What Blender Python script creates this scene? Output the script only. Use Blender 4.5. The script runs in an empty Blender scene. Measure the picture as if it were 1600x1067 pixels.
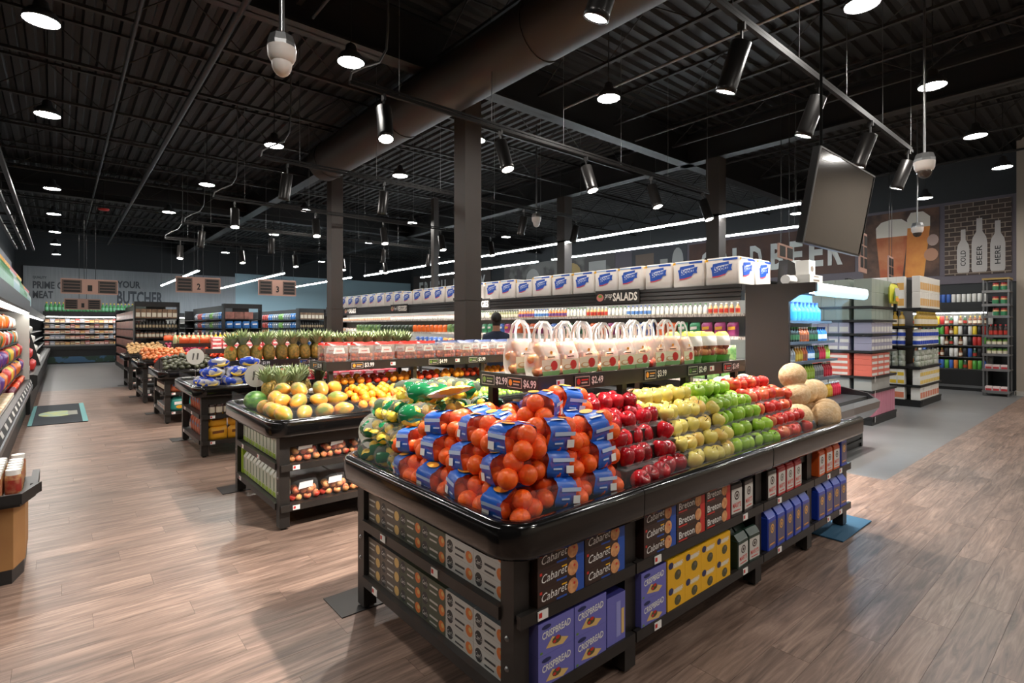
import bpy, math, random
from mathutils import Vector, Matrix, Euler

random.seed(11)
SC = bpy.context.scene
COL = SC.collection
PI = math.pi


def lin(c):
    out = []
    for v in c[:3]:
        v = v / 255.0
        out.append(v / 12.92 if v <= 0.04045 else ((v + 0.055) / 1.055) ** 2.4)
    return tuple(out) + (1.0,)


# ------------------------------------------------------------------ camera, world, exposure
HEAD = math.radians(40.3)
cam_data = bpy.data.cameras.new("camera")
cam_data.sensor_width = 36.0
cam_data.lens = 831.0 / 1600.0 * 36.0
cam_data.shift_y = -(533.5 - 510.0) / 1600.0
cam_data.clip_start = 0.05
cam_data.clip_end = 200.0
cam = bpy.data.objects.new("camera", cam_data)
cam.location = (0.0, 0.0, 1.65)
cam.rotation_euler = (PI / 2, 0.0, -HEAD)
COL.objects.link(cam)
SC.camera = cam

world = bpy.data.worlds.new("world")
SC.world = world
world.use_nodes = True
world.node_tree.nodes["Background"].inputs["Color"].default_value = (0.9, 0.95, 1.0, 1)
world.node_tree.nodes["Background"].inputs["Strength"].default_value = 0.03

SC.view_settings.view_transform = "Standard"
SC.view_settings.look = "None"
SC.view_settings.gamma = 1.0
SC.view_settings.use_curve_mapping = False
SC.view_settings.exposure = 0.12
SC.cycles.use_denoising = True
SC.cycles.max_bounces = 6
SC.cycles.transparent_max_bounces = 14
SC.cycles.sample_clamp_indirect = 4.0
SC.cycles.caustics_reflective = False
SC.cycles.caustics_refractive = False

SPOT_W = 1120.0          # each track spotlight
PENDANT = 205.0          # emission of the pendant lenses
STRIP = 85.0            # emission of the aisle light strips
CASE = 22.0              # emission of the case lamps
WARM = (1.0, 0.925, 0.84)
COOL = (0.86, 0.95, 1.0)


# ------------------------------------------------------------------ materials
MATS = {}


def _new(name):
    m = bpy.data.materials.new(name)
    m.use_nodes = True
    nt = m.node_tree
    return m, nt, nt.nodes["Principled BSDF"], nt.nodes["Material Output"]


def mat(name, rgb, rough=0.5, metal=0.0, rgb2=None, scale=12.0, stretch=None, var=0.0, bump=0.0, spec=0.5, mid=0.5, soft=0.12, coat=0.0):
    """Plain procedural material: optional second colour in a noise pattern, a small change of tone from object to object."""
    if name in MATS:
        return MATS[name]
    m, nt, b, _ = _new(name)
    N, L = nt.nodes, nt.links
    b.inputs["Roughness"].default_value = rough
    b.inputs["Metallic"].default_value = metal
    b.inputs["Specular IOR Level"].default_value = spec
    b.inputs["Coat Weight"].default_value = coat
    b.inputs["Base Color"].default_value = lin(rgb)
    src = None
    tc = None
    if rgb2 is not None or bump:
        tc = N.new("ShaderNodeTexCoord")
        mp = N.new("ShaderNodeMapping")
        oi = N.new("ShaderNodeObjectInfo")
        L.new(tc.outputs["Object"], mp.inputs["Vector"])
        L.new(oi.outputs["Random"], mp.inputs["Location"])
        if stretch:
            mp.inputs["Scale"].default_value = stretch
        nz = N.new("ShaderNodeTexNoise")
        nz.inputs["Scale"].default_value = scale
        nz.inputs["Detail"].default_value = 4.0
        L.new(mp.outputs["Vector"], nz.inputs["Vector"])
        if bump:
            bp = N.new("ShaderNodeBump")
            bp.inputs["Strength"].default_value = bump
            bp.inputs["Distance"].default_value = 0.01
            L.new(nz.outputs["Fac"], bp.inputs["Height"])
            L.new(bp.outputs["Normal"], b.inputs["Normal"])
    if rgb2 is not None:
        rp = N.new("ShaderNodeValToRGB")
        rp.color_ramp.elements[0].position = max(0.0, mid - soft)
        rp.color_ramp.elements[1].position = min(1.0, mid + soft)
        rp.color_ramp.elements[0].color = lin(rgb)
        rp.color_ramp.elements[1].color = lin(rgb2)
        L.new(nz.outputs["Fac"], rp.inputs["Fac"])
        src = rp.outputs["Color"]
    if var:
        oi2 = N.new("ShaderNodeObjectInfo")
        mr = N.new("ShaderNodeMapRange")
        mr.inputs["To Min"].default_value = 1.0 - var
        mr.inputs["To Max"].default_value = 1.0 + var
        L.new(oi2.outputs["Random"], mr.inputs["Value"])
        hs = N.new("ShaderNodeHueSaturation")
        if src is None:
            hs.inputs["Color"].default_value = lin(rgb)
        else:
            L.new(src, hs.inputs["Color"])
        L.new(mr.outputs["Result"], hs.inputs["Value"])
        src = hs.outputs["Color"]
    if src is not None:
        L.new(src, b.inputs["Base Color"])
    MATS[name] = m
    return m


def emat(name, rgb, strength):
    if name in MATS:
        return MATS[name]
    m, nt, b, _ = _new(name)
    b.inputs["Base Color"].default_value = (0.8, 0.8, 0.8, 1)
    b.inputs["Emission Color"].default_value = tuple(rgb) + (1.0,)
    b.inputs["Emission Strength"].default_value = strength
    MATS[name] = m
    return m


def film(name, rgb, alpha, rough=0.15, rgb2=None, scale=9.0, mid=0.5, gloss=0.16):
    """Thin plastic film: see-through where not printed. With rgb2 a printed pattern: rgb2 opaque patches on rgb film."""
    if name in MATS:
        return MATS[name]
    m, nt, b, out = _new(name)
    N, L = nt.nodes, nt.links
    b.inputs["Base Color"].default_value = lin(rgb)
    b.inputs["Roughness"].default_value = rough
    tr = N.new("ShaderNodeBsdfTransparent")
    mx = N.new("ShaderNodeMixShader")
    L.new(tr.outputs[0], mx.inputs[1])
    L.new(b.outputs[0], mx.inputs[2])
    lw = N.new("ShaderNodeLayerWeight")
    lw.inputs["Blend"].default_value = 0.25
    add = N.new("ShaderNodeMath")
    add.operation = "MULTIPLY_ADD"
    L.new(lw.outputs["Facing"], add.inputs[0])
    add.inputs[1].default_value = float(gloss)
    add.inputs[2].default_value = alpha
    add.use_clamp = True
    fac = add.outputs[0]
    if rgb2 is not None:
        tc = N.new("ShaderNodeTexCoord")
        oi = N.new("ShaderNodeObjectInfo")
        mp = N.new("ShaderNodeMapping")
        nz = N.new("ShaderNodeTexNoise")
        nz.inputs["Scale"].default_value = scale
        nz.inputs["Detail"].default_value = 1.5
        L.new(tc.outputs["Object"], mp.inputs["Vector"])
        sc_ = N.new("ShaderNodeVectorMath")
        sc_.operation = "SCALE"
        sc_.inputs["Scale"].default_value = 7.0
        L.new(oi.outputs["Location"], sc_.inputs[0])
        L.new(sc_.outputs["Vector"], mp.inputs["Location"])
        L.new(mp.outputs["Vector"], nz.inputs["Vector"])
        st = N.new("ShaderNodeMath")
        st.operation = "GREATER_THAN"
        st.inputs[1].default_value = mid
        L.new(nz.outputs["Fac"], st.inputs[0])
        mc = N.new("ShaderNodeMix")
        mc.data_type = "RGBA"
        mc.inputs["A"].default_value = lin(rgb)
        mc.inputs["B"].default_value = lin(rgb2)
        L.new(st.outputs[0], mc.inputs["Factor"])
        L.new(mc.outputs["Result"], b.inputs["Base Color"])
        mxa = N.new("ShaderNodeMath")
        mxa.operation = "MAXIMUM"
        L.new(st.outputs[0], mxa.inputs[0])
        L.new(add.outputs[0], mxa.inputs[1])
        fac = mxa.outputs[0]
    L.new(fac, mx.inputs[0])
    L.new(mx.outputs[0], out.inputs["Surface"])
    MATS[name] = m
    return m


def P_(name, rgb, **k):
    return mat(name, rgb, **k)


# ------------------------------------------------------------------ mesh builder
TXT = {}


def text_data(s, bold=0.0, shear=0.0):
    key = (s, bold, shear)
    if key not in TXT:
        cu = bpy.data.curves.new("lettering", "FONT")
        cu.body = s
        cu.size = 1.0
        cu.offset = bold
        cu.shear = shear
        cu.resolution_u = 2
        o = bpy.data.objects.new("lettering", cu)
        COL.objects.link(o)
        dg = bpy.context.evaluated_depsgraph_get()
        me = bpy.data.meshes.new_from_object(o.evaluated_get(dg))
        vs = [tuple(v.co)[:2] for v in me.vertices]
        fs = [tuple(p.vertices) for p in me.polygons]
        bpy.data.objects.remove(o)
        bpy.data.meshes.remove(me)
        bpy.data.curves.remove(cu)
        x0 = min(v[0] for v in vs)
        x1 = max(v[0] for v in vs)
        y0 = min(v[1] for v in vs)
        y1 = max(v[1] for v in vs)
        vs = [((x - x0) / (x1 - x0), (y - y0) / (y1 - y0)) for x, y in vs]
        TXT[key] = (vs, fs, (x1 - x0) / (y1 - y0))
    return TXT[key]


class MB:
    def __init__(s):
        s.v, s.f, s.m, s.sm, s.mats = [], [], [], [], []

    def mi(s, m):
        if m not in s.mats:
            s.mats.append(m)
        return s.mats.index(m)

    def add(s, vs, fs, m, M=None, smooth=False):
        o = len(s.v)
        if M is not None:
            vs = [tuple(M @ Vector(v)) for v in vs]
        s.v.extend(tuple(v) for v in vs)
        k = s.mi(m)
        for f in fs:
            s.f.append(tuple(i + o for i in f))
            s.m.append(k)
            s.sm.append(smooth)
        return s

    def box(s, x0, x1, y0, y1, z0, z1, m, M=None):
        vs = [(x0, y0, z0), (x1, y0, z0), (x1, y1, z0), (x0, y1, z0), (x0, y0, z1), (x1, y0, z1), (x1, y1, z1), (x0, y1, z1)]
        fs = [(3, 2, 1, 0), (4, 5, 6, 7), (0, 1, 5, 4), (1, 2, 6, 5), (2, 3, 7, 6), (3, 0, 4, 7)]
        return s.add(vs, fs, m, M)

    def cbox(s, x0, x1, y0, y1, z0, z1, m, r=0.006, M=None):
        """box with chamfered vertical and top edges"""
        p = [(x0 + r, y0), (x1 - r, y0), (x1, y0 + r), (x1, y1 - r), (x1 - r, y1), (x0 + r, y1), (x0, y1 - r), (x0, y0 + r)]
        q = [(x0 + 2 * r, y0 + r), (x1 - 2 * r, y0 + r), (x1 - r, y0 + 2 * r), (x1 - r, y1 - 2 * r), (x1 - 2 * r, y1 - r), (x0 + 2 * r, y1 - r), (x0 + r, y1 - 2 * r), (x0 + r, y0 + 2 * r)]
        vs = [(a, b, z0 + r) for a, b in p] + [(a, b, z1 - r) for a, b in p] + [(a, b, z1) for a, b in q] + [(a, b, z0) for a, b in q]
        fs = [(i, (i + 1) % 8, 8 + (i + 1) % 8, 8 + i) for i in range(8)]
        fs += [(8 + i, 8 + (i + 1) % 8, 16 + (i + 1) % 8, 16 + i) for i in range(8)]
        fs += [(24 + i, 24 + (i + 1) % 8, (i + 1) % 8, i) for i in range(8)]
        fs += [tuple(16 + i for i in range(8)), tuple(24 + i for i in reversed(range(8)))]
        return s.add(vs, fs, m, M)

    def prism(s, poly, a0, a1, m, axis="z", M=None, smooth=False):
        """extrude a 2-D polygon; axis z: (x,y)->z, axis x: (y,z)->x, axis y: (x,z)->y"""
        n = len(poly)
        if axis == "z":
            f = lambda p, a: (p[0], p[1], a)
        elif axis == "x":
            f = lambda p, a: (a, p[0], p[1])
        else:
            f = lambda p, a: (p[0], a, p[1])
        vs = [f(p, a0) for p in poly] + [f(p, a1) for p in poly]
        fs = [(i, (i + 1) % n, n + (i + 1) % n, n + i) for i in range(n)]
        s.add(vs, fs, m, M, smooth)
        return s.add(vs, [tuple(reversed(range(n))), tuple(range(n, 2 * n))], m, M)

    def lathe(s, prof, n, m, M=None, smooth=True, caps=True):
        vs, fs = [], []
        k = len(prof)
        for r, z in prof:
            for i in range(n):
                a = 2 * PI * i / n
                vs.append((r * math.cos(a), r * math.sin(a), z))
        for j in range(k - 1):
            for i in range(n):
                fs.append((j * n + i, j * n + (i + 1) % n, (j + 1) * n + (i + 1) % n, (j + 1) * n + i))
        s.add(vs, fs, m, M, smooth)
        if caps:
            s.add(vs, [tuple(reversed(range(n))), tuple((k - 1) * n + i for i in range(n))], m, M)
        return s

    def tube(s, pts, r, n, m, M=None, caps=True):
        pts = [Vector(p) for p in pts]
        rs = r if isinstance(r, (list, tuple)) else [r] * len(pts)
        vs, fs = [], []
        up = Vector((0, 0, 1))
        for i, p in enumerate(pts):
            t = (pts[min(i + 1, len(pts) - 1)] - pts[max(i - 1, 0)]).normalized()
            u = t.cross(up)
            if u.length < 1e-3:
                u = t.cross(Vector((0, 1, 0)))
            u.normalize()
            w = t.cross(u)
            for k in range(n):
                a = 2 * PI * k / n
                vs.append(tuple(p + (u * math.cos(a) + w * math.sin(a)) * rs[i]))
        for j in range(len(pts) - 1):
            for i in range(n):
                fs.append((j * n + i, j * n + (i + 1) % n, (j + 1) * n + (i + 1) % n, (j + 1) * n + i))
        s.add(vs, fs, m, M, True)
        if caps:
            s.add(vs, [tuple(range(n)), tuple((len(pts) - 1) * n + i for i in reversed(range(n)))], m, M)
        return s

    def ball(s, rx, ry, rz, m, nu=12, nv=8, M=None, e=1.0, fn=None):
        vs, fs = [], []
        sg = lambda c, p: math.copysign(abs(c) ** p, c)
        for j in range(1, nv):
            th = -PI / 2 + PI * j / nv
            for i in range(nu):
                a = 2 * PI * i / nu
                p = (rx * sg(math.cos(th), e) * sg(math.cos(a), e), ry * sg(math.cos(th), e) * sg(math.sin(a), e), rz * sg(math.sin(th), e))
                vs.append(fn(p) if fn else p)
        b = len(vs)
        vs.append(fn((0, 0, -rz)) if fn else (0, 0, -rz))
        vs.append(fn((0, 0, rz)) if fn else (0, 0, rz))
        for j in range(nv - 2):
            for i in range(nu):
                fs.append((j * nu + i, j * nu + (i + 1) % nu, (j + 1) * nu + (i + 1) % nu, (j + 1) * nu + i))
        for i in range(nu):
            fs.append((b, (i + 1) % nu, i))
            fs.append(((nv - 2) * nu + i, (nv - 2) * nu + (i + 1) % nu, b + 1))
        return s.add(vs, fs, m, M, True)

    def pillow(s, w, h, t, m, nu=8, nv=8, M=None, pinch=0.0, lo=0.0, hi=1.0, wob=0.0, seed=0):
        """soft pouch standing on z=0, front to -y; lo..hi picks a band of its height"""
        rnd = random.Random(seed)
        vs, fs = [], []
        jit = {}
        for side in (-1, 1):
            for j in range(nv + 1):
                v = lo + (hi - lo) * j / nv
                for i in range(nu + 1):
                    u = -1 + 2 * i / nu
                    vv = 2 * v - 1
                    th = t / 2 * max(0.0, 1 - abs(u) ** 3) ** 0.6 * max(0.0, 1 - abs(vv) ** 4) ** 0.7
                    if v < 0.5:
                        th = max(th, t / 2 * max(0.0, 1 - abs(u) ** 3) ** 0.6 * 0.75)
                    x = u * w / 2 * (1 - pinch * abs(vv) ** 3 * (1 if vv > 0 else 0.4))
                    k = (i, j)
                    if k not in jit:
                        jit[k] = (rnd.uniform(-wob, wob), rnd.uniform(-wob, wob))
                    vs.append((x + jit[k][0] * 0.5, side * th + jit[k][1], v * h))
        o = (nu + 1) * (nv + 1)
        for j in range(nv):
            for i in range(nu):
                a = j * (nu + 1) + i
                fs.append((a, a + 1, a + nu + 2, a + nu + 1))
                fs.append((o + a, o + a + nu + 1, o + a + nu + 2, o + a + 1))
        if lo <= 0:
            for i in range(nu):
                fs.append((i + 1, i, o + i, o + i + 1))
        return s.add(vs, fs, m, M, True)

    # prints on the front of a box (plane y = -eps, u to the right, v up)
    def fpoly(s, pts, m, eps=0.0008, M=None):
        return s.add([(u, -eps, v) for u, v in pts], [tuple(range(len(pts)))], m, M)

    def frect(s, u0, u1, v0, v1, m, eps=0.0008, M=None):
        return s.fpoly([(u0, v0), (u1, v0), (u1, v1), (u0, v1)], m, eps, M)

    def fdisc(s, u, v, ru, rv, m, eps=0.0008, n=14, M=None, a0=0.0, a1=2 * PI):
        k = n if a1 - a0 >= 2 * PI - 1e-6 else n + 1
        return s.fpoly([(u + ru * math.cos(a0 + (a1 - a0) * i / n), v + rv * math.sin(a0 + (a1 - a0) * i / n)) for i in range(k)], m, eps, M)

    def ftext(s, t, u0, u1, v0, v1, m, eps=0.0012, bold=0.0, shear=0.0, skew=0.0, M=None):
        vs, fs, _ = text_data(t, bold, shear)
        return s.add([(u0 + x * (u1 - u0), -eps, v0 + y * (v1 - v0) + skew * x) for x, y in vs], fs, m, M)

    def mesh(s, name):
        me = bpy.data.meshes.new(name)
        me.from_pydata(s.v, [], s.f)
        for m in s.mats:
            me.materials.append(m)
        me.polygons.foreach_set("material_index", s.m)
        me.polygons.foreach_set("use_smooth", s.sm)
        me.update()
        return me


# ------------------------------------------------------------------ objects
def T(loc=(0, 0, 0), rot=(0, 0, 0), sc=(1, 1, 1)):
    if isinstance(sc, (int, float)):
        sc = (sc,) * 3
    return Matrix.LocRotScale(Vector(loc), Euler(rot), Vector(sc))


def ob(name, data, parent=None, loc=(0, 0, 0), rot=(0, 0, 0), sc=(1, 1, 1)):
    if isinstance(data, MB):
        data = data.mesh(name)
    o = bpy.data.objects.new(name, data)
    COL.objects.link(o)
    if parent is not None:
        o.parent = parent
    o.location = loc
    o.rotation_euler = rot
    o.scale = (sc,) * 3 if isinstance(sc, (int, float)) else sc
    return o


def tag(o, label=None, cat=None, group=None, kind=None):
    if label:
        o["label"] = label
        if len(label.split()) > 16:
            LONG.add(label)
    if cat:
        o["category"] = cat
    if group:
        o["group"] = group
    if kind:
        o["kind"] = kind
    return o


def thing(name, label, cat, loc=(0, 0, 0), rz=0.0, group=None):
    return tag(ob(name, None, None, loc, (0, 0, rz)), label, cat, group)


def struct(name, data, label=None, parent=None, **k):
    o = ob(name, data, parent, **k)
    return tag(o, label, None, None, "structure")


def proto(name, mb, parts=()):
    """a kind of thing: its own mesh (or None) and its parts [(name, mesh, loc, rot, scale, sub-parts)]"""
    me = mb.mesh(name) if isinstance(mb, MB) else mb
    out = []
    for p in parts:
        p = list(p) + [None] * (6 - len(p))
        pm = p[1].mesh(p[0]) if isinstance(p[1], MB) else p[1]
        out.append((p[0], pm, p[2] or (0, 0, 0), p[3] or (0, 0, 0), p[4] or 1.0, p[5] or ()))
    return (name, me, out)


def spawn(P, label, cat, group=None, loc=(0, 0, 0), rot=(0, 0, 0), sc=1.0, light=True):
    if isinstance(rot, (int, float)):
        rot = (0, 0, rot)
    o = tag(ob(P[0], P[1], None, loc, rot, sc), label, cat, group)
    for n, me, l, r, s, sub in P[2]:
        c = ob(n, me, o, l, r, s)
        for q in sub:
            ob(q[0], q[1], c, q[2] if len(q) > 2 else (0, 0, 0))
    return o


_O1 = "first second third fourth fifth sixth seventh eighth ninth tenth eleventh twelfth thirteenth fourteenth fifteenth sixteenth seventeenth eighteenth nineteenth".split()
_O10 = {2: ("twentieth", "twenty"), 3: ("thirtieth", "thirty"), 4: ("fortieth", "forty"), 5: ("fiftieth", "fifty"), 6: ("sixtieth", "sixty"), 7: ("seventieth", "seventy"), 8: ("eightieth", "eighty"), 9: ("ninetieth", "ninety")}


def nth(i):
    """0 -> first"""
    n = i + 1
    if n < 20:
        return _O1[n - 1]
    if n >= 100:
        return "hundred-" + (nth(n - 101) if n > 100 else "th")
    t, u = divmod(n, 10)
    return _O10[t][0] if u == 0 else _O10[t][1] + "-" + _O1[u - 1]


LONG = set()
FACE = {"S": 0.0, "W": -PI / 2, "E": PI / 2, "N": PI}


def J(a):
    return random.uniform(-a, a)

# ================================================================== THE SETTING
# shared materials
BLK = mat("black_gloss", (15, 14, 14), rough=0.14, coat=0.3)
FRM = mat("frame_black", (33, 30, 28), rough=0.42, rgb2=(41, 37, 34), scale=5)
DARK = mat("dark_metal", (26, 25, 25), rough=0.45)
STEEL = mat("brushed_steel", (150, 150, 150), rough=0.3, metal=0.9)
GREYM = mat("grey_metal", (120, 120, 120), rough=0.4, metal=0.7)
WHITE = mat("white_plastic", (232, 230, 226), rough=0.45)
PAPER = mat("white_paper", (238, 236, 232), rough=0.7)
INK = mat("dark_ink", (28, 26, 26), rough=0.6)
RED = mat("red_print", (205, 48, 42), rough=0.5)
CLEAR = film("clear_acrylic", (225, 232, 235), 0.02, 0.05, gloss=0.05)
WRAP = film("clear_wrap", (235, 235, 235), 0.03, 0.12, gloss=0.10)
DECK = mat("deck_paint", (26, 25, 24), rough=0.6)
JOIST = mat("joist_paint", (38, 36, 34), rough=0.55)


def wood_material():
    m, nt, b, _ = _new("vinyl_wood_plank")
    N, L = nt.nodes, nt.links
    g = N.new("ShaderNodeNewGeometry")
    sx = N.new("ShaderNodeSeparateXYZ")
    L.new(g.outputs["Position"], sx.inputs[0])

    def mth(op, a, bb=None, c=None):
        n = N.new("ShaderNodeMath")
        n.operation = op
        for i, v in enumerate((a, bb, c)):
            if v is None:
                continue
            if isinstance(v, (int, float)):
                n.inputs[i].default_value = v
            else:
                L.new(v, n.inputs[i])
        return n.outputs[0]

    row = mth("FLOOR", mth("DIVIDE", mth("ADD", sx.outputs["Y"], 40.0), PW))
    off = mth("MULTIPLY", mth("MODULO", mth("MULTIPLY", row, 0.37), 1.0), PL)
    colm = mth("FLOOR", mth("DIVIDE", mth("ADD", mth("ADD", sx.outputs["X"], 40.0), off), PL))
    wn = N.new("ShaderNodeTexWhiteNoise")
    cx = N.new("ShaderNodeCombineXYZ")
    L.new(row, cx.inputs[0])
    L.new(colm, cx.inputs[1])
    L.new(cx.outputs[0], wn.inputs["Vector"])
    # grain, drawn out along the plank and shifted from plank to plank
    mp = N.new("ShaderNodeMapping")
    mp.inputs["Scale"].default_value = (0.9, 11.0, 1.0)
    ad = N.new("ShaderNodeVectorMath")
    ad.operation = "MULTIPLY_ADD"
    L.new(wn.outputs["Color"], ad.inputs[0])
    ad.inputs[1].default_value = (9, 9, 9)
    L.new(g.outputs["Position"], ad.inputs[2])
    L.new(ad.outputs[0], mp.inputs["Vector"])
    nz = N.new("ShaderNodeTexNoise")
    nz.inputs["Scale"].default_value = 2.2
    nz.inputs["Detail"].default_value = 7.0
    nz.inputs["Roughness"].default_value = 0.62
    nz.inputs["Distortion"].default_value = 1.4
    L.new(mp.outputs[0], nz.inputs["Vector"])
    rp = N.new("ShaderNodeValToRGB")
    e = rp.color_ramp.elements
    e[0].position, e[0].color = 0.27, lin((78, 62, 54))
    e[1].position, e[1].color = 0.74, lin((157, 133, 118))
    x = rp.color_ramp.elements.new(0.5)
    x.color = lin((122, 100, 88))
    L.new(nz.outputs["Fac"], rp.inputs["Fac"])
    hs = N.new("ShaderNodeHueSaturation")
    L.new(rp.outputs["Color"], hs.inputs["Color"])
    mp2 = N.new("ShaderNodeMapping")
    mp2.inputs["Scale"].default_value = (0.55, 2.6, 1.0)
    L.new(ad.outputs[0], mp2.inputs["Vector"])
    nz2 = N.new("ShaderNodeTexNoise")
    nz2.inputs["Scale"].default_value = 1.6
    nz2.inputs["Detail"].default_value = 3.0
    nz2.inputs["Distortion"].default_value = 0.8
    L.new(mp2.outputs[0], nz2.inputs["Vector"])
    mr2 = N.new("ShaderNodeMapRange")
    mr2.inputs["From Min"].default_value = 0.32
    mr2.inputs["From Max"].default_value = 0.68
    mr2.inputs["To Min"].default_value = 0.68
    mr2.inputs["To Max"].default_value = 1.18
    L.new(nz2.outputs["Fac"], mr2.inputs["Value"])
    L.new(mth("MULTIPLY", mth("MULTIPLY_ADD", wn.outputs["Value"], 0.14, 0.93), mr2.outputs["Result"]), hs.inputs["Value"])
    L.new(hs.outputs["Color"], b.inputs["Base Color"])
    b.inputs["Roughness"].default_value = 0.38
    bp = N.new("ShaderNodeBump")
    bp.inputs["Strength"].default_value = 0.06
    L.new(nz.outputs["Fac"], bp.inputs["Height"])
    L.new(bp.outputs[0], b.inputs["Normal"])
    return m


PW, PL = 0.19, 1.22
WOOD = wood_material()
TILE = mat("grey_stone_tile", (98, 98, 98), rough=0.4, rgb2=(108, 108, 108), scale=2.5, soft=0.3)
UNDER = mat("floor_joint", (70, 56, 48), rough=0.8)

CA, SA = math.cos(HEAD), math.sin(HEAD)


def project(x, y, z):
    d = x * SA + y * CA
    if d < 0.1:
        return None
    l = x * CA - y * SA
    return (800 + 831 * l / d, 510 - 831 * (z - 1.65) / d)


# floor
fb = MB()
fb.box(-1.6, 18.6, -5.0, 32.7, -0.12, -0.006, UNDER)
floor = struct("floor", fb, "brown wood-look plank floor with grey tile beyond the produce tables")
fg = MB()
fg.box(6.75, 18.6, 1.76, 32.7, -0.006, 0.0, TILE)
fg.box(-1.6, 6.75, 17.95, 32.7, -0.006, 0.0, TILE)
ob("grey_tile_area", fg, floor)
planks = []
for (x0, x1, y0, y1) in ((-1.6, 6.75, -1.0, 17.95), (6.75, 17.6, -1.0, 1.76)):
    r0 = int((y0 + 40) // PW)
    r1 = int((y1 + 40) // PW)
    for r in range(r0, r1 + 1):
        ya, yb = max(y0, r * PW - 40), min(y1, (r + 1) * PW - 40)
        if yb - ya < 0.01:
            continue
        off = ((r * 0.37) % 1.0) * PL
        c0 = int((x0 + 40 + off) // PL)
        c1 = int((x1 + 40 + off) // PL)
        for c in range(c0, c1 + 1):
            xa, xb = max(x0, c * PL - off - 40), min(x1, (c + 1) * PL - off - 40)
            if xb - xa < 0.01:
                continue
            q = project((xa + xb) / 2, (ya + yb) / 2, 0)
            size = 0.0
            if q and -60 < q[0] < 1660 and 500 < q[1] < 1130:
                d = ((xa + xb) / 2) * SA + ((ya + yb) / 2) * CA
                size = (xb - xa) * (yb - ya) / d ** 3
            planks.append((size, xa, xb, ya, yb))
planks.sort(reverse=True)
pb = MB().box(0, 1, 0, 1, -0.005, 0.0, WOOD).mesh("plank")
G = 0.0007
for s_, xa, xb, ya, yb in planks[:300]:
    ob("plank", pb, floor, (xa + G, ya + G, 0), (0, 0, 0), (xb - xa - 2 * G, yb - ya - 2 * G, 1))
rest = MB()
for s_, xa, xb, ya, yb in planks[300:]:
    rest.add([(xa + G, ya + G, 0), (xb - G, ya + G, 0), (xb - G, yb - G, 0), (xa + G, yb - G, 0)], [(0, 1, 2, 3)], WOOD)
rest.box(-1.6, 17.6, -5.0, -1.0, -0.005, 0.0, WOOD)
tag(ob("planks", rest, floor), kind="stuff")

# walls
WALLG = mat("wall_grey_board", (150, 153, 156), rough=0.7, rgb2=(132, 136, 140), scale=3, stretch=(6, 6, 0.3), soft=0.25)
WALLD = mat("wall_dark", (44, 46, 48), rough=0.7)
WALLB = mat("wall_beige", (150, 140, 128), rough=0.7)
struct("wall_back", MB().box(-1.6, 18.6, 32.6, 32.75, 0, 6.4, WALLD).box(-1.3, 7.4, 32.5, 32.6, 2.2, 4.4, WALLG).box(7.4, 18.4, 32.52, 32.6, 2.0, 4.6, mat("wall_pale_blue", (150, 176, 186), rough=0.7)), "far wall with pale grey boarded sign band under a dark upper part")
struct("wall_left", MB().box(-1.75, -1.6, -5.0, 32.7, 0, 6.4, WALLD), "dark wall behind the long produce case")
struct("wall_right", MB().box(18.5, 18.65, 1.9, 32.7, 0, 6.4, WALLD), "dark wall behind the beer cooler")
struct("wall_corner", MB().box(17.45, 18.65, -5.0, 1.9, 0, 6.4, WALLB), "taupe wall return beside the snack rack")
struct("wall_front", MB().box(-1.75, 18.65, -5.15, -5.0, 0, 6.4, mat("wall_front_beige", (176, 166, 152), rough=0.7)), "beige wall behind the camera")
struct("baseboard_corner", MB().box(17.42, 17.45, -5.0, 1.92, 0, 0.1, mat("base_pale", (165, 160, 152))).box(17.42, 18.5, 1.9, 1.93, 0, 0.1, MATS["base_pale"]), "pale baseboard at the foot of the taupe wall")

# roof deck: ribbed sheets; the near bay's ribs run along x, the others along y
ZD = 6.15
cb = MB()
# near bay
vs, fs = [], []
y = -5.1
k = 0
prof = []
while y < 6.7:
    prof += [(y, ZD), (y + 0.07, ZD), (y + 0.10, ZD - 0.055), (y + 0.19, ZD - 0.055)]
    y += 0.22
for p in prof:
    vs += [(-1.6, p[0], p[1]), (18.6, p[0], p[1])]
fs = [(2 * i, 2 * i + 1, 2 * i + 3, 2 * i + 2) for i in range(len(prof) - 1)]
cb.add(vs, fs, DECK)
prof = []
x = -1.6
while x < 18.6:
    prof += [(x, ZD), (x + 0.07, ZD), (x + 0.10, ZD - 0.055), (x + 0.19, ZD - 0.055)]
    x += 0.22
vs = []
for p in prof:
    vs += [(p[0], 6.7, p[1]), (p[0], 32.7, p[1])]
cb.add(vs, [(2 * i, 2 * i + 1, 2 * i + 3, 2 * i + 2) for i in range(len(prof) - 1)], DECK)
cb.box(-1.7, 18.7, -5.1, 32.7, ZD + 0.02, ZD + 0.12, DECK)
struct("ceiling", cb, "black painted ribbed steel roof deck")


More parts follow.
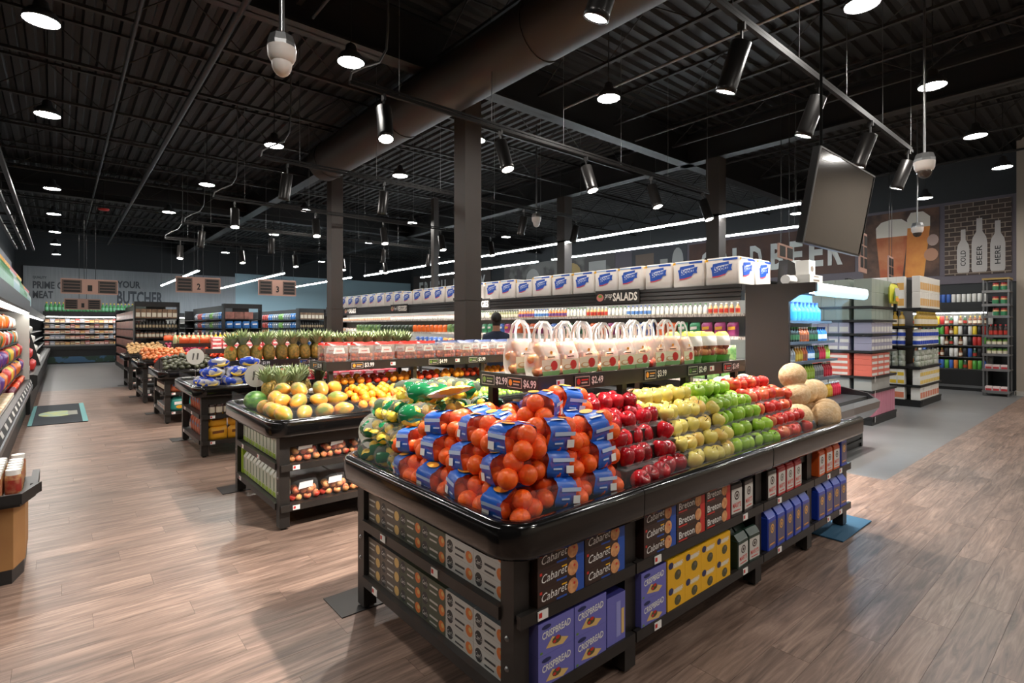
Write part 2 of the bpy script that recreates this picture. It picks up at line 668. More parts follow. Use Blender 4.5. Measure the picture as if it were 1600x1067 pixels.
def truss(name, a, b, depth, label):
    """open-web joist between a and b (top at ZD-0.06): parts are the two chords and the zigzag web"""
    a, b = Vector(a), Vector(b)
    L_ = (b - a).length
    d = (b - a).normalized()
    side = Vector((-d.y, d.x, 0)) * 0.028
    o = tag(ob(name, None, None), label, None, "roof joists", "structure")
    zt, zb = ZD - 0.06, ZD - 0.06 - depth
    for nm, z in (("top_chord", zt), ("bottom_chord", zb)):
        m = MB()
        p = [a + side, a - side, b - side, b + side]
        m.add([(q.x, q.y, z - 0.02) for q in p] + [(q.x, q.y, z + 0.02) for q in p], [(0, 1, 2, 3), (7, 6, 5, 4), (0, 4, 5, 1), (1, 5, 6, 2), (2, 6, 7, 3), (3, 7, 4, 0)], JOIST)
        ob(nm, m, o)
    m = MB()
    n = max(4, int(L_ / 0.7))
    pts = []
    for i in range(n + 1):
        q = a + d * (L_ * i / n)
        pts.append((q.x, q.y, zb if i % 2 else zt))
    m.tube(pts, 0.012, 4, JOIST, caps=False)
    ob("web", m, o)
    return o


for i in range(9):
    x = 0.2 + 2.0 * i
    truss("joist_beam", (x, -3.0, 0), (x, 6.6, 0), 0.52, f"open-web roof joist running with the aisle, {nth(i)} from the produce case wall")
for i in range(13):
    y = 8.2 + 1.85 * i
    truss("joist_beam", (-1.6, y, 0), (18.5, y, 0), 0.6, f"open-web roof joist crossing the store, {nth(i)} beyond the thick cross girder")
GIRD = mat("girder_paint", (27, 27, 28), rough=0.5)


def ibeam(m, a, b, z0, z1, w, mt):
    a, b = Vector(a + (0,)), Vector(b + (0,))
    d = (b - a).normalized()
    s = Vector((-d.y, d.x, 0))
    for hw, za, zb in ((w / 2, z0, z0 + 0.03), (0.012, z0, z1), (w / 2, z1 - 0.03, z1)):
        p = [a + s * hw, a - s * hw, b - s * hw, b + s * hw]
        m.add([(q.x, q.y, za) for q in p] + [(q.x, q.y, zb) for q in p], [(0, 1, 2, 3), (7, 6, 5, 4), (0, 4, 5, 1), (1, 5, 6, 2), (2, 6, 7, 3), (3, 7, 4, 0)], mt)
    return m


for nm, a, b, lab in (
    ("girder_beam", (-1.6, 6.7), (18.5, 6.7), "thick steel girder crossing the store above the foremost column"),
    ("girder_beam", (-1.6, 19.6), (18.5, 19.6), "thick steel girder crossing the store over the far grey floor"),
    ("girder_beam", (10.95, -3.0), (10.95, 32.5), "thick steel girder running with the aisles above the bright light strip"),
    ("girder_beam", (4.8, 6.9), (4.8, 32.5), "thick steel girder resting on the produce area columns"),
):
    struct(nm, ibeam(MB(), a, b, 5.32, 6.02, 0.26, GIRD), lab)

COLM = mat("column_paint", (60, 53, 49), rough=0.55)
for (x, y, w, h_, lab) in (
    (4.8, 6.72, 0.30, 5.32, "brown-black steel column standing behind the citrus table"),
    (4.8, 11.95, 0.27, 5.32, "brown-black steel column rising behind the row of pineapples"),
    (10.95, 10.6, 0.30, 5.32, "blue-grey lit steel column behind the bath tissue packs, between the light strips"),
    (10.95, 6.0, 0.30, 5.32, "dark steel column in front of the beer sign"),
    (8.2, 13.1, 0.16, 5.32, "slim dark post beside the foremost column"),
):
    m = MB()
    m.box(-w / 2, w / 2, -w / 2, w / 2, 0, h_, COLM)
    m.box(-w / 2 - 0.05, w / 2 + 0.05, -w / 2 - 0.05, w / 2 + 0.05, 0, 0.03, COLM)
    m.box(-w / 2 - 0.012, w / 2 + 0.012, -w / 2 - 0.012, w / 2 + 0.012, 2.05, 2.09, COLM)
    struct("column", m, lab, loc=(x, y, 0))

# air duct
DUCT = mat("duct_paint", (42, 38, 36), rough=0.5)
d = thing("air_duct", "large round black air duct running under the roof beside the columns", "duct", (4.2, 0, 5.05))
m = MB()
m.tube([(0, -2.5, 0), (0, 11.0, 0)], 0.36, 24, DUCT)
ob("duct_pipe", m, d)
for yy in (1.2, 4.4, 7.6, 10.6):
    ob("duct_band", MB().tube([(0, yy, 0), (0, yy + 0.09, 0)], 0.372, 24, DUCT), d)
for yy in (2.0, 5.6, 9.2):
    ob("hanger_rod", MB().tube([(0.3, yy, 0.2), (0.3, yy, 0.98)], 0.006, 5, DARK), d)
d = thing("air_duct", "thin round black branch duct under the roof over the far tables", "duct", (1.6, 0, 5.35))
ob("duct_pipe", MB().tube([(0, 6.2, 0), (0, 30, 0)], 0.05, 8, DARK), d)
for (x, ya, yb, z, lab) in (
    (2.3, -1.0, 6.4, 5.35, "thin steel pipe under the roof deck above the nearest table"),
    (6.6, -1.0, 6.4, 5.40, "thin steel pipe crossing above the hung television"),
    (8.6, -1.0, 6.4, 5.30, "thin steel pipe under the roof deck over the end cooler"),
    (0.7, 7.0, 26.0, 5.35, "thin steel conduit along the roof above the produce aisle"),
):
    ob_ = tag(ob("ceiling_pipe", MB().tube([(x, ya, z), (x, yb, z)], 0.022, 7, GREYM if z > 5.37 else DARK)), lab, "pipe")
# cable tray by the wall
tray = thing("cable_tray", "black cable tray hanging along the wall over the produce case", "tray", (-0.95, 0, 4.3))
for xx in (-0.22, 0, 0.22):
    ob("tray_rail", MB().box(xx - 0.03, xx + 0.03, 6.0, 25.0, 0, 0.07, DARK), tray)
for i in range(12):
    ob("cross_bar", MB().box(-0.25, 0.25, 6.2 + 1.6 * i, 6.26 + 1.6 * i, 0.0, 0.03, DARK), tray)
for i in range(5):
    ob("hanger_rod", MB().tube([(0, 6.5 + 4.4 * i, 0.05), (0, 6.5 + 4.4 * i, 1.78)], 0.006, 5, DARK), tray)


# ------------------------------------------------------------------ lamps
RAIL = mat("track_rail", (18, 16, 15), rough=0.6, spec=0.2)
CAN = mat("can_brushed", (44, 42, 41), rough=0.33, metal=0.6)
LENS = emat("spot_lens", WARM, 22.0)
PLENS = emat("pendant_lens", (1.0, 0.96, 0.9), PENDANT)
ZT = 4.07
rod = MB().tube([(0, 0, 0), (0, 0, ZD - 0.06 - ZT)], 0.004, 5, GREYM).mesh("hanger_rod")
canm = MB()
canm.lathe([(0.072, -0.385), (0.082, -0.385), (0.082, -0.345), (0.079, -0.34), (0.079, 0.0), (0.065, 0.006)], 20, CAN, caps=False)
canm.lathe([(0.0, 0.006), (0.065, 0.006)], 20, CAN, caps=False)
canm = canm.mesh("housing")
lensm = MB().lathe([(0.0, -0.374), (0.073, -0.378)], 20, LENS, caps=False).mesh("lens")
armm = MB().box(-0.012, 0.012, -0.03, 0.03, -0.06, 0.0, DARK).box(-0.01, 0.01, -0.008, 0.008, -0.16, -0.05, DARK).mesh("adapter")
spot_data = bpy.data.lights.new("spot", "SPOT")
spot_data.energy = SPOT_W
spot_data.color = WARM
spot_data.spot_size = math.radians(74)
spot_data.spot_blend = 0.6
spot_data.shadow_soft_size = 0.05
spot_wide = spot_data.copy()
spot_wide.spot_size = math.radians(104)
spot_wide.spot_blend = 0.5
spot_wide.energy = SPOT_W * 0.33
spot_end = spot_data.copy()
spot_end.energy = SPOT_W * 0.34

TRACK_Y = [2.05, 5.1, 8.2, 11.35, 14.45, 17.5]
AIM = [0.36, -0.34, 0.26, -0.30, 0.26, -0.30]     # tilt towards +y (positive) or -y
TNAME = ["track nearest the camera", "second track", "third track", "fourth track", "fifth track", "sixth track"]
for t, ty in enumerate(TRACK_Y):
    tr = thing("light_track", f"black ceiling light track above the produce tables, the {TNAME[t]}", "light track", (0, ty, ZT))
    ob("rail", MB().box(2.2, 9.05, -0.018, 0.018, 0.0, 0.034, RAIL).box(2.2, 9.05, -0.006, 0.006, 0.05, 0.075, RAIL), tr)
    ob("feed_conduit", MB().tube([(2.2, 0, 0.03), (2.22, 0, 0.12), (2.35, 0, 0.22), (2.52, 0, 0.32), (2.6, 0, 0.48), (2.62, 0, 0.8), (2.62, 0, 2.0)], 0.012, 7, GREYM), tr)
    for i in range(6):
        ob("hanger_rod", rod, tr, (2.75 + 1.25 * i, 0, 0.03))
    for k in range(5):
        cx_ = 2.57 + 1.57 * k
        s = thing("track_spotlight", f"black cylinder spotlight, {nth(k)} from the aisle end on the {TNAME[t]}", "spotlight", (cx_, ty, ZT), 0, "track spotlights over the produce tables")
        ob("adapter", armm, s)
        hs = ob("housing", canm, s, (0, 0, -0.15), (AIM[t], J(0.05) + (0.10 if k == 0 else 0.0), 0))
        ob("lens", lensm, hs)
        if t < 5:
            lo = bpy.data.objects.new("spotlight_beam", spot_wide if k == 0 and t > 0 else spot_end if k > 2 else spot_data)
            COL.objects.link(lo)
            lo.parent = hs
            lo.location = (0, 0, -0.395)

bowl = MB().lathe([(0.15, 0.0), (0.155, 0.012), (0.145, 0.05), (0.11, 0.10), (0.07, 0.125), (0.055, 0.20), (0.03, 0.22), (0.0, 0.225)], 20, mat("lamp_housing", (58, 58, 60), rough=0.4), caps=False).mesh("housing")
plens = MB().lathe([(0.0, 0.004), (0.146, 0.006)], 20, PLENS, caps=False).mesh("lens")
PEND = [(-0.15, 7.1), (-0.15, 10.2), (-0.15, 15.6), (-0.15, 19.1), (-0.15, 22.7), (-0.15, 26.1), (-0.15, 29.7),
        (5.8, 1.7), (8.45, 1.7), (11.2, 1.7), (13.8, 1.7), (2.56, 5.9), (5.6, 4.6), (2.75, 9.46), (5.25, 9.7), (5.2, 7.05),
        (2.4, 13.0), (4.9, 14.2), (2.2, 16.8), (7.9, 13.9), (8.6, 18.2), (5.4, 18.6), (11.6, 14.0), (12.6, 20.0), (15.2, 6.0), (0.4, 1.9), (0.5, -1.3), (3.2, -1.3), (5.9, -1.3), (8.6, -1.3), (11.3, -1.3), (3.2, -3.6), (8.6, -3.6), (14.0, -1.3), (16.2, -0.9), (16.0, -3.2), (13.3, -3.6), (15.7, 3.3), (9.4, 25.0), (5.2, 24.5), (13.5, 27.0)]  # lamps out of view, and one by the beer wall, are added for light
ZP = 4.7
for i, (x, y) in enumerate(PEND):
    if i < 7:
        lab = f"black high-bay pendant lamp over the produce aisle, {nth(i)} in its row from the camera"
    elif i < 11:
        lab = f"black high-bay pendant lamp over the open floor by the television, {nth(i - 7)} in its row"
    else:
        lab = f"black high-bay pendant lamp, {nth(i - 11)} of those hung among light tracks and those added for light"
    p = thing("pendant_lamp", lab, "pendant lamp", (x, y, ZP), 0, "high-bay pendant lamps")
    ob("housing", bowl, p)
    ob("lens", plens, p)
    ob("cord", MB().tube([(0, 0, 0.22), (0, 0, ZD - 0.06 - ZP)], 0.007, 5, DARK), p)

SL = emat("strip_lens", COOL, STRIP)
for (x, ya, yb, z, lab) in (
    (10.85, 4.2, 23.5, 4.0, "long bright tube light strip over the aisle behind the bath tissue packs"),
    (13.3, 5.2, 13.5, 4.0, "bright tube light strip in front of the beer sign"),
    (13.3, 14.2, 22.5, 4.0, "bright tube light strip continuing in line behind the far bath tissue packs"),
    (3.7, 21.5, 30.5, 3.6, "bright tube light strip above the far aisle by the butcher sign"),
    (6.3, 20.5, 31.0, 3.6, "bright tube light strip between the aisle signs two and three"),
    (8.9, 20.5, 31.0, 3.6, "bright tube light strip beside the second column"),
):
    s = thing("light_strip", lab, "light strip", (x, 0, z), 0, "aisle light strips")
    ob("housing", MB().box(-0.05, 0.05, ya, yb, 0.03, 0.08, DARK), s)
    ob("tube", MB().prism([(-0.04, 0.03), (-0.03, 0.0), (0.03, 0.0), (0.04, 0.03)], ya + 0.02, yb - 0.02, SL, axis="y"), s)
    n = max(2, int((yb - ya) / 3))
    for i in range(n + 1):
        ob("hanger_rod", MB().tube([(0, ya + 0.1 + (yb - ya - 0.2) * i / n, 0.07), (0, ya + 0.1 + (yb - ya - 0.2) * i / n, ZD - 0.06 - z)], 0.004, 4, GREYM), s)

# security cameras
DOMEW = mat("dome_white", (214, 206, 200), rough=0.4)
DOMEG = mat("dome_glass", (60, 50, 45), rough=0.08)
for (x, y, z, s_, lab, big) in (
    (1.10, 3.62, 3.38, 0.85, "white dome camera on a steel pole above the produce aisle", True),
    (7.3, 1.54, 3.38, 0.95, "white dome camera on a pole beside the light track by the television", False),
    (13.2, 2.9, 3.55, 1.0, "small dome camera hanging before the beer glass picture", False),
    (8.0, 8.6, 3.95, 1.0, "small white dome camera hanging over the salad case", True),
):
    c = thing("dome_camera", lab, "camera", (x, y, z), 0)
    ob("mount", MB().lathe([(0.0, 0.20), (0.085, 0.19), (0.105, 0.13), (0.105, 0.10), (0.10, 0.09)], 8, GREYM, caps=False, smooth=False), c, sc=s_)
    ob("body", MB().lathe([(0.105, 0.10), (0.10, 0.03), (0.085, 0.0), (0.075, -0.01)], 20, DOMEW, caps=False), c, sc=s_)
    ob("dome", MB().ball(0.075, 0.075, 0.10 if big else 0.08, DOMEW if big else DOMEG, 16, 10), c, (0, 0, -0.015), sc=s_)
    ob("pole", MB().tube([(0, 0, 0.19), (0, 0, ZD - 0.06 - z)], 0.017 if big else 0.013, 8, STEEL), c)

# smoke detector style box, red bell
b_ = tag(ob("alarm_bell", MB().lathe([(0.0, 0.0), (0.12, 0.01), (0.13, 0.05), (0.0, 0.06)], 16, RED, caps=False).tube([(0, 0, 0.05), (0, 0, 1.2)], 0.01, 5, DARK)), "small red alarm bell hanging from the roof over the far produce tables", "alarm", None)
b_.location = (0.9, 18.5, 4.85)

# television
tv = thing("television", "flat black television hung tilted from the roof over the melons", "television", (4.82, 1.56, 2.62), 0)
tilt = math.radians(-10)
TVB = mat("tv_bezel", (24, 24, 25), rough=0.3)
TVS = mat("tv_screen", (40, 38, 36), rough=0.1, spec=1.0, coat=1.0)
tm = ob("cabinet", MB().box(-0.61, 0.61, 0.0, 0.05, -0.35, 0.35, TVB).box(-0.3, 0.3, 0.05, 0.09, -0.2, 0.2, TVB), tv, rot=(-tilt, 0, 0))
ob("screen", MB().box(-0.60, 0.60, -0.003, 0.0, -0.335, 0.34, TVS), tm)
ob("bezel", MB().box(-0.61, -0.60, -0.008, 0, -0.35, 0.35, GREYM).box(0.6, 0.61, -0.008, 0, -0.35, 0.35, TVB).box(-0.6, 0.6, -0.008, 0, 0.34, 0.35, GREYM).box(-0.6, 0.6, -0.008, 0, -0.35, -0.335, TVB), tm)
ob("bracket", MB().box(-0.12, 0.12, 0.09, 0.13, -0.12, 0.12, DARK).tube([(0, 0.15, 0.0), (0, 0.15, ZD - 0.06 - 2.62)], 0.012, 8, mat("pole_black", (14, 14, 14), rough=0.8, spec=0.1)), tv)

# ================================================================== PRODUCE TABLES
TABLES = [(1.57, 2.99), (4.47, 5.89), (7.60, 9.00), (10.65, 12.05), (13.80, 15.20), (16.95, 18.35)]
X0, X1 = 1.34, 4.97
SEAMS = [1.34, 2.07, 3.39, 4.20, 4.97]
ZR0, ZR1 = 0.765, 0.905     # rim bottom and top
ZDK = 0.86                  # deck
ZL, ZU = 0.20, 0.525        # lower and upper shelf tops

RIMP = [(0.0, ZR0), (0.012, ZR0), (0.020, ZR0 + 0.02), (0.022, ZR1 - 0.03), (0.014, ZR1 - 0.008), (-0.005, ZR1), (-0.03, ZR1), (-0.045, ZR1 - 0.012), (-0.045, ZR0 + 0.06)]


def sweep(mb, path, prof, m, smooth=True):
    """profile (outward, z) carried along a 2-D path; outward is to the path's right"""
    n = len(path)
    vs = []
    for i, p in enumerate(path):
        a = Vector(path[max(i - 1, 0)])
        b = Vector(path[min(i + 1, n - 1)])
        t = (b - a).normalized()
        o = Vector((t.y, -t.x))
        for r, z in prof:
            vs.append((p[0] + o.x * r, p[1] + o.y * r, z))
    k = len(prof)
    fs = [(i * k + j, (i + 1) * k + j, (i + 1) * k + j + 1, i * k + j + 1) for i in range(n - 1) for j in range(k - 1)]
    mb.add(vs, fs, m, None, smooth)
    for i in (0, n - 1):
        mb.add(vs[i * k:(i + 1) * k], [tuple(range(k))], m)
    return mb


tagm = MB().box(-0.028, 0.028, -0.004, 0, -0.018, 0.018, PAPER)
tagm.frect(-0.024, -0.006, -0.008, 0.012, RED, 0.0045)
tagm = tagm.mesh("price_tag")
plate = MB().box(-0.16, 0.16, -0.14, 0.14, 0, 0.006, mat("plate_grey", (62, 62, 62), rough=0.4, metal=0.5)).mesh("floor_plate")
bolt = MB().lathe([(0.0, 0.008), (0.009, 0.006), (0.012, 0.0)], 8, STEEL, T(rot=(0, -PI / 2, 0)), caps=False).mesh("bolt")


def make_table(i, label):
    ya, yb = TABLES[i]
    t = thing("produce_table", label, "table", (0, 0, 0))
    e = 0.075                                     # rim overhang
    ra = 0.13
    ox, oya, oyb = X0 - e, ya - e, yb + e
    # end rim with round corners
    path = [(2.05, oyb), (ox + ra, oyb)]
    path += [(ox + ra - ra * math.sin(a), oyb - ra + ra * math.cos(a)) for a in [PI / 2 * k / 6 for k in range(1, 7)]]
    path += [(ox, oya + ra)]
    path += [(ox + ra - ra * math.cos(a), oya + ra - ra * math.sin(a)) for a in [PI / 2 * k / 6 for k in range(1, 7)]]
    path += [(2.05, oya)]
    path = path[::-1]
    path = [(p[0], p[1]) for p in path]
    mb = MB()
    # going from near side to far side round the end: outward is to the left, so reverse again
    sweep(mb, path[::-1], RIMP, BLK)
    ob("end_rim", mb, t)
    for (xa, xb) in ((2.055, 3.385), (3.395, 5.06)):
        ob("side_rim", sweep(MB(), [(xa, oya), (xb, oya)], RIMP, BLK), t)
        ob("side_rim", sweep(MB(), [(xb, oyb), (xa, oyb)], RIMP, BLK), t)
    ob("deck", MB().box(ox + 0.04, 5.05, oya + 0.04, oyb - 0.04, ZDK - 0.03, ZDK, FRM), t)
    ob("apron", MB().box(X0 + 0.02, 5.0, ya + 0.015, ya + 0.03, 0.66, ZDK - 0.03, FRM).box(X0 + 0.02, 5.0, yb - 0.03, yb - 0.015, 0.74, ZDK - 0.03, FRM), t)
    leg = MB().box(-0.04, 0.04, -0.04, 0.04, 0.02, ZDK - 0.03, FRM).lathe([(0.022, 0.0), (0.022, 0.02)], 8, DARK).mesh("leg")
    for k, x in enumerate(SEAMS):
        for y in (ya + 0.04, yb - 0.04):
            xx = x + 0.04 if k == 0 else (x - 0.04 if k == 4 else x)
            lg = ob("leg", leg, t, (xx, y, 0))
            if k == 0:
                for z in (0.30, 0.42):
                    ob("bolt", bolt, lg, (-0.0402, 0, z))
    for z in (ZL, ZU):
        for k in range(4):
            m = MB().box(SEAMS[k] + 0.01, SEAMS[k + 1] - 0.01, ya - 0.03 + 0.03 * (k > 0), yb + 0.0, z - 0.018, z, FRM)
            m.box(SEAMS[k] + 0.005, SEAMS[k + 1] - 0.005, ya - 0.035, ya - 0.012, z - 0.045, z + 0.006, FRM)
            ob("shelf", m, t)
        ob("shelf_lip", MB().box(X0 - 0.012, X0 + 0.008, ya + 0.08, yb - 0.08, z - 0.045, z + 0.006, FRM), t)
    for k in range(4):
        for z in (ZL, ZU):
            ob("price_tag", tagm, t, (SEAMS[k] + 0.12 + 0.05 * k, ya - 0.036, z - 0.02))
            if k in (1, 3):
                ob("price_tag", tagm, t, (SEAMS[k + 1] - 0.25, ya - 0.036, z - 0.02))
    for y, z in ((ya + 0.55, ZU), (yb - 0.35, ZU), (yb - 0.25, ZL)):
        ob("price_tag", tagm, t, (X0 - 0.013, y, z - 0.02), (0, 0, -PI / 2))
    ob("floor_plate", plate, t, (X0 + 0.03, yb + 0.06, 0.0005))
    return t


def guard(t, pts, z0=ZR1 - 0.02, z1=ZR1 + 0.10):
    for a, b in zip(pts[:-1], pts[1:]):
        a, b = Vector(a), Vector(b)
        n = (b - a).normalized()
        o = Vector((-n.y, n.x)) * 0.002
        m = MB().add([(a.x, a.y, z0), (b.x, b.y, z0), (b.x, b.y, z1), (a.x, a.y, z1), (a.x + o.x, a.y + o.y, z0), (b.x + o.x, b.y + o.y, z0), (b.x + o.x, b.y + o.y, z1), (a.x + o.x, a.y + o.y, z1)],
                     [(0, 1, 2, 3), (7, 6, 5, 4), (3, 2, 6, 7), (0, 3, 7, 4), (1, 5, 6, 2)], CLEAR)
        ob("clear_guard", m, t)


CARDW = mat("card_frame", (196, 190, 182), rough=0.6)


def price_card(parent, x, y, z, rz, kind, text, col):
    """black price card: framed name field and white figures"""
    m = MB().box(0, 0.25, -0.004, 0, -0.034, 0.034, INK)
    m.frect(0.006, 0.125, -0.028, 0.028, CARDW, 0.0046)
    m.frect(0.010, 0.121, -0.024, 0.024, INK, 0.0050)
    m.fdisc(0.032, 0.0, 0.015, 0.018, col, 0.0054, 10)
    m.frect(0.055, 0.112, 0.004, 0.012, col, 0.0054)
    m.frect(0.055, 0.104, -0.012, -0.004, CARDW, 0.0054)
    c = ob("price_card", m, parent, (x, y, z), (0, 0, rz))
    ob("figures", MB().ftext(text, 0.14, 0.24, -0.024, 0.024, PAPER, 0.006, bold=0.02), c)


def riser(i, xa, xb, ya, yb, z, label, cards, end_cards):
    r = thing("display_riser", label, "display shelf", (0, 0, 0))
    ob("shelf_board", MB().box(xa, xb, ya, yb, z - 0.03, z, FRM), r)
    ob("price_rail", MB().box(xa - 0.012, xb + 0.012, ya - 0.012, ya, z - 0.075, z + 0.012, FRM), r)
    ob("price_rail", MB().box(xa - 0.012, xa, ya, yb, z - 0.075, z + 0.012, FRM), r)
    lg = MB().box(-0.022, 0.022, -0.022, 0.022, ZDK + 0.001, z - 0.03, FRM).mesh("leg")
    n = 4
    for k in range(n):
        for y in (ya + 0.05, yb - 0.05):
            ob("leg", lg, r, (xa + 0.05 + (xb - xa - 0.1) * k / (n - 1), y, 0))
    for x, s, c in cards:
        price_card(r, x, ya - 0.0125, z - 0.032, 0, "", s, c)
    for y, s, c in end_cards:
        price_card(r, xa - 0.0125, y, z - 0.032, -PI / 2, "", s, c)
    return r


t1 = make_table(0, "glossy black produce table piled with netted oranges, the table closest to the camera")
t2 = make_table(1, "glossy black produce table with papayas on its end and loose citrus along its side")
t3 = make_table(2, "glossy black produce table with blue bags of bananas on its end")
t4 = make_table(3, "glossy black produce table with dark avocados on its end")
t5 = make_table(4, "glossy black produce table with tan onions on its end")
t6 = make_table(5, "glossy black produce table with potatoes, the last of the row near the grey floor")
TT = [t1, t2, t3, t4, t5, t6]
guard(t1, [(1.30, 2.95), (1.30, 1.72)])
guard(t1, [(1.36, 1.535), (2.06, 1.535)])
guard(t1, [(2.10, 1.535), (4.24, 1.535)], z1=ZR1 + 0.07)
guard(t1, [(4.27, 1.535), (5.04, 1.535)], z1=ZR1 + 0.12)
guard(t2, [(1.30, 5.85), (1.30, 4.62)])
guard(t2, [(1.40, 4.435), (5.0, 4.435)])
guard(t3, [(1.30, 8.95), (1.30, 7.75)])

# ------------------------------------------------------------------ fruit
STEM = mat("stem_brown", (92, 66, 40), rough=0.8)
M_RAPP = mat("apple_dark_red", (128, 12, 22), rough=0.18, rgb2=(176, 26, 36), scale=14, stretch=(1, 1, 0.3), var=0.25, coat=0.3)
M_YAPP = mat("apple_yellow", (222, 206, 110), rough=0.25, rgb2=(232, 172, 92), scale=5, var=0.08, mid=0.62, coat=0.2)
M_GAPP = mat("apple_green", (140, 186, 48), rough=0.2, rgb2=(168, 204, 76), scale=7, var=0.1, coat=0.2)
M_PAPP = mat("apple_pink_red", (200, 48, 42), rough=0.22, rgb2=(232, 138, 84), scale=9, stretch=(1, 1, 0.35), var=0.12, mid=0.6, coat=0.2)
M_BAGA = mat("apple_bagged", (196, 66, 52), rough=0.3, rgb2=(226, 170, 106), scale=8, var=0.15)
M_ORNG = mat("orange_peel", (250, 92, 20), rough=0.42, rgb2=(252, 108, 28), scale=60, bump=0.25, var=0.06)
M_ORN2 = mat("orange_peel_light", (246, 146, 30), rough=0.42, rgb2=(250, 160, 44), scale=60, bump=0.25, var=0.07)
M_LEMN = mat("lemon_peel", (240, 196, 38), rough=0.4, rgb2=(246, 210, 60), scale=50, bump=0.2, var=0.06)
M_LIME = mat("lime_peel", (128, 178, 40), rough=0.35, rgb2=(160, 200, 64), scale=6, var=0.14)
M_MANG = mat("mango_skin", (196, 84, 82), rough=0.4, rgb2=(214, 160, 96), scale=6, var=0.12)
M_PAPA = mat("papaya_skin", (232, 152, 24), rough=0.35, rgb2=(112, 128, 36), scale=9.0, var=0.12, mid=0.54, soft=0.12)
M_MELO = mat("melon_net", (214, 180, 134), rough=0.75, rgb2=(228, 200, 160), scale=45, bump=0.5, var=0.07)
M_AVOC = mat("avocado_skin", (44, 44, 34), rough=0.5, rgb2=(66, 68, 46), scale=30, bump=0.4, var=0.2)
M_TOMA = mat("tomato_skin", (224, 62, 34), rough=0.2, rgb2=(232, 88, 50), scale=6, var=0.1)
M_ONIO = mat("onion_skin", (206, 118, 62), rough=0.4, rgb2=(222, 146, 88), scale=12, stretch=(1, 1, 0.3), var=0.12)
M_REDO = mat("onion_red", (140, 36, 66), rough=0.35, var=0.15, rgb2=(168, 60, 88), scale=9)
M_POTA = mat("potato_skin", (186, 146, 98), rough=0.75, rgb2=(204, 168, 118), scale=14, var=0.1)
M_GREEN = mat("leaf_green", (86, 128, 52), rough=0.55, rgb2=(122, 156, 74), scale=10, var=0.12)


def apple_mesh(name, m, r=0.040, tall=1.0, nu=14):
    prof = [(0.001, -0.72), (0.22, -0.80), (0.48, -0.74), (0.78, -0.45), (0.98, 0.05), (0.96, 0.42), (0.74, 0.76), (0.42, 0.84), (0.18, 0.74), (0.001, 0.60)]
    return MB().lathe([(a * r, b * r * tall + r * 0.8 * tall) for a, b in prof], nu, m, caps=False).mesh(name)


stem_m = MB().tube([(0, 0, 0.050), (0.002, 0.001, 0.064), (0.006, 0.002, 0.075)], 0.0018, 5, STEM).mesh("stem")


def apple_proto(name, m, r=0.040, tall=1.0):
    return (name, apple_mesh(name, m, r, tall), [("stem", stem_m, (0, 0, 0.0), (0, 0, 0), (1, 1, tall * r / 0.04), ())])


A_RED = apple_proto("red_apple", M_RAPP, 0.047, 1.2)
A_YEL = apple_proto("yellow_apple", M_YAPP, 0.046, 1.12)
A_GRN = apple_proto("green_apple", M_GAPP, 0.046, 1.12)
A_PNK = apple_proto("pink_red_apple", M_PAPP, 0.046, 1.12)


def ball_proto(name, m, rx, ry, rz, nu=12, nv=8, nip=0.0):
    def f(p):
        x, y, z = p
        k = max(0.0, abs(x) / rx - 0.8) / 0.2
        return (x * (1 + nip * k), y, z + rz)
    return (name, MB().ball(rx, ry, rz, m, nu, nv, fn=f).mesh(name), [])


F_ORN = ball_proto("loose_orange", M_ORN2, 0.040, 0.040, 0.039)
F_LEM = ball_proto("loose_lemon", M_LEMN, 0.036, 0.028, 0.028, nip=0.14)
F_LIM = ball_proto("loose_lime", M_LIME, 0.031, 0.026, 0.026, nip=0.06)
F_MAN = ball_proto("mango", M_MANG, 0.058, 0.042, 0.036)
F_MEL = ball_proto("cantaloupe", M_MELO, 0.108, 0.103, 0.103, 18, 12)
F_HON = ball_proto("honeydew_melon", mat("honeydew_skin", (232, 218, 168), rough=0.5, rgb2=(238, 226, 184), scale=6), 0.085, 0.08, 0.08, 16, 12)
F_AVO = ball_proto("avocado", M_AVOC, 0.052, 0.034, 0.034)
F_TOM = ball_proto("tomato", M_TOMA, 0.040, 0.040, 0.034)
F_ONI = ball_proto("yellow_onion", M_ONIO, 0.042, 0.042, 0.038)
F_RON = ball_proto("red_onion", M_REDO, 0.042, 0.042, 0.038)
F_POT = ball_proto("potato", M_POTA, 0.055, 0.038, 0.034)
F_PEP = ball_proto("red_pepper", mat("pepper_red", (206, 36, 48), rough=0.2, var=0.15), 0.042, 0.042, 0.045, nip=0.0)
F_WAT = ball_proto("watermelon", mat("watermelon_rind", (104, 150, 70), rough=0.35, rgb2=(60, 104, 48), scale=8, stretch=(0.3, 3, 3)), 0.12, 0.10, 0.10, 16, 12)

# --- netted orange bag: eight oranges, red net, blue printed sleeve
BLUE = mat("print_blue", (34, 92, 188), rough=0.3, rgb2=(44, 104, 200), scale=5)
NET = film("red_net", (236, 66, 34), 0.14, 0.4, gloss=0.0)
ORNP = mat("print_orange", (246, 166, 60), rough=0.4)
ob_mesh = MB().ball(0.041, 0.041, 0.040, M_ORNG, 14, 9).mesh("orange")
oranges = []
for (x, y, z) in ((-0.092, -0.042, 0.041), (-0.094, 0.042, 0.041), (-0.008, -0.042, 0.04), (0.0, 0.041, 0.041), (0.09, -0.040, 0.041), (0.094, 0.042, 0.04), (-0.075, 0.002, 0.096), (0.002, -0.004, 0.094), (0.078, 0.0, 0.096)):
    oranges.append(("orange", ob_mesh, (x, y, z), (J(3), J(3), 0), 1.0, ()))


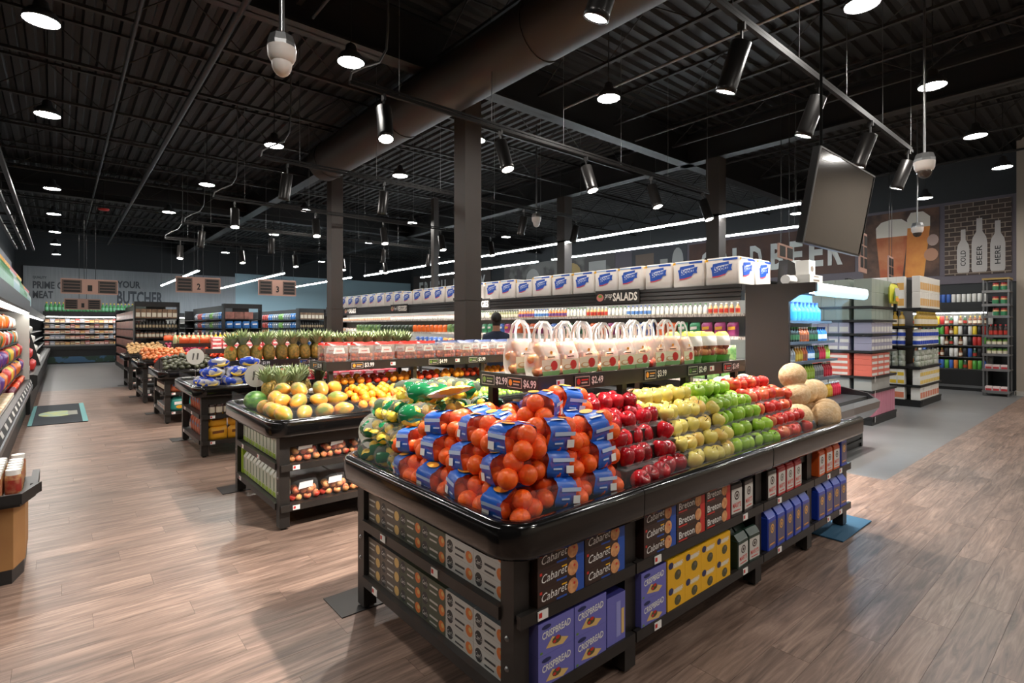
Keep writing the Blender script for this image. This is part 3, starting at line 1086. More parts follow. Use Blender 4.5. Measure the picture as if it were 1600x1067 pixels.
def sleeve():
    m = MB()
    n = 20
    secs = [(-0.048, 0.96), (-0.02, 1.0), (0.02, 1.0), (0.052, 0.95)]
    vs = []
    for x, s in secs:
        for k in range(n):
            a = 2 * PI * k / n
            c, sn = math.cos(a), math.sin(a)
            yy = 0.086 * s * math.copysign(abs(c) ** 0.6, c)
            zz = 0.066 + 0.069 * s * math.copysign(abs(sn) ** 0.7, sn)
            vs.append((x + 0.16 * yy + 0.006 * math.sin(5 * a), yy, zz + 0.003 * math.sin(7 * a + 60 * x)))
    fs = [(j * n + k, j * n + (k + 1) % n, (j + 1) * n + (k + 1) % n, (j + 1) * n + k) for j in range(3) for k in range(n)]
    m.add(vs, fs, BLUE, None, True)
    return m


slv = sleeve()
pr = MB()
# top print: orange half, text lines; front print (towards -y): white code box and lines
pr.add([(0.0 + 0.034 * math.cos(a), 0.036 + 0.026 * math.sin(a), 0.1365) for a in [2 * PI * k / 14 for k in range(14)]], [tuple(range(14))], ORNP)
pr.add([(0.045 + 0.02 * math.cos(a), -0.01 + 0.016 * math.sin(a), 0.1368) for a in [2 * PI * k / 12 for k in range(12)]], [tuple(range(12))], ORNP)
pr.add([(-0.04, -0.055, 0.1365), (0.025, -0.055, 0.1365), (0.025, -0.038, 0.1365), (-0.04, -0.038, 0.1365)], [(0, 1, 2, 3)], PAPER)
for sgn in (-1, 1):
    yv = sgn * 0.0895
    pr.add([(-0.042, yv, 0.078), (0.058, yv, 0.078), (0.058, yv, 0.094), (-0.042, yv, 0.094)], [(0, 1, 2, 3)], mat("print_pale_blue", (196, 212, 238), rough=0.4))
    pr.add([(0.02, yv, 0.030), (0.055, yv, 0.030), (0.055, yv, 0.062), (0.02, yv, 0.062)], [(0, 1, 2, 3)], PAPER)
    pr.add([(-0.04, yv, 0.045), (0.0, yv, 0.045), (0.0, yv, 0.052), (-0.04, yv, 0.052)], [(0, 1, 2, 3)], MATS["print_pale_blue"])
netm = MB().ball(0.135, 0.088, 0.066, NET, 14, 8, T((0, 0, 0.066)), e=0.75)
ORBAG = proto("orange_bag", None, [("net", netm), ("sleeve", slv, None, None, None, [("print", pr.mesh("print"))])])
ORBAG = (ORBAG[0], None, ORBAG[2] + oranges)

LAY = ["bottom", "second", "third", "top"]
layers = [(0, 0.865, 0.0), (1, 0.985, 0.02), (2, 1.10, 0.05)]
spots = []
for l, z, inset in layers:
    for b, y in enumerate((1.69, 1.945, 2.20, 2.43)):
        if l == 2 and b == 3:
            continue
        spots.append((l, 0, b, 1.405 + inset * 1.2, y + inset * 0.6, z, PI / 2))
    for a, x in ((1, 1.62), (2, 1.89)):
        for b in range(5 - (l == 2)):
            spots.append((l, a, b, x + 0.02 + inset * 0.3, 1.645 + inset + 0.172 * b, z, 0.0))
spots += [(3, 1, 0, 1.72, 1.83, 1.205, 0.25), (3, 2, 0, 1.97, 1.90, 1.205, -0.2)]
for l, a, b, x, y, z, rz in spots:
    lab = f"netted orange bag with blue sleeve, {LAY[l]} layer, {nth(b)} from the front, {nth(a)} from the aisle"
    spawn(ORBAG, lab, "fruit bag", "netted orange bags", (x + J(0.01), y + J(0.008), z), (J(0.16), J(0.16), rz + J(0.3)), (random.uniform(0.96, 1.1), random.uniform(0.98, 1.1), random.uniform(0.95, 1.08)))

# --- lemon bag: seven lemons in printed film
lem_mesh = ball_proto("lemon", M_LEMN, 0.037, 0.029, 0.029, 12, 8, 0.14)[1]
LFILM = film("green_printed_film", (238, 240, 225), 0.05, 0.15, rgb2=(24, 104, 62), scale=8.5, mid=0.56)
lemons = []
for (x, y, z) in ((-0.07, -0.03, 0.0), (-0.065, 0.035, 0.0), (0.012, -0.035, 0.0), (0.015, 0.03, 0.0), (0.082, 0.0, 0.0), (-0.03, 0.0, 0.05), (0.045, 0.0, 0.05)):
    lemons.append(("lemon", lem_mesh, (x, y, z + 0.004), (0, 0, J(3)), 1.0, ()))


def soft(p):
    x, y, z = p
    return (x + 0.006 * math.sin(60 * y), y + 0.006 * math.sin(50 * x + 3 * z), z + 0.063 + 0.005 * math.sin(70 * x))


lf = MB().ball(0.132, 0.084, 0.064, LFILM, 18, 10, e=0.8, fn=soft)
LEMBAG = ("lemon_bag", None, [("film", lf.mesh("film"), (0, 0, 0), (0, 0, 0), 1.0, ())] + lemons)
lemw = MB().pillow(0.24, 0.17, 0.04, mat("lemon_pouch_print", (246, 244, 228), rough=0.3, rgb2=(240, 200, 50), scale=9, mid=0.55, soft=0.02), 8, 6, wob=0.004)
for l, z, xs, ys in ((0, 0.865, [1.45, 1.70, 1.94], [2.56, 2.74, 2.92]), (1, 0.985, [1.46, 1.70, 1.93], [2.58, 2.75, 2.92]), (2, 1.10, [1.52, 1.76, 1.96], [2.58, 2.75, 2.90]), (3, 1.205, [1.62, 1.86], [2.66, 2.84])):
    for a, x in enumerate(xs):
        for b, y in enumerate(ys):
            spawn(LEMBAG, f"lemon bag in green film, {LAY[l]} layer, {nth(b)} beyond the oranges, {nth(a)} from the aisle", "fruit bag", "lemon bags", (x + J(0.012), y + J(0.008), z), (0, J(0.08), J(0.25)))
o = tag(ob("lemon_pouch", lemw, None, (1.66, 2.60, 1.255), (1.25, 0.05, 0.3)), "white printed lemon pouch lying on the lemon bags beside the oranges", "pouch")
# round paper sign behind the lemons and two on the next tables
TAUPE_ = mat("sign_taupe", (84, 80, 76), rough=0.6)
signm = MB().lathe([(0.0, 0.0), (0.12, 0.0), (0.12, 0.004), (0.0, 0.004)], 24, mat("card_pale", (196, 192, 184), rough=0.6), T(rot=(PI / 2, 0, 0)), smooth=False)
signp = MB().fpoly([(-0.045, -0.045), (-0.028, -0.045), (-0.012, 0.045), (-0.035, 0.05)], TAUPE_, 0.006).fpoly([(0.012, -0.045), (0.032, -0.045), (0.045, 0.045), (0.022, 0.05)], TAUPE_, 0.006).mesh("print")
signstick = MB().tube([(0, 0.002, -0.12), (0, 0.002, -0.34)], 0.004, 5, GREYM).mesh("stick")
signm = signm.mesh("round_sign")
for (x, y, z, rz, lab) in ((1.50, 3.05, 1.0, 2.6, "round white card sign behind the lemon bags"), (1.50, 8.93, 1.21, 0.15, "round white card sign between the avocados and the banana bags"), (1.55, 5.93, 1.14, 0.1, "round white card sign among the pineapples behind the papayas")):
    spawn(("round_sign", signm, [("print", signp, (0, 0, 0), (0, 0, 0), 1.0, ()), ("stick", signstick, (0, 0, 0), (0, 0, 0), 1.0, ())]), lab, "sign", "round card signs", (x, y, z), rz)

# --- stepped apple display on table one
st = MB()
for k in range(1, 4):
    st.box(2.09, 4.24, 1.553 + 0.055 * k, 2.055, ZDK + 0.079 * (k - 1), ZDK + 0.079 * k + 0.004, FRM)
ob("display_steps", st, t1)
VAR = [("dark red apple", A_RED, 2.14, 2.54, 0.097, "red apple display"), ("yellow apple", A_YEL, 2.65, 3.09, 0.091, "yellow apple display"), ("green apple", A_GRN, 3.18, 3.64, 0.091, "green apple display"), ("pink-red apple", A_PNK, 3.735, 4.2, 0.091, "pink-red apple display")]
TRAYF = film("tray_film", (228, 226, 224), 0.05, 0.1)
TIER = ["bottom", "second", "third", "top"]
for vi, (nm, A, xa, xb, pitch, grp) in enumerate(VAR):
    n = int((xb - xa) / pitch + 0.5) + 1
    for k in range(4):
        z = ZDK + 0.079 * k + 0.006
        y0 = 1.602 + 0.055 * k
        rows = 4 if k == 3 else 1
        # clear tray under each tier
        tr = MB().box(xa - 0.04, xa + pitch * (n - 1) + 0.04, y0 - 0.045, y0 - 0.043, z, z + 0.028, TRAYF)
        tr.box(xa - 0.04, xa + pitch * (n - 1) + 0.04, y0 - 0.043, y0 + 0.05 + 0.08 * (rows - 1), z, z + 0.001, TRAYF)
        tag(ob("fruit_tray", tr), f"clear plastic tray under the {TIER[k]} tier of the {grp}", "tray", "clear fruit trays")
        for r in range(rows):
            for c in range(n):
                x = xa + pitch * c + J(0.004)
                y = y0 + 0.09 * r + J(0.004)
                zz = z + 0.001 + 0.004 * r
                tilt = (J(0.7) + (-0.5 if r == 0 else 0), J(0.6), J(3))
                rowtxt = f", {nth(r)} row back" if rows > 1 else ""
                spawn(A, f"{nm} in the {TIER[k]} display tier{rowtxt}, {nth(c)} along the row", "apple", grp + " apples", (x, y, zz + 0.004), (J(0.7), J(0.6), J(3)), random.uniform(0.96, 1.06))
    # a loose layer on top, stepping back to the riser
    for r in range(2):
        for c in range(n - 1):
            spawn(A, f"{nm} lying on top of the {grp}, {nth(r)} row, {nth(c)} along", "apple", grp + " apples", (xa + pitch * (c + 0.5), 1.602 + 0.055 * 3 + 0.09 * (r + 1.5), ZDK + 0.079 * 3 + 0.082), (J(0.5), J(0.5), J(3)), random.uniform(0.96, 1.05))

# melons at the far end of table one
k = 0
for (x, y, z, lab) in [(4.41 + 0.21 * i, 1.665 + 0.205 * j, ZDK + 0.001, f"cantaloupe in the bottom layer, {nth(j)} from the front, {nth(i)} from the pink-red apples") for i in range(3) for j in range(2)] + \
    [(4.50 + 0.21 * i, 1.76 + 0.2 * j, ZDK + 0.155, f"cantaloupe in the second layer, {nth(j)} from the front, {nth(i)} from the pink-red apples") for i in range(2) for j in range(1)] + \
    [(4.90, 1.73, ZDK + 0.155, "cantaloupe in the second layer at the very end of the table"), (4.53, 1.84, ZDK + 0.31, "tan netted cantaloupe alone on top of the melon pile")]:
    spawn(F_MEL, lab, "melon", "cantaloupes", (x + J(0.006), y + J(0.006), z), (J(0.5), J(0.5), J(3)), 1.0)
for i, (x, y) in enumerate(((4.30, 2.32), (4.50, 2.34), (4.72, 2.32))):
    spawn(F_HON, f"pale honeydew melon behind the apples under the riser end, {nth(i)} from the aisle", "melon", "honeydew melons", (x, y, 1.06), (0, 0, J(3)))
ob("melon_stand", MB().box(4.2, 4.85, 2.22, 2.42, ZDK, 1.06, FRM), t1)

# mangoes behind, facing the second table
for r in range(3):
    for c in range(11):
        spawn(F_MAN, f"pink and yellow mango behind the apple riser, {nth(r)} row, {nth(c)} from the lemon bags", "mango", "mangoes", (2.16 + 0.118 * c + J(0.006), 2.66 + 0.09 * r, ZDK + 0.13 - 0.055 * r), (0, 0, J(0.5)))
    ob("mango_step", MB().box(2.09, 3.5, 2.62 + 0.09 * r, 2.70 + 0.09 * r, ZDK, ZDK + 0.13 - 0.055 * r - 0.001, FRM), t1)
for r in range(2):
    for c in range(12):
        spawn(F_MAN, f"pink and yellow mango on the step under the riser, {nth(r)} row, {nth(c)} from the aisle", "mango", "mangoes", (2.05 + 0.116 * c + J(0.006), 2.50 + 0.085 * r, ZDK + 0.245 - 0.03 * r), (0, 0, J(0.5)), 0.98)
ob("mango_step", MB().box(1.98, 3.5, 2.46, 2.615, ZDK, ZDK + 0.213, FRM), t1)

r1 = riser(0, 1.90, 4.12, 2.03, 2.52, 1.375, "black display riser over the apples, carrying apple totes and pouches",
           [(2.16, "$2.49", RED), (2.80, "$3.99", ORNP), (3.30, "$2.49", M_GREEN), (3.78, "$3.49", RED)],
           [(2.50, "$2.99", M_GREEN), (2.265, "$6.99", ORNP)])
ob("price_tag", tagm, r1, (2.05, 2.017, 1.345))
ob("price_tag", tagm, r1, (3.62, 2.017, 1.345))

# --- apple totes and pouches on the riser
TOTEF = film("tote_film", (246, 244, 234), 0.30, 0.2)
HANDLE = mat("tote_handle", (244, 244, 242), rough=0.4)
TGRN = mat("tote_green", (128, 176, 110), rough=0.5)
TAN = mat("print_tan", (214, 176, 120), rough=0.5)
CREAM = mat("print_cream", (240, 234, 204), rough=0.5)
bag_apple = apple_mesh("apple", M_BAGA, 0.038, 1.0, 10)


def tote_parts():
    w, h_, dp = 0.165, 0.20, 0.115
    body = MB()
    n = 4
    secs = [(0.0, 0.88, 0.9), (0.05, 1.0, 1.0), (0.12, 1.0, 1.0), (0.20, 0.9, 0.45)]
    vs = []
    ring = [(-1, -1), (-0.4, -1.08), (0.4, -1.08), (1, -1), (1.04, 0), (1, 1), (0.4, 1.08), (-0.4, 1.08), (-1, 1), (-1.04, 0)]
    for z, sx, sy in secs:
        for a, b in ring:
            vs.append((a * w / 2 * sx, b * dp / 2 * sy, z))
    n = len(ring)
    fs = [(j * n + k, j * n + (k + 1) % n, (j + 1) * n + (k + 1) % n, (j + 1) * n + k) for j in range(3) for k in range(n)] + [tuple(reversed(range(n)))]
    body.add(vs, fs, TOTEF, None, True)
    hd = []
    for sgn in (-1, 1):
        m = MB()
        pts = [(-0.05, sgn * 0.026, 0.19), (-0.052, sgn * 0.022, 0.235), (-0.04, sgn * 0.018, 0.275), (-0.012, sgn * 0.014, 0.298), (0.018, sgn * 0.014, 0.296), (0.042, sgn * 0.018, 0.27), (0.052, sgn * 0.022, 0.23), (0.05, sgn * 0.026, 0.19)]
        vs = []
        for i, p in enumerate(pts):
            a = Vector(pts[max(0, i - 1)])
            b = Vector(pts[min(len(pts) - 1, i + 1)])
            t = (b - a).normalized()
            nn = Vector((-t.z, 0, t.x)) * 0.009
            q = Vector(p)
            vs += [tuple(q + nn + Vector((0, 0.0012, 0))), tuple(q - nn + Vector((0, 0.0012, 0))), tuple(q - nn - Vector((0, 0.0012, 0))), tuple(q + nn - Vector((0, 0.0012, 0)))]
        fs = [(4 * i + k, 4 * i + (k + 1) % 4, 4 * i + 4 + (k + 1) % 4, 4 * i + 4 + k) for i in range(len(pts) - 1) for k in range(4)]
        m.add(vs, fs, HANDLE, None, False)
        hd.append(("handle", m.mesh("handle"), (0, 0, 0), (0, 0, 0), 1.0, ()))
    p = MB()
    M = T((0, -0.0635, 0))
    p.fpoly([(-0.07, 0.012), (0.07, 0.012), (0.075, 0.036), (-0.075, 0.036)], TGRN, 0.001, M)
    p.frect(-0.078, 0.078, 0.036, 0.10, CREAM, 0.0005, M)
    p.fdisc(0.024, 0.066, 0.030, 0.028, RED, 0.002, 12, M)
    p.fdisc(-0.032, 0.054, 0.036, 0.016, TAN, 0.0024, 12, M)
    p.fdisc(-0.030, 0.056, 0.026, 0.010, CREAM, 0.0028, 12, M)
    p.frect(-0.03, 0.03, 0.112, 0.118, INK, 0.001, M)
    p.fdisc(0.0, 0.14, 0.012, 0.010, ORNP, 0.001, 8, M)
    ap = []
    for (x, y, z) in ((-0.04, -0.01, 0.004), (0.04, 0.006, 0.004), (0.0, 0.012, 0.062), (-0.048, 0.0, 0.07), (0.048, -0.006, 0.068), (-0.015, 0.0, 0.128), (0.036, 0.004, 0.130)):
        ap.append(("apple", bag_apple, (x, y, z), (J(0.6), J(0.6), J(3)), 1.0, ()))
    return [("bag", body.mesh("bag"), (0, 0, 0), (0, 0, 0), 1.0, [("print", p.mesh("print"))])] + hd + ap


TOTE = ("apple_tote", None, tote_parts())
for r in range(2):
    for c in range(9 if r == 0 else 8):
        spawn(TOTE, f"translucent apple tote on the riser, {'front' if r == 0 else 'back'} row, {nth(c)} from the aisle", "tote bag", "apple totes on the riser",
              (1.995 + 0.172 * c + (0.05 if r else 0) + J(0.01), 2.12 + 0.20 * r + J(0.012), 1.3755), (0, 0, J(0.2)), (random.uniform(0.95, 1.05), 1, random.uniform(0.95, 1.06)))
PWH = mat("pouch_white", (240, 238, 232), rough=0.3)
PYEL = mat("pouch_yellow", (222, 220, 70), rough=0.35)
PGRN = mat("pouch_green", (88, 170, 60), rough=0.35)


def pouch_parts():
    w, h_, t_ = 0.185, 0.235, 0.11
    a = MB().pillow(w, h_, t_, PGRN, 8, 2, None, 0.1, 0.0, 0.24)
    b = MB().pillow(w, h_, t_, WRAP, 8, 3, None, 0.1, 0.24, 0.55)
    c = MB().pillow(w, h_, t_, PWH, 8, 3, None, 0.1, 0.55, 0.86)
    d_ = MB().pillow(w, h_, t_, PYEL, 8, 2, None, 0.1, 0.86, 1.0)
    ap = [("apple", bag_apple, (x, y, z), (J(0.6), J(0.6), J(3)), 0.9, ()) for x, y, z in ((-0.045, 0, 0.05), (0.0, -0.012, 0.052), (0.046, 0, 0.05), (-0.022, 0.004, 0.098), (0.026, 0.0, 0.096))]
    lg = MB().fdisc(-0.045, 0.165, 0.012, 0.016, RED, 0.044).frect(-0.025, 0.06, 0.158, 0.166, RED, 0.045).mesh("print")
    return [("bottom_band", a.mesh("bottom_band"), (0, 0, 0), (0, 0, 0), 1.0, ()), ("window", b.mesh("window"), (0, 0, 0), (0, 0, 0), 1.0, ()), ("front_panel", c.mesh("front_panel"), (0, 0, 0), (0, 0, 0), 1.0, [("print", lg)]), ("top_band", d_.mesh("top_band"), (0, 0, 0), (0, 0, 0), 1.0, ())] + ap


POUCH = ("apple_pouch", None, pouch_parts())
for r in range(2):
    for c in range(3):
        spawn(POUCH, f"apple pouch with yellow top and green foot, {'front' if r == 0 else 'back'} row, {nth(c)} from the totes", "pouch", "apple pouches on the riser", (3.55 + 0.205 * c + 0.03 * r, 2.12 + 0.2 * r, 1.3755), (J(0.05), 0, J(0.15)))

# ================================================================== GOODS ON THE SHELVES OF TABLE ONE
def carton(name, w, d_, h_, front, side, top, prints, extra=None):
    """carton with its front at y=0 (facing -y), centred on x; prints(MB) draws on the front"""
    m = MB()
    x0, x1 = -w / 2, w / 2
    m.add([(x0, 0, 0), (x1, 0, 0), (x1, 0, h_), (x0, 0, h_)], [(0, 1, 2, 3)], front)
    m.add([(x0, d_, 0), (x1, d_, 0), (x1, d_, h_), (x0, d_, h_)], [(3, 2, 1, 0)], front)
    m.add([(x0, 0, 0), (x0, d_, 0), (x0, d_, h_), (x0, 0, h_)], [(3, 2, 1, 0)], side)
    m.add([(x1, 0, 0), (x1, d_, 0), (x1, d_, h_), (x1, 0, h_)], [(0, 1, 2, 3)], side)
    m.add([(x0, 0, h_), (x1, 0, h_), (x1, d_, h_), (x0, d_, h_)], [(0, 1, 2, 3)], top)
    m.add([(x0, 0, 0), (x1, 0, 0), (x1, d_, 0), (x0, d_, 0)], [(3, 2, 1, 0)], top)
    parts = []
    p, q = MB(), MB()
    prints(p, q)
    if p.v:
        parts.append(("picture_print", p.mesh("picture_print"), (0, 0, 0), (0, 0, 0), 1.0, ()))
    if q.v:
        parts.append(("lettering", q.mesh("lettering"), (0, 0, 0), (0, 0, 0), 1.0, ()))
    return (name, m.mesh(name), parts)


CHOC = mat("carton_brown", (58, 40, 34), rough=0.4)
CBLU = mat("carton_blue", (44, 86, 176), rough=0.4)
CNAV = mat("carton_navy", (36, 44, 92), rough=0.4)
CRED = mat("carton_red", (206, 54, 46), rough=0.4)
LILA = mat("carton_lilac", (112, 112, 190), rough=0.4)
LILD = mat("carton_lilac_dark", (52, 50, 116), rough=0.4)
YELB = mat("carton_yellow", (240, 182, 34), rough=0.4)
BISC = mat("biscuit_tan", (226, 170, 116), rough=0.6, rgb2=(206, 136, 90), scale=40)
OLIV = mat("carton_olive", (84, 88, 72), rough=0.45)
PALG = mat("carton_pale_grey", (206, 204, 198), rough=0.45)
DGRY = mat("carton_dark_grey", (58, 58, 58), rough=0.45)
TAUP = mat("carton_taupe", (108, 98, 88), rough=0.45)
COPP = mat("print_copper", (226, 128, 66), rough=0.5)
GOLD = mat("print_gold", (226, 190, 120), rough=0.5)


def pr_cab(p, q):
    p.frect(0.085, 0.135, 0.0, 0.074, CBLU, 0.0006)
    p.fdisc(0.066, 0.037, 0.032, 0.032, BISC, 0.0010)
    p.fdisc(0.075, 0.046, 0.007, 0.006, CRED, 0.0014, 6)
    p.frect(-0.125, -0.112, 0.055, 0.066, CRED, 0.0008)
    p.frect(0.0, 0.03, 0.058, 0.064, YELB, 0.0008)
    p.frect(-0.03, 0.03, 0.008, 0.016, CBLU, 0.0008)
    q.ftext("Cabaret", -0.115, 0.032, 0.022, 0.056, PAPER, 0.0012, 0.0, 0.25, 0.01)


def pr_bre(p, q):
    p.frect(0.088, 0.135, 0.0, 0.074, CRED, 0.0006)
    p.fdisc(0.068, 0.037, 0.031, 0.032, BISC, 0.0010)
    p.frect(-0.12, -0.04, 0.008, 0.016, CRED, 0.0008)
    q.ftext("Breton", -0.118, 0.03, 0.022, 0.058, PAPER, 0.0012, 0.01)


def pr_cri(w, h_):
    def f(p, q):
        p.fpoly([(-w * 0.3, h_ * 0.18), (w * 0.18, h_ * 0.06), (w * 0.34, h_ * 0.2), (-w * 0.12, h_ * 0.46)], GOLD, 0.0008)
        p.fdisc(0.0, h_ * 0.30, w * 0.13, h_ * 0.12, mat("print_olive", (84, 80, 50)), 0.0011, 10)
        p.fdisc(w * 0.03, h_ * 0.36, w * 0.06, h_ * 0.06, RED, 0.0014, 8)
        p.fdisc(-w * 0.06, h_ * 0.27, w * 0.045, h_ * 0.05, RED, 0.0014, 8)
        p.fdisc(-w * 0.28, h_ * 0.84, w * 0.13, h_ * 0.07, CNAV, 0.0010, 12)
        p.fdisc(-w * 0.42, h_ * 0.10, w * 0.04, h_ * 0.04, M_GREEN, 0.0010, 8)
        q.ftext("CRISPBREAD", -w * 0.40, w * 0.40, h_ * 0.48, h_ * 0.70, PAPER, 0.0014, 0.02, 0, h_ * 0.08)
    return f


def pr_yel(p, q):
    p.fdisc(-0.05, 0.100, 0.022, 0.018, CNAV, 0.0010, 12)
    p.fdisc(0.012, 0.040, 0.030, 0.026, mat("print_olive", (84, 80, 50)), 0.0010, 10)
    p.fdisc(0.020, 0.048, 0.012, 0.010, TAUP, 0.0013, 8)
    p.frect(-0.03, 0.05, 0.080, 0.100, mat("print_sand", (236, 214, 160)), 0.0008)
    q.ftext("CRISPBREAD", -0.028, 0.06, 0.084, 0.104, PAPER, 0.0012, 0.02, 0, 0.004)


def pr_cracker(body, food):
    def f(p, q):
        p.fdisc(-0.072, 0.037, 0.026, 0.030, DGRY, 0.0008, 14)
        p.fdisc(0.078, 0.036, 0.026, 0.026, food, 0.0008, 12)
        p.fdisc(0.086, 0.042, 0.012, 0.012, GOLD, 0.0011, 8)
        p.frect(-0.03, 0.035, 0.012, 0.020, DGRY if body is PALG else PALG, 0.0008)
        q.ftext("Carr's", -0.094, -0.050, 0.026, 0.048, PAPER, 0.0012, 0.0, 0.2)
        p.frect(-0.03, 0.045, 0.040, 0.050, DGRY if body is PALG else PALG, 0.0008)
    return f


CABR = carton("cracker_box", 0.272, 0.10, 0.074, CHOC, CHOC, CNAV, pr_cab)
BRET = carton("cracker_box", 0.272, 0.10, 0.074, CHOC, CHOC, CRED, pr_bre)
CRSP = carton("crispbread_box", 0.205, 0.06, 0.132, LILA, LILA, LILD, pr_cri(0.205, 0.132))
YELW = carton("crispbread_box", 0.158, 0.06, 0.130, YELB, YELB, YELB, pr_yel)
CSID = carton("crispbread_box", 0.13, 0.20, 0.225, LILA, LILA, LILD, lambda p, q: (p.frect(0.0, 0.03, 0.03, 0.19, mat("print_pale_lilac", (150, 152, 214)), 0.0008), p.frect(0.036, 0.056, 0.035, 0.15, GOLD, 0.001)))
PALE = carton("cracker_box", 0.218, 0.105, 0.074, PALG, PALG, GREYM if False else mat("carton_steel", (110, 114, 116), rough=0.4), pr_cracker(PALG, COPP))
OLVE = carton("cracker_box", 0.218, 0.105, 0.074, OLIV, OLIV, mat("carton_forest", (48, 58, 42), rough=0.4), pr_cracker(OLIV, COPP))
TAPE = carton("cracker_box", 0.218, 0.105, 0.074, TAUP, TAUP, DGRY, pr_cracker(TAUP, GOLD))

YF = TABLES[0][0] - 0.03       # front plane of goods on the long side
# long side, first bay
for c in range(2):
    for r in range(3):
        for dpt in range(2):
            spawn(CABR, f"brown and blue cracker box under the oranges, {nth(c)} stack, {nth(r)} up, {'front' if dpt == 0 else 'behind'}", "box", "brown and blue cracker boxes", (1.575 + 0.279 * c, YF + 0.102 * dpt, ZU + 0.0005 + 0.0745 * r))
for c in range(2):
    for r in range(2):
        spawn(CRSP, f"lilac crispbread box under the oranges, {nth(c)} column, {'lower' if r == 0 else 'upper'}", "box", "lilac crispbread boxes", (1.545 + 0.21 * c, YF + 0.0, ZL + 0.0005 + 0.1325 * r))
spawn(CSID, "lilac crispbread box turned sideways at the end of the bottom shelf under the oranges", "box", None, (1.935, YF + 0.005, ZL + 0.0005))
# second bay
for c in range(3):
    for r in range(3):
        for dpt in range(2):
            P = CABR if c == 0 else BRET
            w = "brown and blue" if c == 0 else "brown and red"
            spawn(P, f"{w} cracker box under the red apples, {nth(c)} stack, {nth(r)} up, {'front' if dpt == 0 else 'behind'}", "box", f"{w} cracker boxes", (2.275 + 0.281 * c, YF + 0.102 * dpt, ZU + 0.0005 + 0.0745 * r))
for r in range(2):
    spawn(CRSP, f"lilac crispbread box beside the yellow boxes, {'lower' if r == 0 else 'upper'} one", "box", "lilac crispbread boxes", (2.22, YF, ZL + 0.0005 + 0.1325 * r), 0)
for c in range(4):
    for r in range(2):
        spawn(YELW, f"bright yellow crispbread box, {nth(c)} in the {'lower' if r == 0 else 'upper'} row", "box", "yellow crispbread boxes", (2.415 + 0.1595 * c, YF, ZL + 0.0005 + 0.1305 * r))


def snack_bag(name, w, h_, d_, body, panel, disc, word, wcol):
    m = MB().cbox(-w / 2, w / 2, 0, d_, 0, h_ * 0.86, body, 0.006)
    m.prism([(0.004, h_ * 0.86), (d_ - 0.004, h_ * 0.86), (d_ * 0.6, h_), (d_ * 0.4, h_)], -w / 2 + 0.004, w / 2 - 0.004, body, axis="x")
    p = MB().frect(-w * 0.46, w * 0.46, h_ * 0.10, h_ * 0.74, panel, 0.0008)
    p.fdisc(0, h_ * 0.56, w * 0.22, h_ * 0.12, disc, 0.0012, 14)
    p.fdisc(0, h_ * 0.56, w * 0.15, h_ * 0.08, panel, 0.0015, 12)
    p.fdisc(0, h_ * 0.56, w * 0.09, h_ * 0.05, disc, 0.0018, 10)
    q = MB()
    if word:
        q.ftext(word, -w * 0.36, w * 0.36, h_ * 0.24, h_ * 0.38, wcol, 0.0012, 0.02)
    q.frect(-w * 0.3, w * 0.3, h_ * 0.15, h_ * 0.18, wcol, 0.0011)
    return (name, m.mesh(name), [("picture_print", p.mesh("picture_print"), (0, 0, 0), (0, 0, 0), 1.0, ()), ("lettering", q.mesh("lettering"), (0, 0, 0), (0, 0, 0), 1.0, ())])


BAGK = snack_bag("cracker_bag", 0.125, 0.225, 0.07, mat("bag_black", (44, 38, 38), rough=0.35), PALG, CHOC, "MARY'S", CRED)
BAGR = snack_bag("cracker_bag", 0.12, 0.215, 0.07, mat("bag_red", (176, 36, 40), rough=0.35), PALG, TAUP, "MARY'S", CRED)
BAGG = snack_bag("cracker_bag", 0.135, 0.20, 0.07, mat("bag_green", (34, 56, 46), rough=0.35), PALG, CHOC, "MARY'S", CRED)
BAGO = snack_bag("cracker_bag", 0.125, 0.215, 0.07, mat("bag_orange", (216, 94, 36), rough=0.35), PALG, CHOC, "MARY'S", CRED)
BAGB = snack_bag("chip_bag", 0.125, 0.25, 0.08, mat("bag_blue", (34, 66, 180), rough=0.3), mat("bag_blue_panel", (92, 84, 110), rough=0.35), mat("bag_gold_print", (232, 170, 60), rough=0.4), None, ORNP)
for c in range(2):
    spawn(BAGK, f"black and white cracker bag under the yellow apples, {'nearer the brown boxes' if c == 0 else 'nearer the red bags'}", "bag", "black and white cracker bags", (3.05 + 0.15 * c, YF, ZU + 0.0005), J(0.06))
for c in range(2):
    for dpt in range(2):
        spawn(BAGG, f"dark green and white cracker bag beside the yellow boxes, {nth(c)} along, {'front' if dpt == 0 else 'behind'}", "bag", "dark green cracker bags", (3.13 + 0.145 * c, YF + 0.085 * dpt, ZL + 0.0005), J(0.05))
spawn(BAGK, "black and white cracker bag at the head of the row of red bags", "bag", None, (3.52, YF, ZU + 0.0005))
for c in range(3):
    for dpt in range(2):
        spawn(BAGR, f"red and white cracker bag under the green apples, {nth(c)} along, {'front' if dpt == 0 else 'behind'}", "bag", "red cracker bags", (3.665 + 0.132 * c, YF + 0.085 * dpt, ZU + 0.0005), J(0.05))
for c in range(5):
    spawn(BAGB, f"blue snack bag under the red bags, {nth(c)} along the bottom shelf", "bag", "blue snack bags", (3.52 + 0.136 * c, YF, ZL + 0.0005), J(0.06))
for c in range(3):
    spawn(BAGO, f"orange and white cracker bag under the melons, {nth(c)} along", "bag", "orange cracker bags", (4.36 + 0.15 * c, YF, ZU + 0.0005), J(0.05))
spawn(BAGB, "blue snack bag next to the orange bags on the upper shelf", "bag", None, (4.82, YF, ZU + 0.0005))
for c in range(4):
    spawn(BAGB, f"blue snack bag on the bottom shelf under the orange bags, {nth(c)} along", "bag", "blue snack bags by the mat", (4.36 + 0.15 * c, YF, ZL + 0.0005), J(0.06))
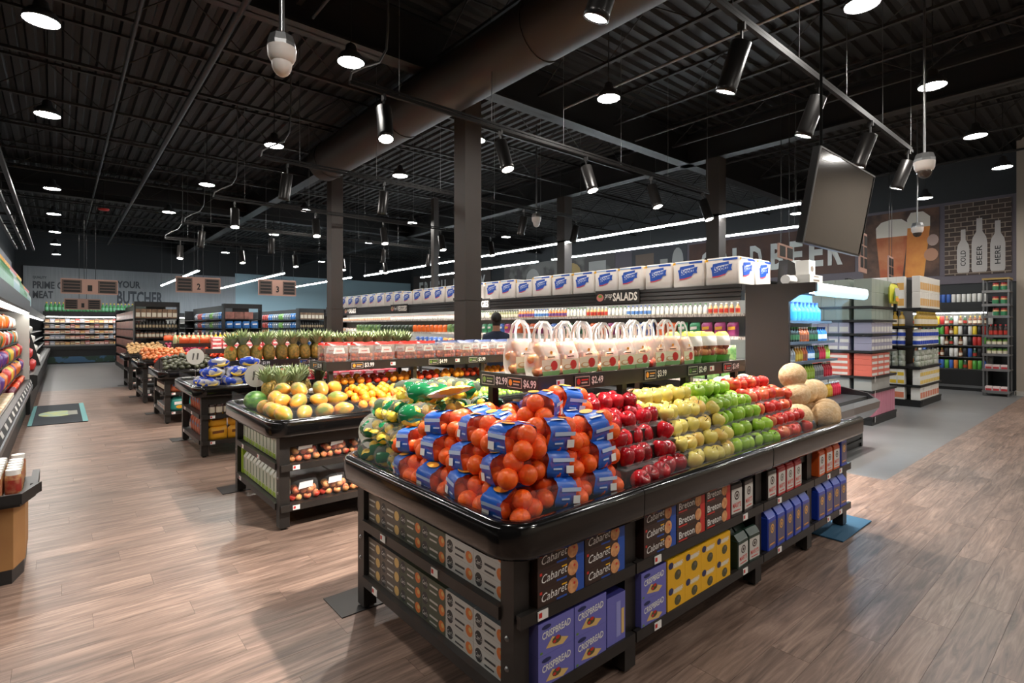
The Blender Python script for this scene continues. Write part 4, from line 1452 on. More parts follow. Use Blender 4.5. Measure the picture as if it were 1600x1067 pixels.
# end of the table, towards the aisle
ENDC = [(PALE, "pale grey", 0), (PALE, "pale grey", 1), (OLVE, "olive green", 0), (OLVE, "olive green", 1), (TAPE, "taupe", 0), (TAPE, "taupe", 1)]
for c, (P, cn, q) in enumerate(ENDC):
    yy = 1.765 + 0.2205 * c
    if yy > 2.9:
        continue
    for s_, z0 in enumerate((ZL, ZU)):
        for r in range(3):
            for dpt in range(2 if s_ == 0 else 1):
                spawn(P, f"{cn} cracker box, {'near' if q == 0 else 'far'} stack, {'bottom' if s_ == 0 else 'upper'} end shelf, {nth(r)} up, {'front' if dpt == 0 else 'behind'}", "box", f"{cn} cracker boxes", (X0 + 0.03 + 0.107 * dpt, yy, z0 + 0.0005 + 0.0745 * r), FACE["W"])
# blue mat on the floor past the end of table one
tag(ob("floor_mat", MB().cbox(4.55, 5.22, 1.46, 1.95, 0.001, 0.012, mat("mat_blue", (38, 82, 110), rough=0.8), 0.003)), "small blue floor mat at the end of the nearest table", "mat")

# ================================================================== TABLE TWO
def bed(t, xa, xb, ya, yb, za, zb, nm="produce_bed"):
    """sloping bed under loose fruit: za at the front, zb at the back"""
    m = MB().prism([(ya, ZDK), (yb, ZDK), (yb, zb), (ya, za)], xa, xb, FRM, axis="x")
    ob(nm, m, t)


def heap(P, t, desc, cat, group, xa, xb, ya, yb, za, zb, px, py, ref, sc=1.0, top=0, jit=0.006, rotj=3.0, flat=False, build=True):
    """rows of loose fruit on a sloping bed"""
    if build:
        bed(t, xa, xb, ya, yb, za, zb)
    nx = int((xb - xa) / px)
    ny = int((yb - ya) / py)
    for r in range(ny):
        for c in range(nx):
            x = xa + px * (c + 0.5 + (0.25 if r % 2 else -0.25) * (0 if nx < 3 else 1))
            y = ya + py * (r + 0.5)
            z = za + (zb - za) * (y - ya) / (yb - ya)
            spawn(P, f"{desc}, {nth(r)} row up, {nth(c)} from {ref}", cat, group, (x + J(jit), y + J(jit), z + 0.002), (J(0.15) if flat else J(0.4), J(0.15) if flat else J(0.4), J(rotj)), sc * random.uniform(0.94, 1.05))
    for r in range(max(0, ny - 1) if top else 0):
        for c in range(nx - 1):
            if random.random() > top:
                continue
            x = xa + px * (c + 1.0)
            y = ya + py * (r + 1.0)
            z = za + (zb - za) * (y - ya) / (yb - ya) + py * 0.62
            spawn(P, f"{desc}, lying on top, {nth(r)} row up, {nth(c)} from {ref}", cat, group, (x + J(jit), y + J(jit), z), (J(0.4), J(0.4), J(rotj)), sc)


Y2 = TABLES[1][0]
# papayas in clear wrap on the end
PAPS = MB().ball(0.062, 0.062, 0.088, M_PAPA, 16, 10, fn=lambda p: (p[0] * (1 - 0.25 * max(0, p[2] / 0.088)), p[1] * (1 - 0.25 * max(0, p[2] / 0.088)), p[2])).mesh("papaya")
PAPW = MB().ball(0.066, 0.066, 0.094, WRAP, 12, 8, fn=lambda p: (p[0] * (1 - 0.2 * max(0, p[2] / 0.09)) + 0.003 * math.sin(90 * p[2]), p[1] * (1 - 0.2 * max(0, p[2] / 0.09)), p[2])).mesh("wrap")
PAPA = ("papaya", PAPS, [("wrap", PAPW, (0, 0, 0), (0, 0, 0), 1.0, ())])
PFOAM = MB().cbox(-0.07, 0.07, -0.05, 0.05, 0, 0.05, mat("foam_white", (240, 238, 234), rough=0.6), 0.012).mesh("foam_pad")
pos = [(1.40, 4.56, 0), (1.56, 4.54, 0), (1.73, 4.53, 0), (1.90, 4.53, 0), (1.40, 4.74, 0), (1.40, 4.92, 0), (1.40, 5.10, 0), (1.57, 4.72, 1), (1.74, 4.70, 1), (1.91, 4.70, 1), (1.47, 4.83, 1), (1.47, 5.01, 1), (1.64, 4.90, 2), (1.82, 4.86, 2), (1.55, 5.06, 2), (1.95, 4.88, 2)]
ob("produce_bed", MB().box(1.50, 1.94, 4.64, 5.2, ZDK, ZDK + 0.07, FRM).box(1.58, 1.94, 4.80, 5.2, ZDK + 0.07, ZDK + 0.15, FRM), t2)
for i, (x, y, l) in enumerate(pos):
    spawn(PAPA, f"wrapped papaya on the table end, {LAY[l]} tier, {nth(i)} from the corner", "papaya", "papayas", (x, y, ZDK + 0.065 + 0.075 * l), (PI / 2 + J(0.5), J(0.5), J(1.3) - 0.2), random.uniform(0.95, 1.12))
for i, (x, y, z) in enumerate(((1.70, 5.10, 1.01), (1.86, 5.06, 1.01))):
    spawn(("foam_pad", PFOAM, []), f"white foam pad between the papayas, {'nearer the aisle' if i == 0 else 'nearer the oranges'}", "foam pad", "foam pads", (x, y, z + 0.002), J(0.4))
spawn(F_WAT, "striped green watermelon at the corner beside the papayas", "watermelon", None, (1.40, 5.40, ZDK + 0.001), 0.4, 0.9)

# pineapples
M_PINE = mat("pineapple_skin", (190, 150, 66), rough=0.6, rgb2=(122, 112, 52), scale=38, bump=0.6, var=0.15)
M_CROWN = mat("pineapple_leaf", (142, 160, 112), rough=0.5, rgb2=(176, 188, 142), scale=12, var=0.15)


def pineapple():
    b = MB().lathe([(0.035, 0.0), (0.056, 0.012), (0.066, 0.05), (0.067, 0.10), (0.058, 0.15), (0.035, 0.178), (0.0, 0.182)], 14, M_PINE)
    c = MB()
    rnd = random.Random(4)
    for k in range(38):
        a = 2.4 * k
        lean = 0.12 + 0.024 * (38 - k)
        L_ = 0.12 + 0.055 * (k / 38) + rnd.uniform(0, 0.03)
        w = 0.012
        dx, dy = math.cos(a), math.sin(a)
        base = (dx * 0.02, dy * 0.02, 0.170)
        mid = (dx * (0.02 + L_ * 0.5 * lean), dy * (0.02 + L_ * 0.5 * lean), 0.170 + L_ * 0.6)
        tip = (dx * (0.02 + L_ * 1.15 * lean), dy * (0.02 + L_ * 1.15 * lean), 0.170 + L_ * (1.0 - 0.25 * lean))
        px, py = -dy * w, dx * w
        c.add([(base[0] - px, base[1] - py, base[2]), (base[0] + px, base[1] + py, base[2]), (mid[0] + px * 0.9, mid[1] + py * 0.9, mid[2]), (mid[0] - px * 0.9, mid[1] - py * 0.9, mid[2]), tip], [(0, 1, 2, 3), (3, 2, 4)], M_CROWN)
    return ("pineapple", b.mesh("pineapple"), [("crown", c.mesh("crown"), (0, 0, 0), (0, 0, 0), 1.0, ())])


PINE = pineapple()
ob("produce_bed", MB().box(1.52, 1.92, 5.28, 5.45, ZDK, ZDK + 0.06, FRM).box(1.52, 2.5, 5.45, 5.9, ZDK, ZDK + 0.06, FRM), t2)
for i in range(9):
    x, y = (1.60 + 0.17 * i, 5.36) if i < 2 else (1.58 + 0.165 * (i - 2), 5.56) if i < 6 else (1.66 + 0.17 * (i - 6), 5.75)
    spawn(PINE, f"pineapple behind the papayas, {'front' if i < 2 else 'middle' if i < 6 else 'back'} row, {nth(i if i < 2 else i - 2 if i < 6 else i - 6)} from the aisle", "pineapple", "pineapples behind the papayas", (x, y, ZDK + 0.061), (J(0.2), J(0.2), J(3)))

heap(F_ORN, t2, "loose orange", "orange", "loose oranges", 2.04, 2.76, 4.45, 4.93, 0.90, 1.00, 0.080, 0.078, "the papayas", top=0.85)
heap(F_LEM, t2, "loose lemon", "lemon", "loose lemons", 2.78, 3.34, 4.45, 4.93, 0.89, 0.99, 0.070, 0.060, "the oranges", top=0.6)
heap(F_LIM, t2, "loose lime", "lime", "loose limes", 3.36, 3.98, 4.45, 4.93, 0.89, 0.99, 0.062, 0.056, "the lemons", top=0.5)
heap(F_ORN, t2, "small pale orange", "orange", "small pale oranges", 4.0, 4.9, 4.45, 4.93, 0.90, 1.00, 0.080, 0.078, "the limes", sc=0.95, top=0.5)
# fruit under the riser, towards the back
ob("produce_bed", MB().box(2.0, 4.6, 5.08, 5.30, ZDK, 1.06, FRM), t2)
for r in range(2):
    for c in range(28):
        spawn(F_ORN if c % 7 < 4 else F_TOM, f"orange fruit under the pouch riser, {nth(r)} row, {nth(c)} from the aisle", "fruit", "fruit under the pouch riser", (2.06 + 0.089 * c, 5.13 + 0.085 * r, 1.062 + 0.03 * r), (J(0.4), J(0.4), J(3)))

r2 = riser(1, 1.92, 4.75, 4.97, 5.40, 1.30, "black display riser over the loose citrus, carrying zipped fruit pouches",
           [(2.15, "$3.99", ORNP), (3.02, "$4.99", M_GREEN), (3.55, "$3.99", M_GREEN), (4.25, "$2.99", ORNP)], [(5.3, "$2.99", ORNP)])
ob("price_tag", tagm, r2, (2.60, 4.957, 1.27))
ob("price_tag", tagm, r2, (3.40, 4.957, 1.27))
ZIPR = mat("zip_red", (214, 52, 44), rough=0.3)
ZIPN = mat("zip_navy", (60, 70, 100), rough=0.3)
PW2 = film("pouch_film", (230, 224, 218), 0.22, 0.12)
berry = MB().ball(0.022, 0.022, 0.021, mat("grape_red", (206, 70, 52), rough=0.25, rgb2=(224, 120, 60), scale=9, var=0.2), 8, 6).mesh("fruit")


def zip_pouch(zm):
    b = MB().pillow(0.245, 0.19, 0.12, PW2, 10, 6, None, 0.06, 0.0, 0.88)
    zt = MB().pillow(0.245, 0.19, 0.12, zm, 8, 2, None, 0.06, 0.86, 1.0)
    lb = MB().fpoly([(-0.06, 0.085), (0.06, 0.085), (0.05, 0.14), (-0.05, 0.14)], PAPER, 0.058).frect(-0.03, 0.03, 0.105, 0.115, RED, 0.0585).mesh("label")
    fr = []
    rnd = random.Random(2)
    for k in range(12):
        fr.append(("fruit", berry, (-0.085 + 0.034 * (k % 6), rnd.uniform(-0.02, 0.02), 0.024 + 0.038 * (k // 6)), (0, 0, 0), 1.0, ()))
    return ("fruit_pouch", None, [("film", b.mesh("film"), (0, 0, 0), (0, 0, 0), 1.0, [("label", lb)]), ("zip_top", zt.mesh("zip_top"), (0, 0, 0), (0, 0, 0), 1.0, ())] + fr)


ZPR, ZPN = zip_pouch(ZIPR), zip_pouch(ZIPN)
for r in range(2):
    for c in range(11):
        red = c < 5
        spawn(ZPR if red else ZPN, f"zipped fruit pouch with {'red' if red else 'navy'} top, {'front' if r == 0 else 'back'} row, {nth(c)} from the aisle", "pouch", "zipped fruit pouches", (2.05 + 0.252 * c + J(0.01), 5.05 + 0.2 * r, 1.301), (J(0.06), 0, J(0.1)))

# under table two: cartons on the end, apple bags on the side
JUI = MB().cbox(-0.045, 0.045, 0, 0.09, 0, 0.185, mat("carton_white_green", (206, 210, 196), rough=0.4), 0.008)
JUI.prism([(0.006, 0.185), (0.084, 0.185), (0.06, 0.215), (0.03, 0.215)], -0.036, 0.036, MATS["carton_white_green"], axis="x")
JGRN = mat("juice_green", (150, 182, 52), rough=0.4)
jp = MB().frect(-0.04, 0.04, 0.01, 0.05, JGRN).frect(-0.012, 0.012, 0.055, 0.165, mat("juice_leaf", (74, 104, 62))).mesh("picture_print")
JCAP = MB().lathe([(0.016, 0.213), (0.016, 0.232)], 10, GREYM, T((0, 0.045, 0))).mesh("cap")
JUICE = ("juice_carton", JUI.mesh("juice_carton"), [("picture_print", jp, (0, 0, 0), (0, 0, 0), 1.0, ()), ("cap", JCAP, (0, 0, 0), (0, 0, 0), 1.0, ())])
for s_, z in enumerate((ZL, ZU)):
    for c in range(11):
        spawn(JUICE, f"juice carton on the {'bottom' if s_ == 0 else 'upper'} end shelf under the papayas, {nth(c)} from the corner", "carton", "juice cartons", (X0 + 0.035, Y2 + 0.16 + 0.105 * c, z + 0.0005), FACE["W"])
tag(ob("green_box", MB().cbox(X0 + 0.03, X0 + 0.25, 5.735, 5.79, ZL + 0.0005, ZL + 0.25, JGRN, 0.003)), "bright green flat box at the end of the juice cartons", "box")


def fruit_bag(fm, n, label_m):
    b = MB().pillow(0.25, 0.20, 0.17, WRAP, 10, 7, None, 0.25, 0.0, 1.0, 0.004)
    lb = MB().fpoly([(-0.06, 0.10), (0.055, 0.11), (0.06, 0.16), (-0.05, 0.155)], label_m, 0.075).mesh("label")
    fr = []
    rnd = random.Random(n)
    for k in range(n):
        fr.append(("apple", fm, (-0.085 + 0.058 * (k % 4) + 0.02 * ((k // 4) % 2), -0.03 + 0.06 * ((k // 4) % 2), 0.002 + 0.062 * (k // 8)), (rnd.uniform(-0.8, 0.8), rnd.uniform(-0.8, 0.8), rnd.uniform(-3, 3)), 0.82, ()))
    return ("apple_bag", None, [("film", b.mesh("film"), (0, 0, 0), (0, 0, 0), 1.0, [("label", lb)])] + fr)


ABAG = fruit_bag(apple_mesh("apple", M_BAGA, 0.038, 1.0, 10), 14, PAPER)
for s_, z in enumerate((ZL, ZU)):
    for c in range(6):
        spawn(ABAG, f"apple bag on the {'bottom' if s_ == 0 else 'upper'} shelf under the citrus, {nth(c)} from the corner leg", "fruit bag", "apple bags under the citrus", (1.56 + 0.26 * c, Y2 + 0.10, z + 0.001), J(0.15))

# ================================================================== TABLE THREE
Y3 = TABLES[2][0]
BFILM = film("blue_white_film", (240, 240, 244), 0.32, 0.2, rgb2=(40, 70, 176), scale=7.5, mid=0.52)
M_BAN = mat("banana_peel", (238, 200, 60), rough=0.45, var=0.08)
ban = MB().tube([(-0.09, 0, 0.05), (-0.06, 0, 0.03), (-0.02, 0, 0.02), (0.03, 0, 0.022), (0.07, 0, 0.035), (0.10, 0, 0.06)], [0.008, 0.017, 0.019, 0.019, 0.016, 0.007], 7, M_BAN).mesh("banana")


def banana_bag(seed):
    rnd = random.Random(seed)

    def f(p):
        return (p[0] + 0.008 * math.sin(40 * p[1] + seed), p[1] + 0.009 * math.sin(38 * p[0] + seed), p[2] + 0.065 + 0.010 * math.sin(45 * p[0] + 30 * p[1] + seed))
    return ("banana_bag", None, [("film", MB().ball(0.13, 0.10, 0.066, BFILM, 16, 10, e=0.85, fn=f).mesh("film"), (0, 0, 0), (0, 0, 0), 1.0, ())] +
            [("banana", ban, (0.0, -0.075 + 0.036 * k, 0.012), (0, 0, 0.1 * k), 1.0, ()) for k in range(4)])


BB = [banana_bag(1), banana_bag(2), banana_bag(5)]
n = 0
for l, z, xs, ys in ((0, ZDK + 0.002, [1.44, 1.70, 1.96, 2.2], [7.67, 7.83, 7.99]), (1, ZDK + 0.125, [1.50, 1.78, 2.05], [7.72, 7.94]), (2, ZDK + 0.245, [1.58, 1.95], [7.84])):
    for a, x in enumerate(xs):
        for b, y in enumerate(ys):
            spawn(BB[n % 3], f"blue banana bag, {LAY[l]} layer, {nth(b)} from the front, {nth(a)} from the aisle", "fruit bag", "banana bags", (x + J(0.015), y + J(0.01), z), (J(0.12), J(0.12), J(0.6)))
            n += 1
PKR = MB().cbox(-0.09, 0.09, 0, 0.12, 0, 0.06, mat("berry_pack_red", (206, 40, 62), rough=0.25, rgb2=(230, 110, 120), scale=14, var=0.15), 0.008).frect(-0.06, 0.06, 0.015, 0.045, mat("berry_label", (236, 196, 200), rough=0.4)).mesh("berry_pack")
BERRY = ("berry_pack", PKR, [])
for r in range(3):
    for c in range(9):
        for l in range(2):
            spawn(BERRY, f"red berry pack, {'lower' if l == 0 else 'upper'} layer, {nth(r)} row, {nth(c)} from the banana bags", "berry pack", "red berry packs", (2.46 + 0.19 * c, Y3 + 0.02 + 0.13 * r, ZDK + 0.002 + 0.062 * l + 0.03 * r))
ob("produce_bed", MB().box(2.36, 4.1, Y3 + 0.15, Y3 + 0.28, ZDK, ZDK + 0.03, FRM).box(2.36, 4.1, Y3 + 0.28, Y3 + 0.42, ZDK, ZDK + 0.06, FRM), t3)
r3 = riser(2, 1.70, 4.85, 8.10, 8.55, 1.16, "black display riser carrying the row of pineapples", [(2.05, "$2.99", RED), (2.70, "$4.99", BLUE), (3.6, "$2.99", RED)], [])
for r in range(2):
    for c in range(17):
        spawn(PINE, f"pineapple on the long riser, {'front' if r == 0 else 'back'} row, {nth(c)} from the aisle", "pineapple", "pineapples on the riser", (1.80 + 0.172 * c + 0.05 * r, 8.20 + 0.20 * r, 1.1605), (J(0.06), J(0.06), J(3)), random.uniform(1.2, 1.32))
TAGP = mat("tag_orange", (236, 108, 44), rough=0.5)
for i, c in enumerate((0, 2, 7, 9)):
    tag(ob("paper_tag", MB().add([(-0.035, 0, 0), (0, 0, -0.035), (0.035, 0, 0), (0, 0, 0.035), (-0.035, 0.002, 0), (0, 0.002, -0.035), (0.035, 0.002, 0), (0, 0.002, 0.035)], [(0, 1, 2, 3), (7, 6, 5, 4), (0, 4, 5, 1), (1, 5, 6, 2), (2, 6, 7, 3), (3, 7, 4, 0)], PAPER if i == 3 else TAGP), None, (1.80 + 0.183 * c, 8.115, 1.34)), f"{'white' if i == 3 else 'orange'} diamond tag tied to a pineapple, {nth(i)} from the aisle", "tag", "pineapple tags")


# simple packed goods used on the far shelves
def bottle(name, h_, r, glass, cap, lab, n=9):
    m = MB().lathe([(r * 0.92, 0.0), (r, 0.01), (r, h_ * 0.55), (r * 0.85, h_ * 0.66), (r * 0.38, h_ * 0.80), (r * 0.36, h_ * 0.90)], n, glass)
    parts = [("cap", MB().lathe([(r * 0.44, h_ * 0.89), (r * 0.44, h_)], n, cap).mesh("cap"), (0, 0, 0), (0, 0, 0), 1.0, ())]
    if lab:
        parts.append(("label", MB().lathe([(r * 1.02, h_ * 0.14), (r * 1.02, h_ * 0.48)], n, lab, caps=False).mesh("label"), (0, 0, 0), (0, 0, 0), 1.0, ()))
    return (name, m.mesh(name), parts)


def jar(name, h_, r, body, cap, lab, n=9):
    m = MB().lathe([(r * 0.94, 0.0), (r, 0.008), (r, h_ * 0.74), (r * 0.86, h_ * 0.82)], n, body)
    parts = [("lid", MB().lathe([(r * 0.92, h_ * 0.80), (r * 0.92, h_)], n, cap).mesh("lid"), (0, 0, 0), (0, 0, 0), 1.0, ())]
    if lab:
        parts.append(("label", MB().lathe([(r * 1.02, h_ * 0.16), (r * 1.02, h_ * 0.62)], n, lab, caps=False).mesh("label"), (0, 0, 0), (0, 0, 0), 1.0, ()))
    return (name, m.mesh(name), parts)


def can(name, h_, r, body, n=9):
    return (name, MB().lathe([(r * 0.9, 0.0), (r, 0.008), (r, h_ - 0.008), (r * 0.88, h_)], n, body).mesh(name), [])


def pack(name, w, d_, h_, body, panel=None, spot=None, r=0.006):
    m = MB().cbox(-w / 2, w / 2, 0, d_, 0, h_, body, min(r, w * 0.1, h_ * 0.1))
    parts = []
    if panel:
        p = MB().frect(-w * 0.42, w * 0.42, h_ * 0.15, h_ * 0.6, panel)
        if spot:
            p.fdisc(0, h_ * 0.40, w * 0.2, h_ * 0.16, spot, 0.0014, 8)
        parts.append(("print", p.mesh("print"), (0, 0, 0), (0, 0, 0), 1.0, ()))
    return (name, m.mesh(name), parts)


def chips(name, w, h_, t_, body, panel=None, spot=None):
    m = MB().pillow(w, h_, t_, body, 6, 5, None, 0.06)
    parts = []
    if panel:
        p = MB().fpoly([(-w * 0.3, h_ * 0.45), (w * 0.3, h_ * 0.5), (w * 0.3, h_ * 0.7), (-w * 0.3, h_ * 0.66)], panel, t_ * 0.5)
        if spot:
            p.fdisc(0, h_ * 0.3, w * 0.22, h_ * 0.13, spot, t_ * 0.5 + 0.001, 8)
        parts.append(("print", p.mesh("print"), (0, 0, 0), (0, 0, 0), 1.0, ()))
    return (name, m.mesh(name), parts)


def hue(name, rgb, **k):
    return mat("goods_" + name, rgb, rough=k.pop("rough", 0.35), **k)


def row(P, face, a, b, fixed, z, pitch, lab, cat, group, depth=0.0, jit=0.004, skip=0.0, off=0.0, mix=False, rj=0.0, sj=0.0):
    """one row of goods along a shelf; face S: runs along x at y=fixed, W/E: along y at x=fixed. P: one kind or a list taken in runs. lab has {n}"""
    PL_ = P if isinstance(P, list) else [P]
    n = max(1, int((b - a) / pitch + 0.001))
    for i in range(n):
        if skip and random.random() < skip:
            continue
        p = random.choice(PL_) if mix else PL_[(i * len(PL_)) // n] if len(PL_) > 1 else PL_[0]
        c = a + pitch * (i + 0.5) + J(jit)
        if face == "S":
            loc = (c, fixed + depth + off, z)
        elif face == "W":
            loc = (fixed + depth + off, c, z)
        else:
            loc = (fixed - depth - off, c, z)
        spawn(p, lab.replace("{n}", nth(i)), cat, group, loc, (J(rj) * 0.5, 0, FACE[face] + J(rj)), 1.0 + J(sj))


YPCH = chips("snack_pouch", 0.22, 0.17, 0.09, hue("amber", (232, 168, 40)), hue("brown_print", (120, 70, 30)))
JARD = jar("sauce_jar", 0.16, 0.04, hue("dark_sauce", (70, 50, 44)), hue("lid_black", (24, 24, 24)), hue("cream_label", (226, 216, 196)))
PCHM = chips("snack_pouch", 0.16, 0.22, 0.07, hue("brick", (178, 92, 62)), hue("steel_blue", (70, 92, 130)))
row(YPCH, "S", 1.42, 3.2, Y3 + 0.07, ZL + 0.001, 0.23, "amber snack pouch under the banana bags, bottom shelf, {n} from the corner leg", "pouch", "amber pouches under the bananas")
for l in (1,):
    row(YPCH, "S", 1.42, 3.2, Y3 + 0.08, ZL + 0.172, 0.23, "amber snack pouch lying on others under the banana bags, {n} from the corner leg", "pouch", "amber pouches under the bananas")
row(JARD, "S", 1.42, 3.0, Y3 + 0.05, ZU + 0.001, 0.088, "dark jar with cream label under the banana bags, {n} from the corner leg", "jar", "dark jars under the bananas")
row(PCHM, "W", Y3 + 0.12, 8.88, X0 + 0.09, ZL + 0.001, 0.17, "brick red pouch on the bottom end shelf under the bananas, {n} from the corner", "pouch", "brick pouches under the bananas")
row(PCHM, "W", Y3 + 0.12, 8.88, X0 + 0.09, ZU + 0.001, 0.17, "brick red pouch on the upper end shelf under the bananas, {n} from the corner", "pouch", "brick pouches under the bananas")

# ================================================================== TABLES FOUR TO SIX
Y4, Y5, Y6 = TABLES[3][0], TABLES[4][0], TABLES[5][0]
heap(F_AVO, t4, "dark green avocado", "avocado", "avocados", 1.34, 2.15, Y4 - 0.03, Y4 + 0.62, 0.90, 1.09, 0.105, 0.075, "the aisle end", top=0.5, sc=1.1)
heap(F_TOM, t4, "bright red tomato beside the avocados", "tomato", "tomatoes", 2.2, 3.5, Y4 - 0.03, Y4 + 0.5, 0.90, 1.05, 0.085, 0.08, "the avocados", top=0.4)
heap(F_TOM, t4, "red tomato behind avocados", "tomato", "tomatoes at the back", 1.34, 2.0, Y4 + 0.70, Y4 + 1.35, 1.08, 0.94, 0.09, 0.085, "the aisle end", top=0.2)
RPK = pack("tomato_pack", 0.17, 0.12, 0.075, hue("tomato_pack", (206, 38, 50), rgb2=(236, 150, 150), scale=18), hue("white_print", (240, 236, 232)))
OPK = chips("fruit_sack", 0.2, 0.16, 0.12, hue("orange_net", (238, 104, 58)), None)
riser(3, 2.05, 4.6, Y4 + 0.55, Y4 + 0.95, 1.22, "black display riser stacked with red tomato packs behind the avocados", [], [])
for l in range(3):
    row(RPK, "S", 2.15, 3.7, Y4 + 0.58, 1.221 + 0.0755 * l, 0.18, f"red tomato pack on the riser behind the avocados, {LAY[l]} layer, " + "{n} from the aisle", "pack", "tomato packs on the riser")
TEAL = chips("snack_pouch", 0.26, 0.24, 0.1, hue("teal", (52, 150, 140)), hue("white_print", (240, 236, 232)), hue("amber", (232, 168, 40)))
row(TEAL, "S", 1.42, 2.8, Y4 + 0.07, ZL + 0.001, 0.27, "teal snack pouch under the avocados, {n} from the corner leg", "pouch", "teal pouches")
row(PCHM, "S", 1.42, 2.8, Y4 + 0.07, ZU + 0.001, 0.17, "brick red pouch under the avocados, {n} from the corner leg", "pouch", "brick pouches under the avocados")
row(JARD, "W", Y4 + 0.12, 11.95, X0 + 0.07, ZU + 0.001, 0.09, "dark jar on the upper end shelf under the avocados, {n} from the corner leg", "jar", "dark jars under the avocados")
row(PALE, "W", Y4 + 0.12, 11.95, X0 + 0.03, ZL + 0.001, 0.22, "pale box on the bottom end shelf under the avocados, {n} from the corner leg", "box", "pale boxes under the avocados")

heap(F_ONI, t5, "tan yellow onion", "onion", "yellow onions", 1.34, 2.2, Y5 - 0.03, Y5 + 0.66, 0.92, 1.12, 0.09, 0.08, "the aisle end", top=0.4)
heap(F_TOM, t5, "red tomato beside the onions", "tomato", "tomatoes by the onions", 2.25, 3.4, Y5 - 0.03, Y5 + 0.5, 0.92, 1.08, 0.09, 0.085, "the onions", top=0.3)
riser(4, 2.0, 4.6, Y5 + 0.60, Y5 + 1.0, 1.24, "black display riser with orange sacks behind the onions", [], [])
row(OPK, "S", 2.1, 3.2, Y5 + 0.70, 1.241, 0.21, "orange net sack on the riser behind the onions, {n} from the aisle", "sack", "orange sacks")
row([bottle("juice_bottle", 0.26, 0.042, hue("pale_green_juice", (206, 222, 170)), WHITE, None), bottle("juice_bottle", 0.26, 0.042, hue("yellow_juice", (240, 200, 50)), WHITE, None), bottle("juice_bottle", 0.26, 0.042, hue("lime_juice", (190, 214, 90)), WHITE, None)], "S", 2.0, 4.4, Y5 + 0.88, 1.241, 0.095, "juice bottle standing behind the orange sacks, {n} from the aisle", "bottle", "juice bottles on the onion riser")
row(JARD, "S", 1.42, 2.6, Y5 + 0.05, ZU + 0.001, 0.09, "dark jar under the onions, {n} from the corner leg", "jar", "dark jars under the onions")
row(PALE, "W", Y5 + 0.12, 15.1, X0 + 0.03, ZL + 0.001, 0.22, "pale box on the end shelf under the onions, {n} from the corner leg", "box", "pale boxes under the onions")

heap(F_POT, t6, "brown potato", "potato", "potatoes", 1.34, 2.2, Y6 - 0.03, Y6 + 0.7, 0.92, 1.14, 0.115, 0.08, "the aisle end", top=0.3)
heap(F_RON, t6, "purple-red onion beside the potatoes", "onion", "red onions", 2.22, 3.2, Y6 - 0.03, Y6 + 0.6, 0.92, 1.16, 0.09, 0.085, "the potatoes", top=0.4)
riser(5, 2.1, 4.6, Y6 + 0.72, Y6 + 1.1, 1.24, "black display riser with red sacks on the last table", [], [])
row(OPK, "S", 2.2, 3.6, Y6 + 0.82, 1.241, 0.21, "orange net sack on the last table's riser, {n} from the aisle", "sack", "orange sacks on the last table")

# ================================================================== SALAD CASE
CASEL = emat("case_lamp", (1.0, 0.97, 0.92), CASE)
CASEB = mat("case_back", (176, 176, 172), rough=0.5)
SX, SYA, SYB = 6.65, 3.30, 17.4
sc_ = thing("salad_case", "long black refrigerated salad case with ribbed header and lit shelves", "refrigerated case", (0, 0, 0))
ob("base", MB().prism([(SX, 0.0), (SX, 0.45), (SX - 0.06, 0.50), (SX - 0.06, 0.66), (SX, 0.70), (SX + 0.75, 0.70), (SX + 0.75, 0.0)], SYA, SYB, DARK, axis="y"), sc_)
ob("back_panel", MB().box(SX + 0.75, SX + 0.85, SYA, SYB, 0, 2.20, CASEB), sc_)
ob("canopy", MB().box(SX + 0.02, SX + 1.10, SYA, SYB, 2.12, 2.20, DARK).box(SX, SX + 0.10, SYA, SYB, 1.99, 2.12, DARK), sc_)
for i in range(4):
    ob("header_rib", MB().box(SX - 0.015, SX, SYA, SYB, 1.985 + 0.058 * i, 2.025 + 0.058 * i, DARK), sc_)
ob("lamp", MB().box(SX + 0.11, SX + 0.16, SYA + 0.05, SYB - 0.05, 2.085, 2.115, CASEL), sc_)
ob("lower_lamp", MB().box(SX + 0.22, SX + 0.25, SYA + 0.05, SYB - 0.05, 1.475, 1.49, CASEL), sc_)
SSH = [(1.82, SX + 0.24), (1.51, SX + 0.18), (1.20, SX + 0.12), (0.92, SX + 0.06)]
for z, x in SSH:
    ob("shelf", MB().box(x, SX + 0.75, SYA, SYB, z - 0.02, z, CASEB).box(x - 0.012, x, SYA, SYB, z - 0.035, z + 0.008, mat("price_strip", (196, 190, 182), rough=0.5, rgb2=(120, 112, 106), scale=18, stretch=(1, 6, 1), soft=0.05)), sc_)
ob("end_panel", MB().box(SX - 0.02, SX + 0.86, SYB, SYB + 0.05, 0, 2.20, DARK), sc_)

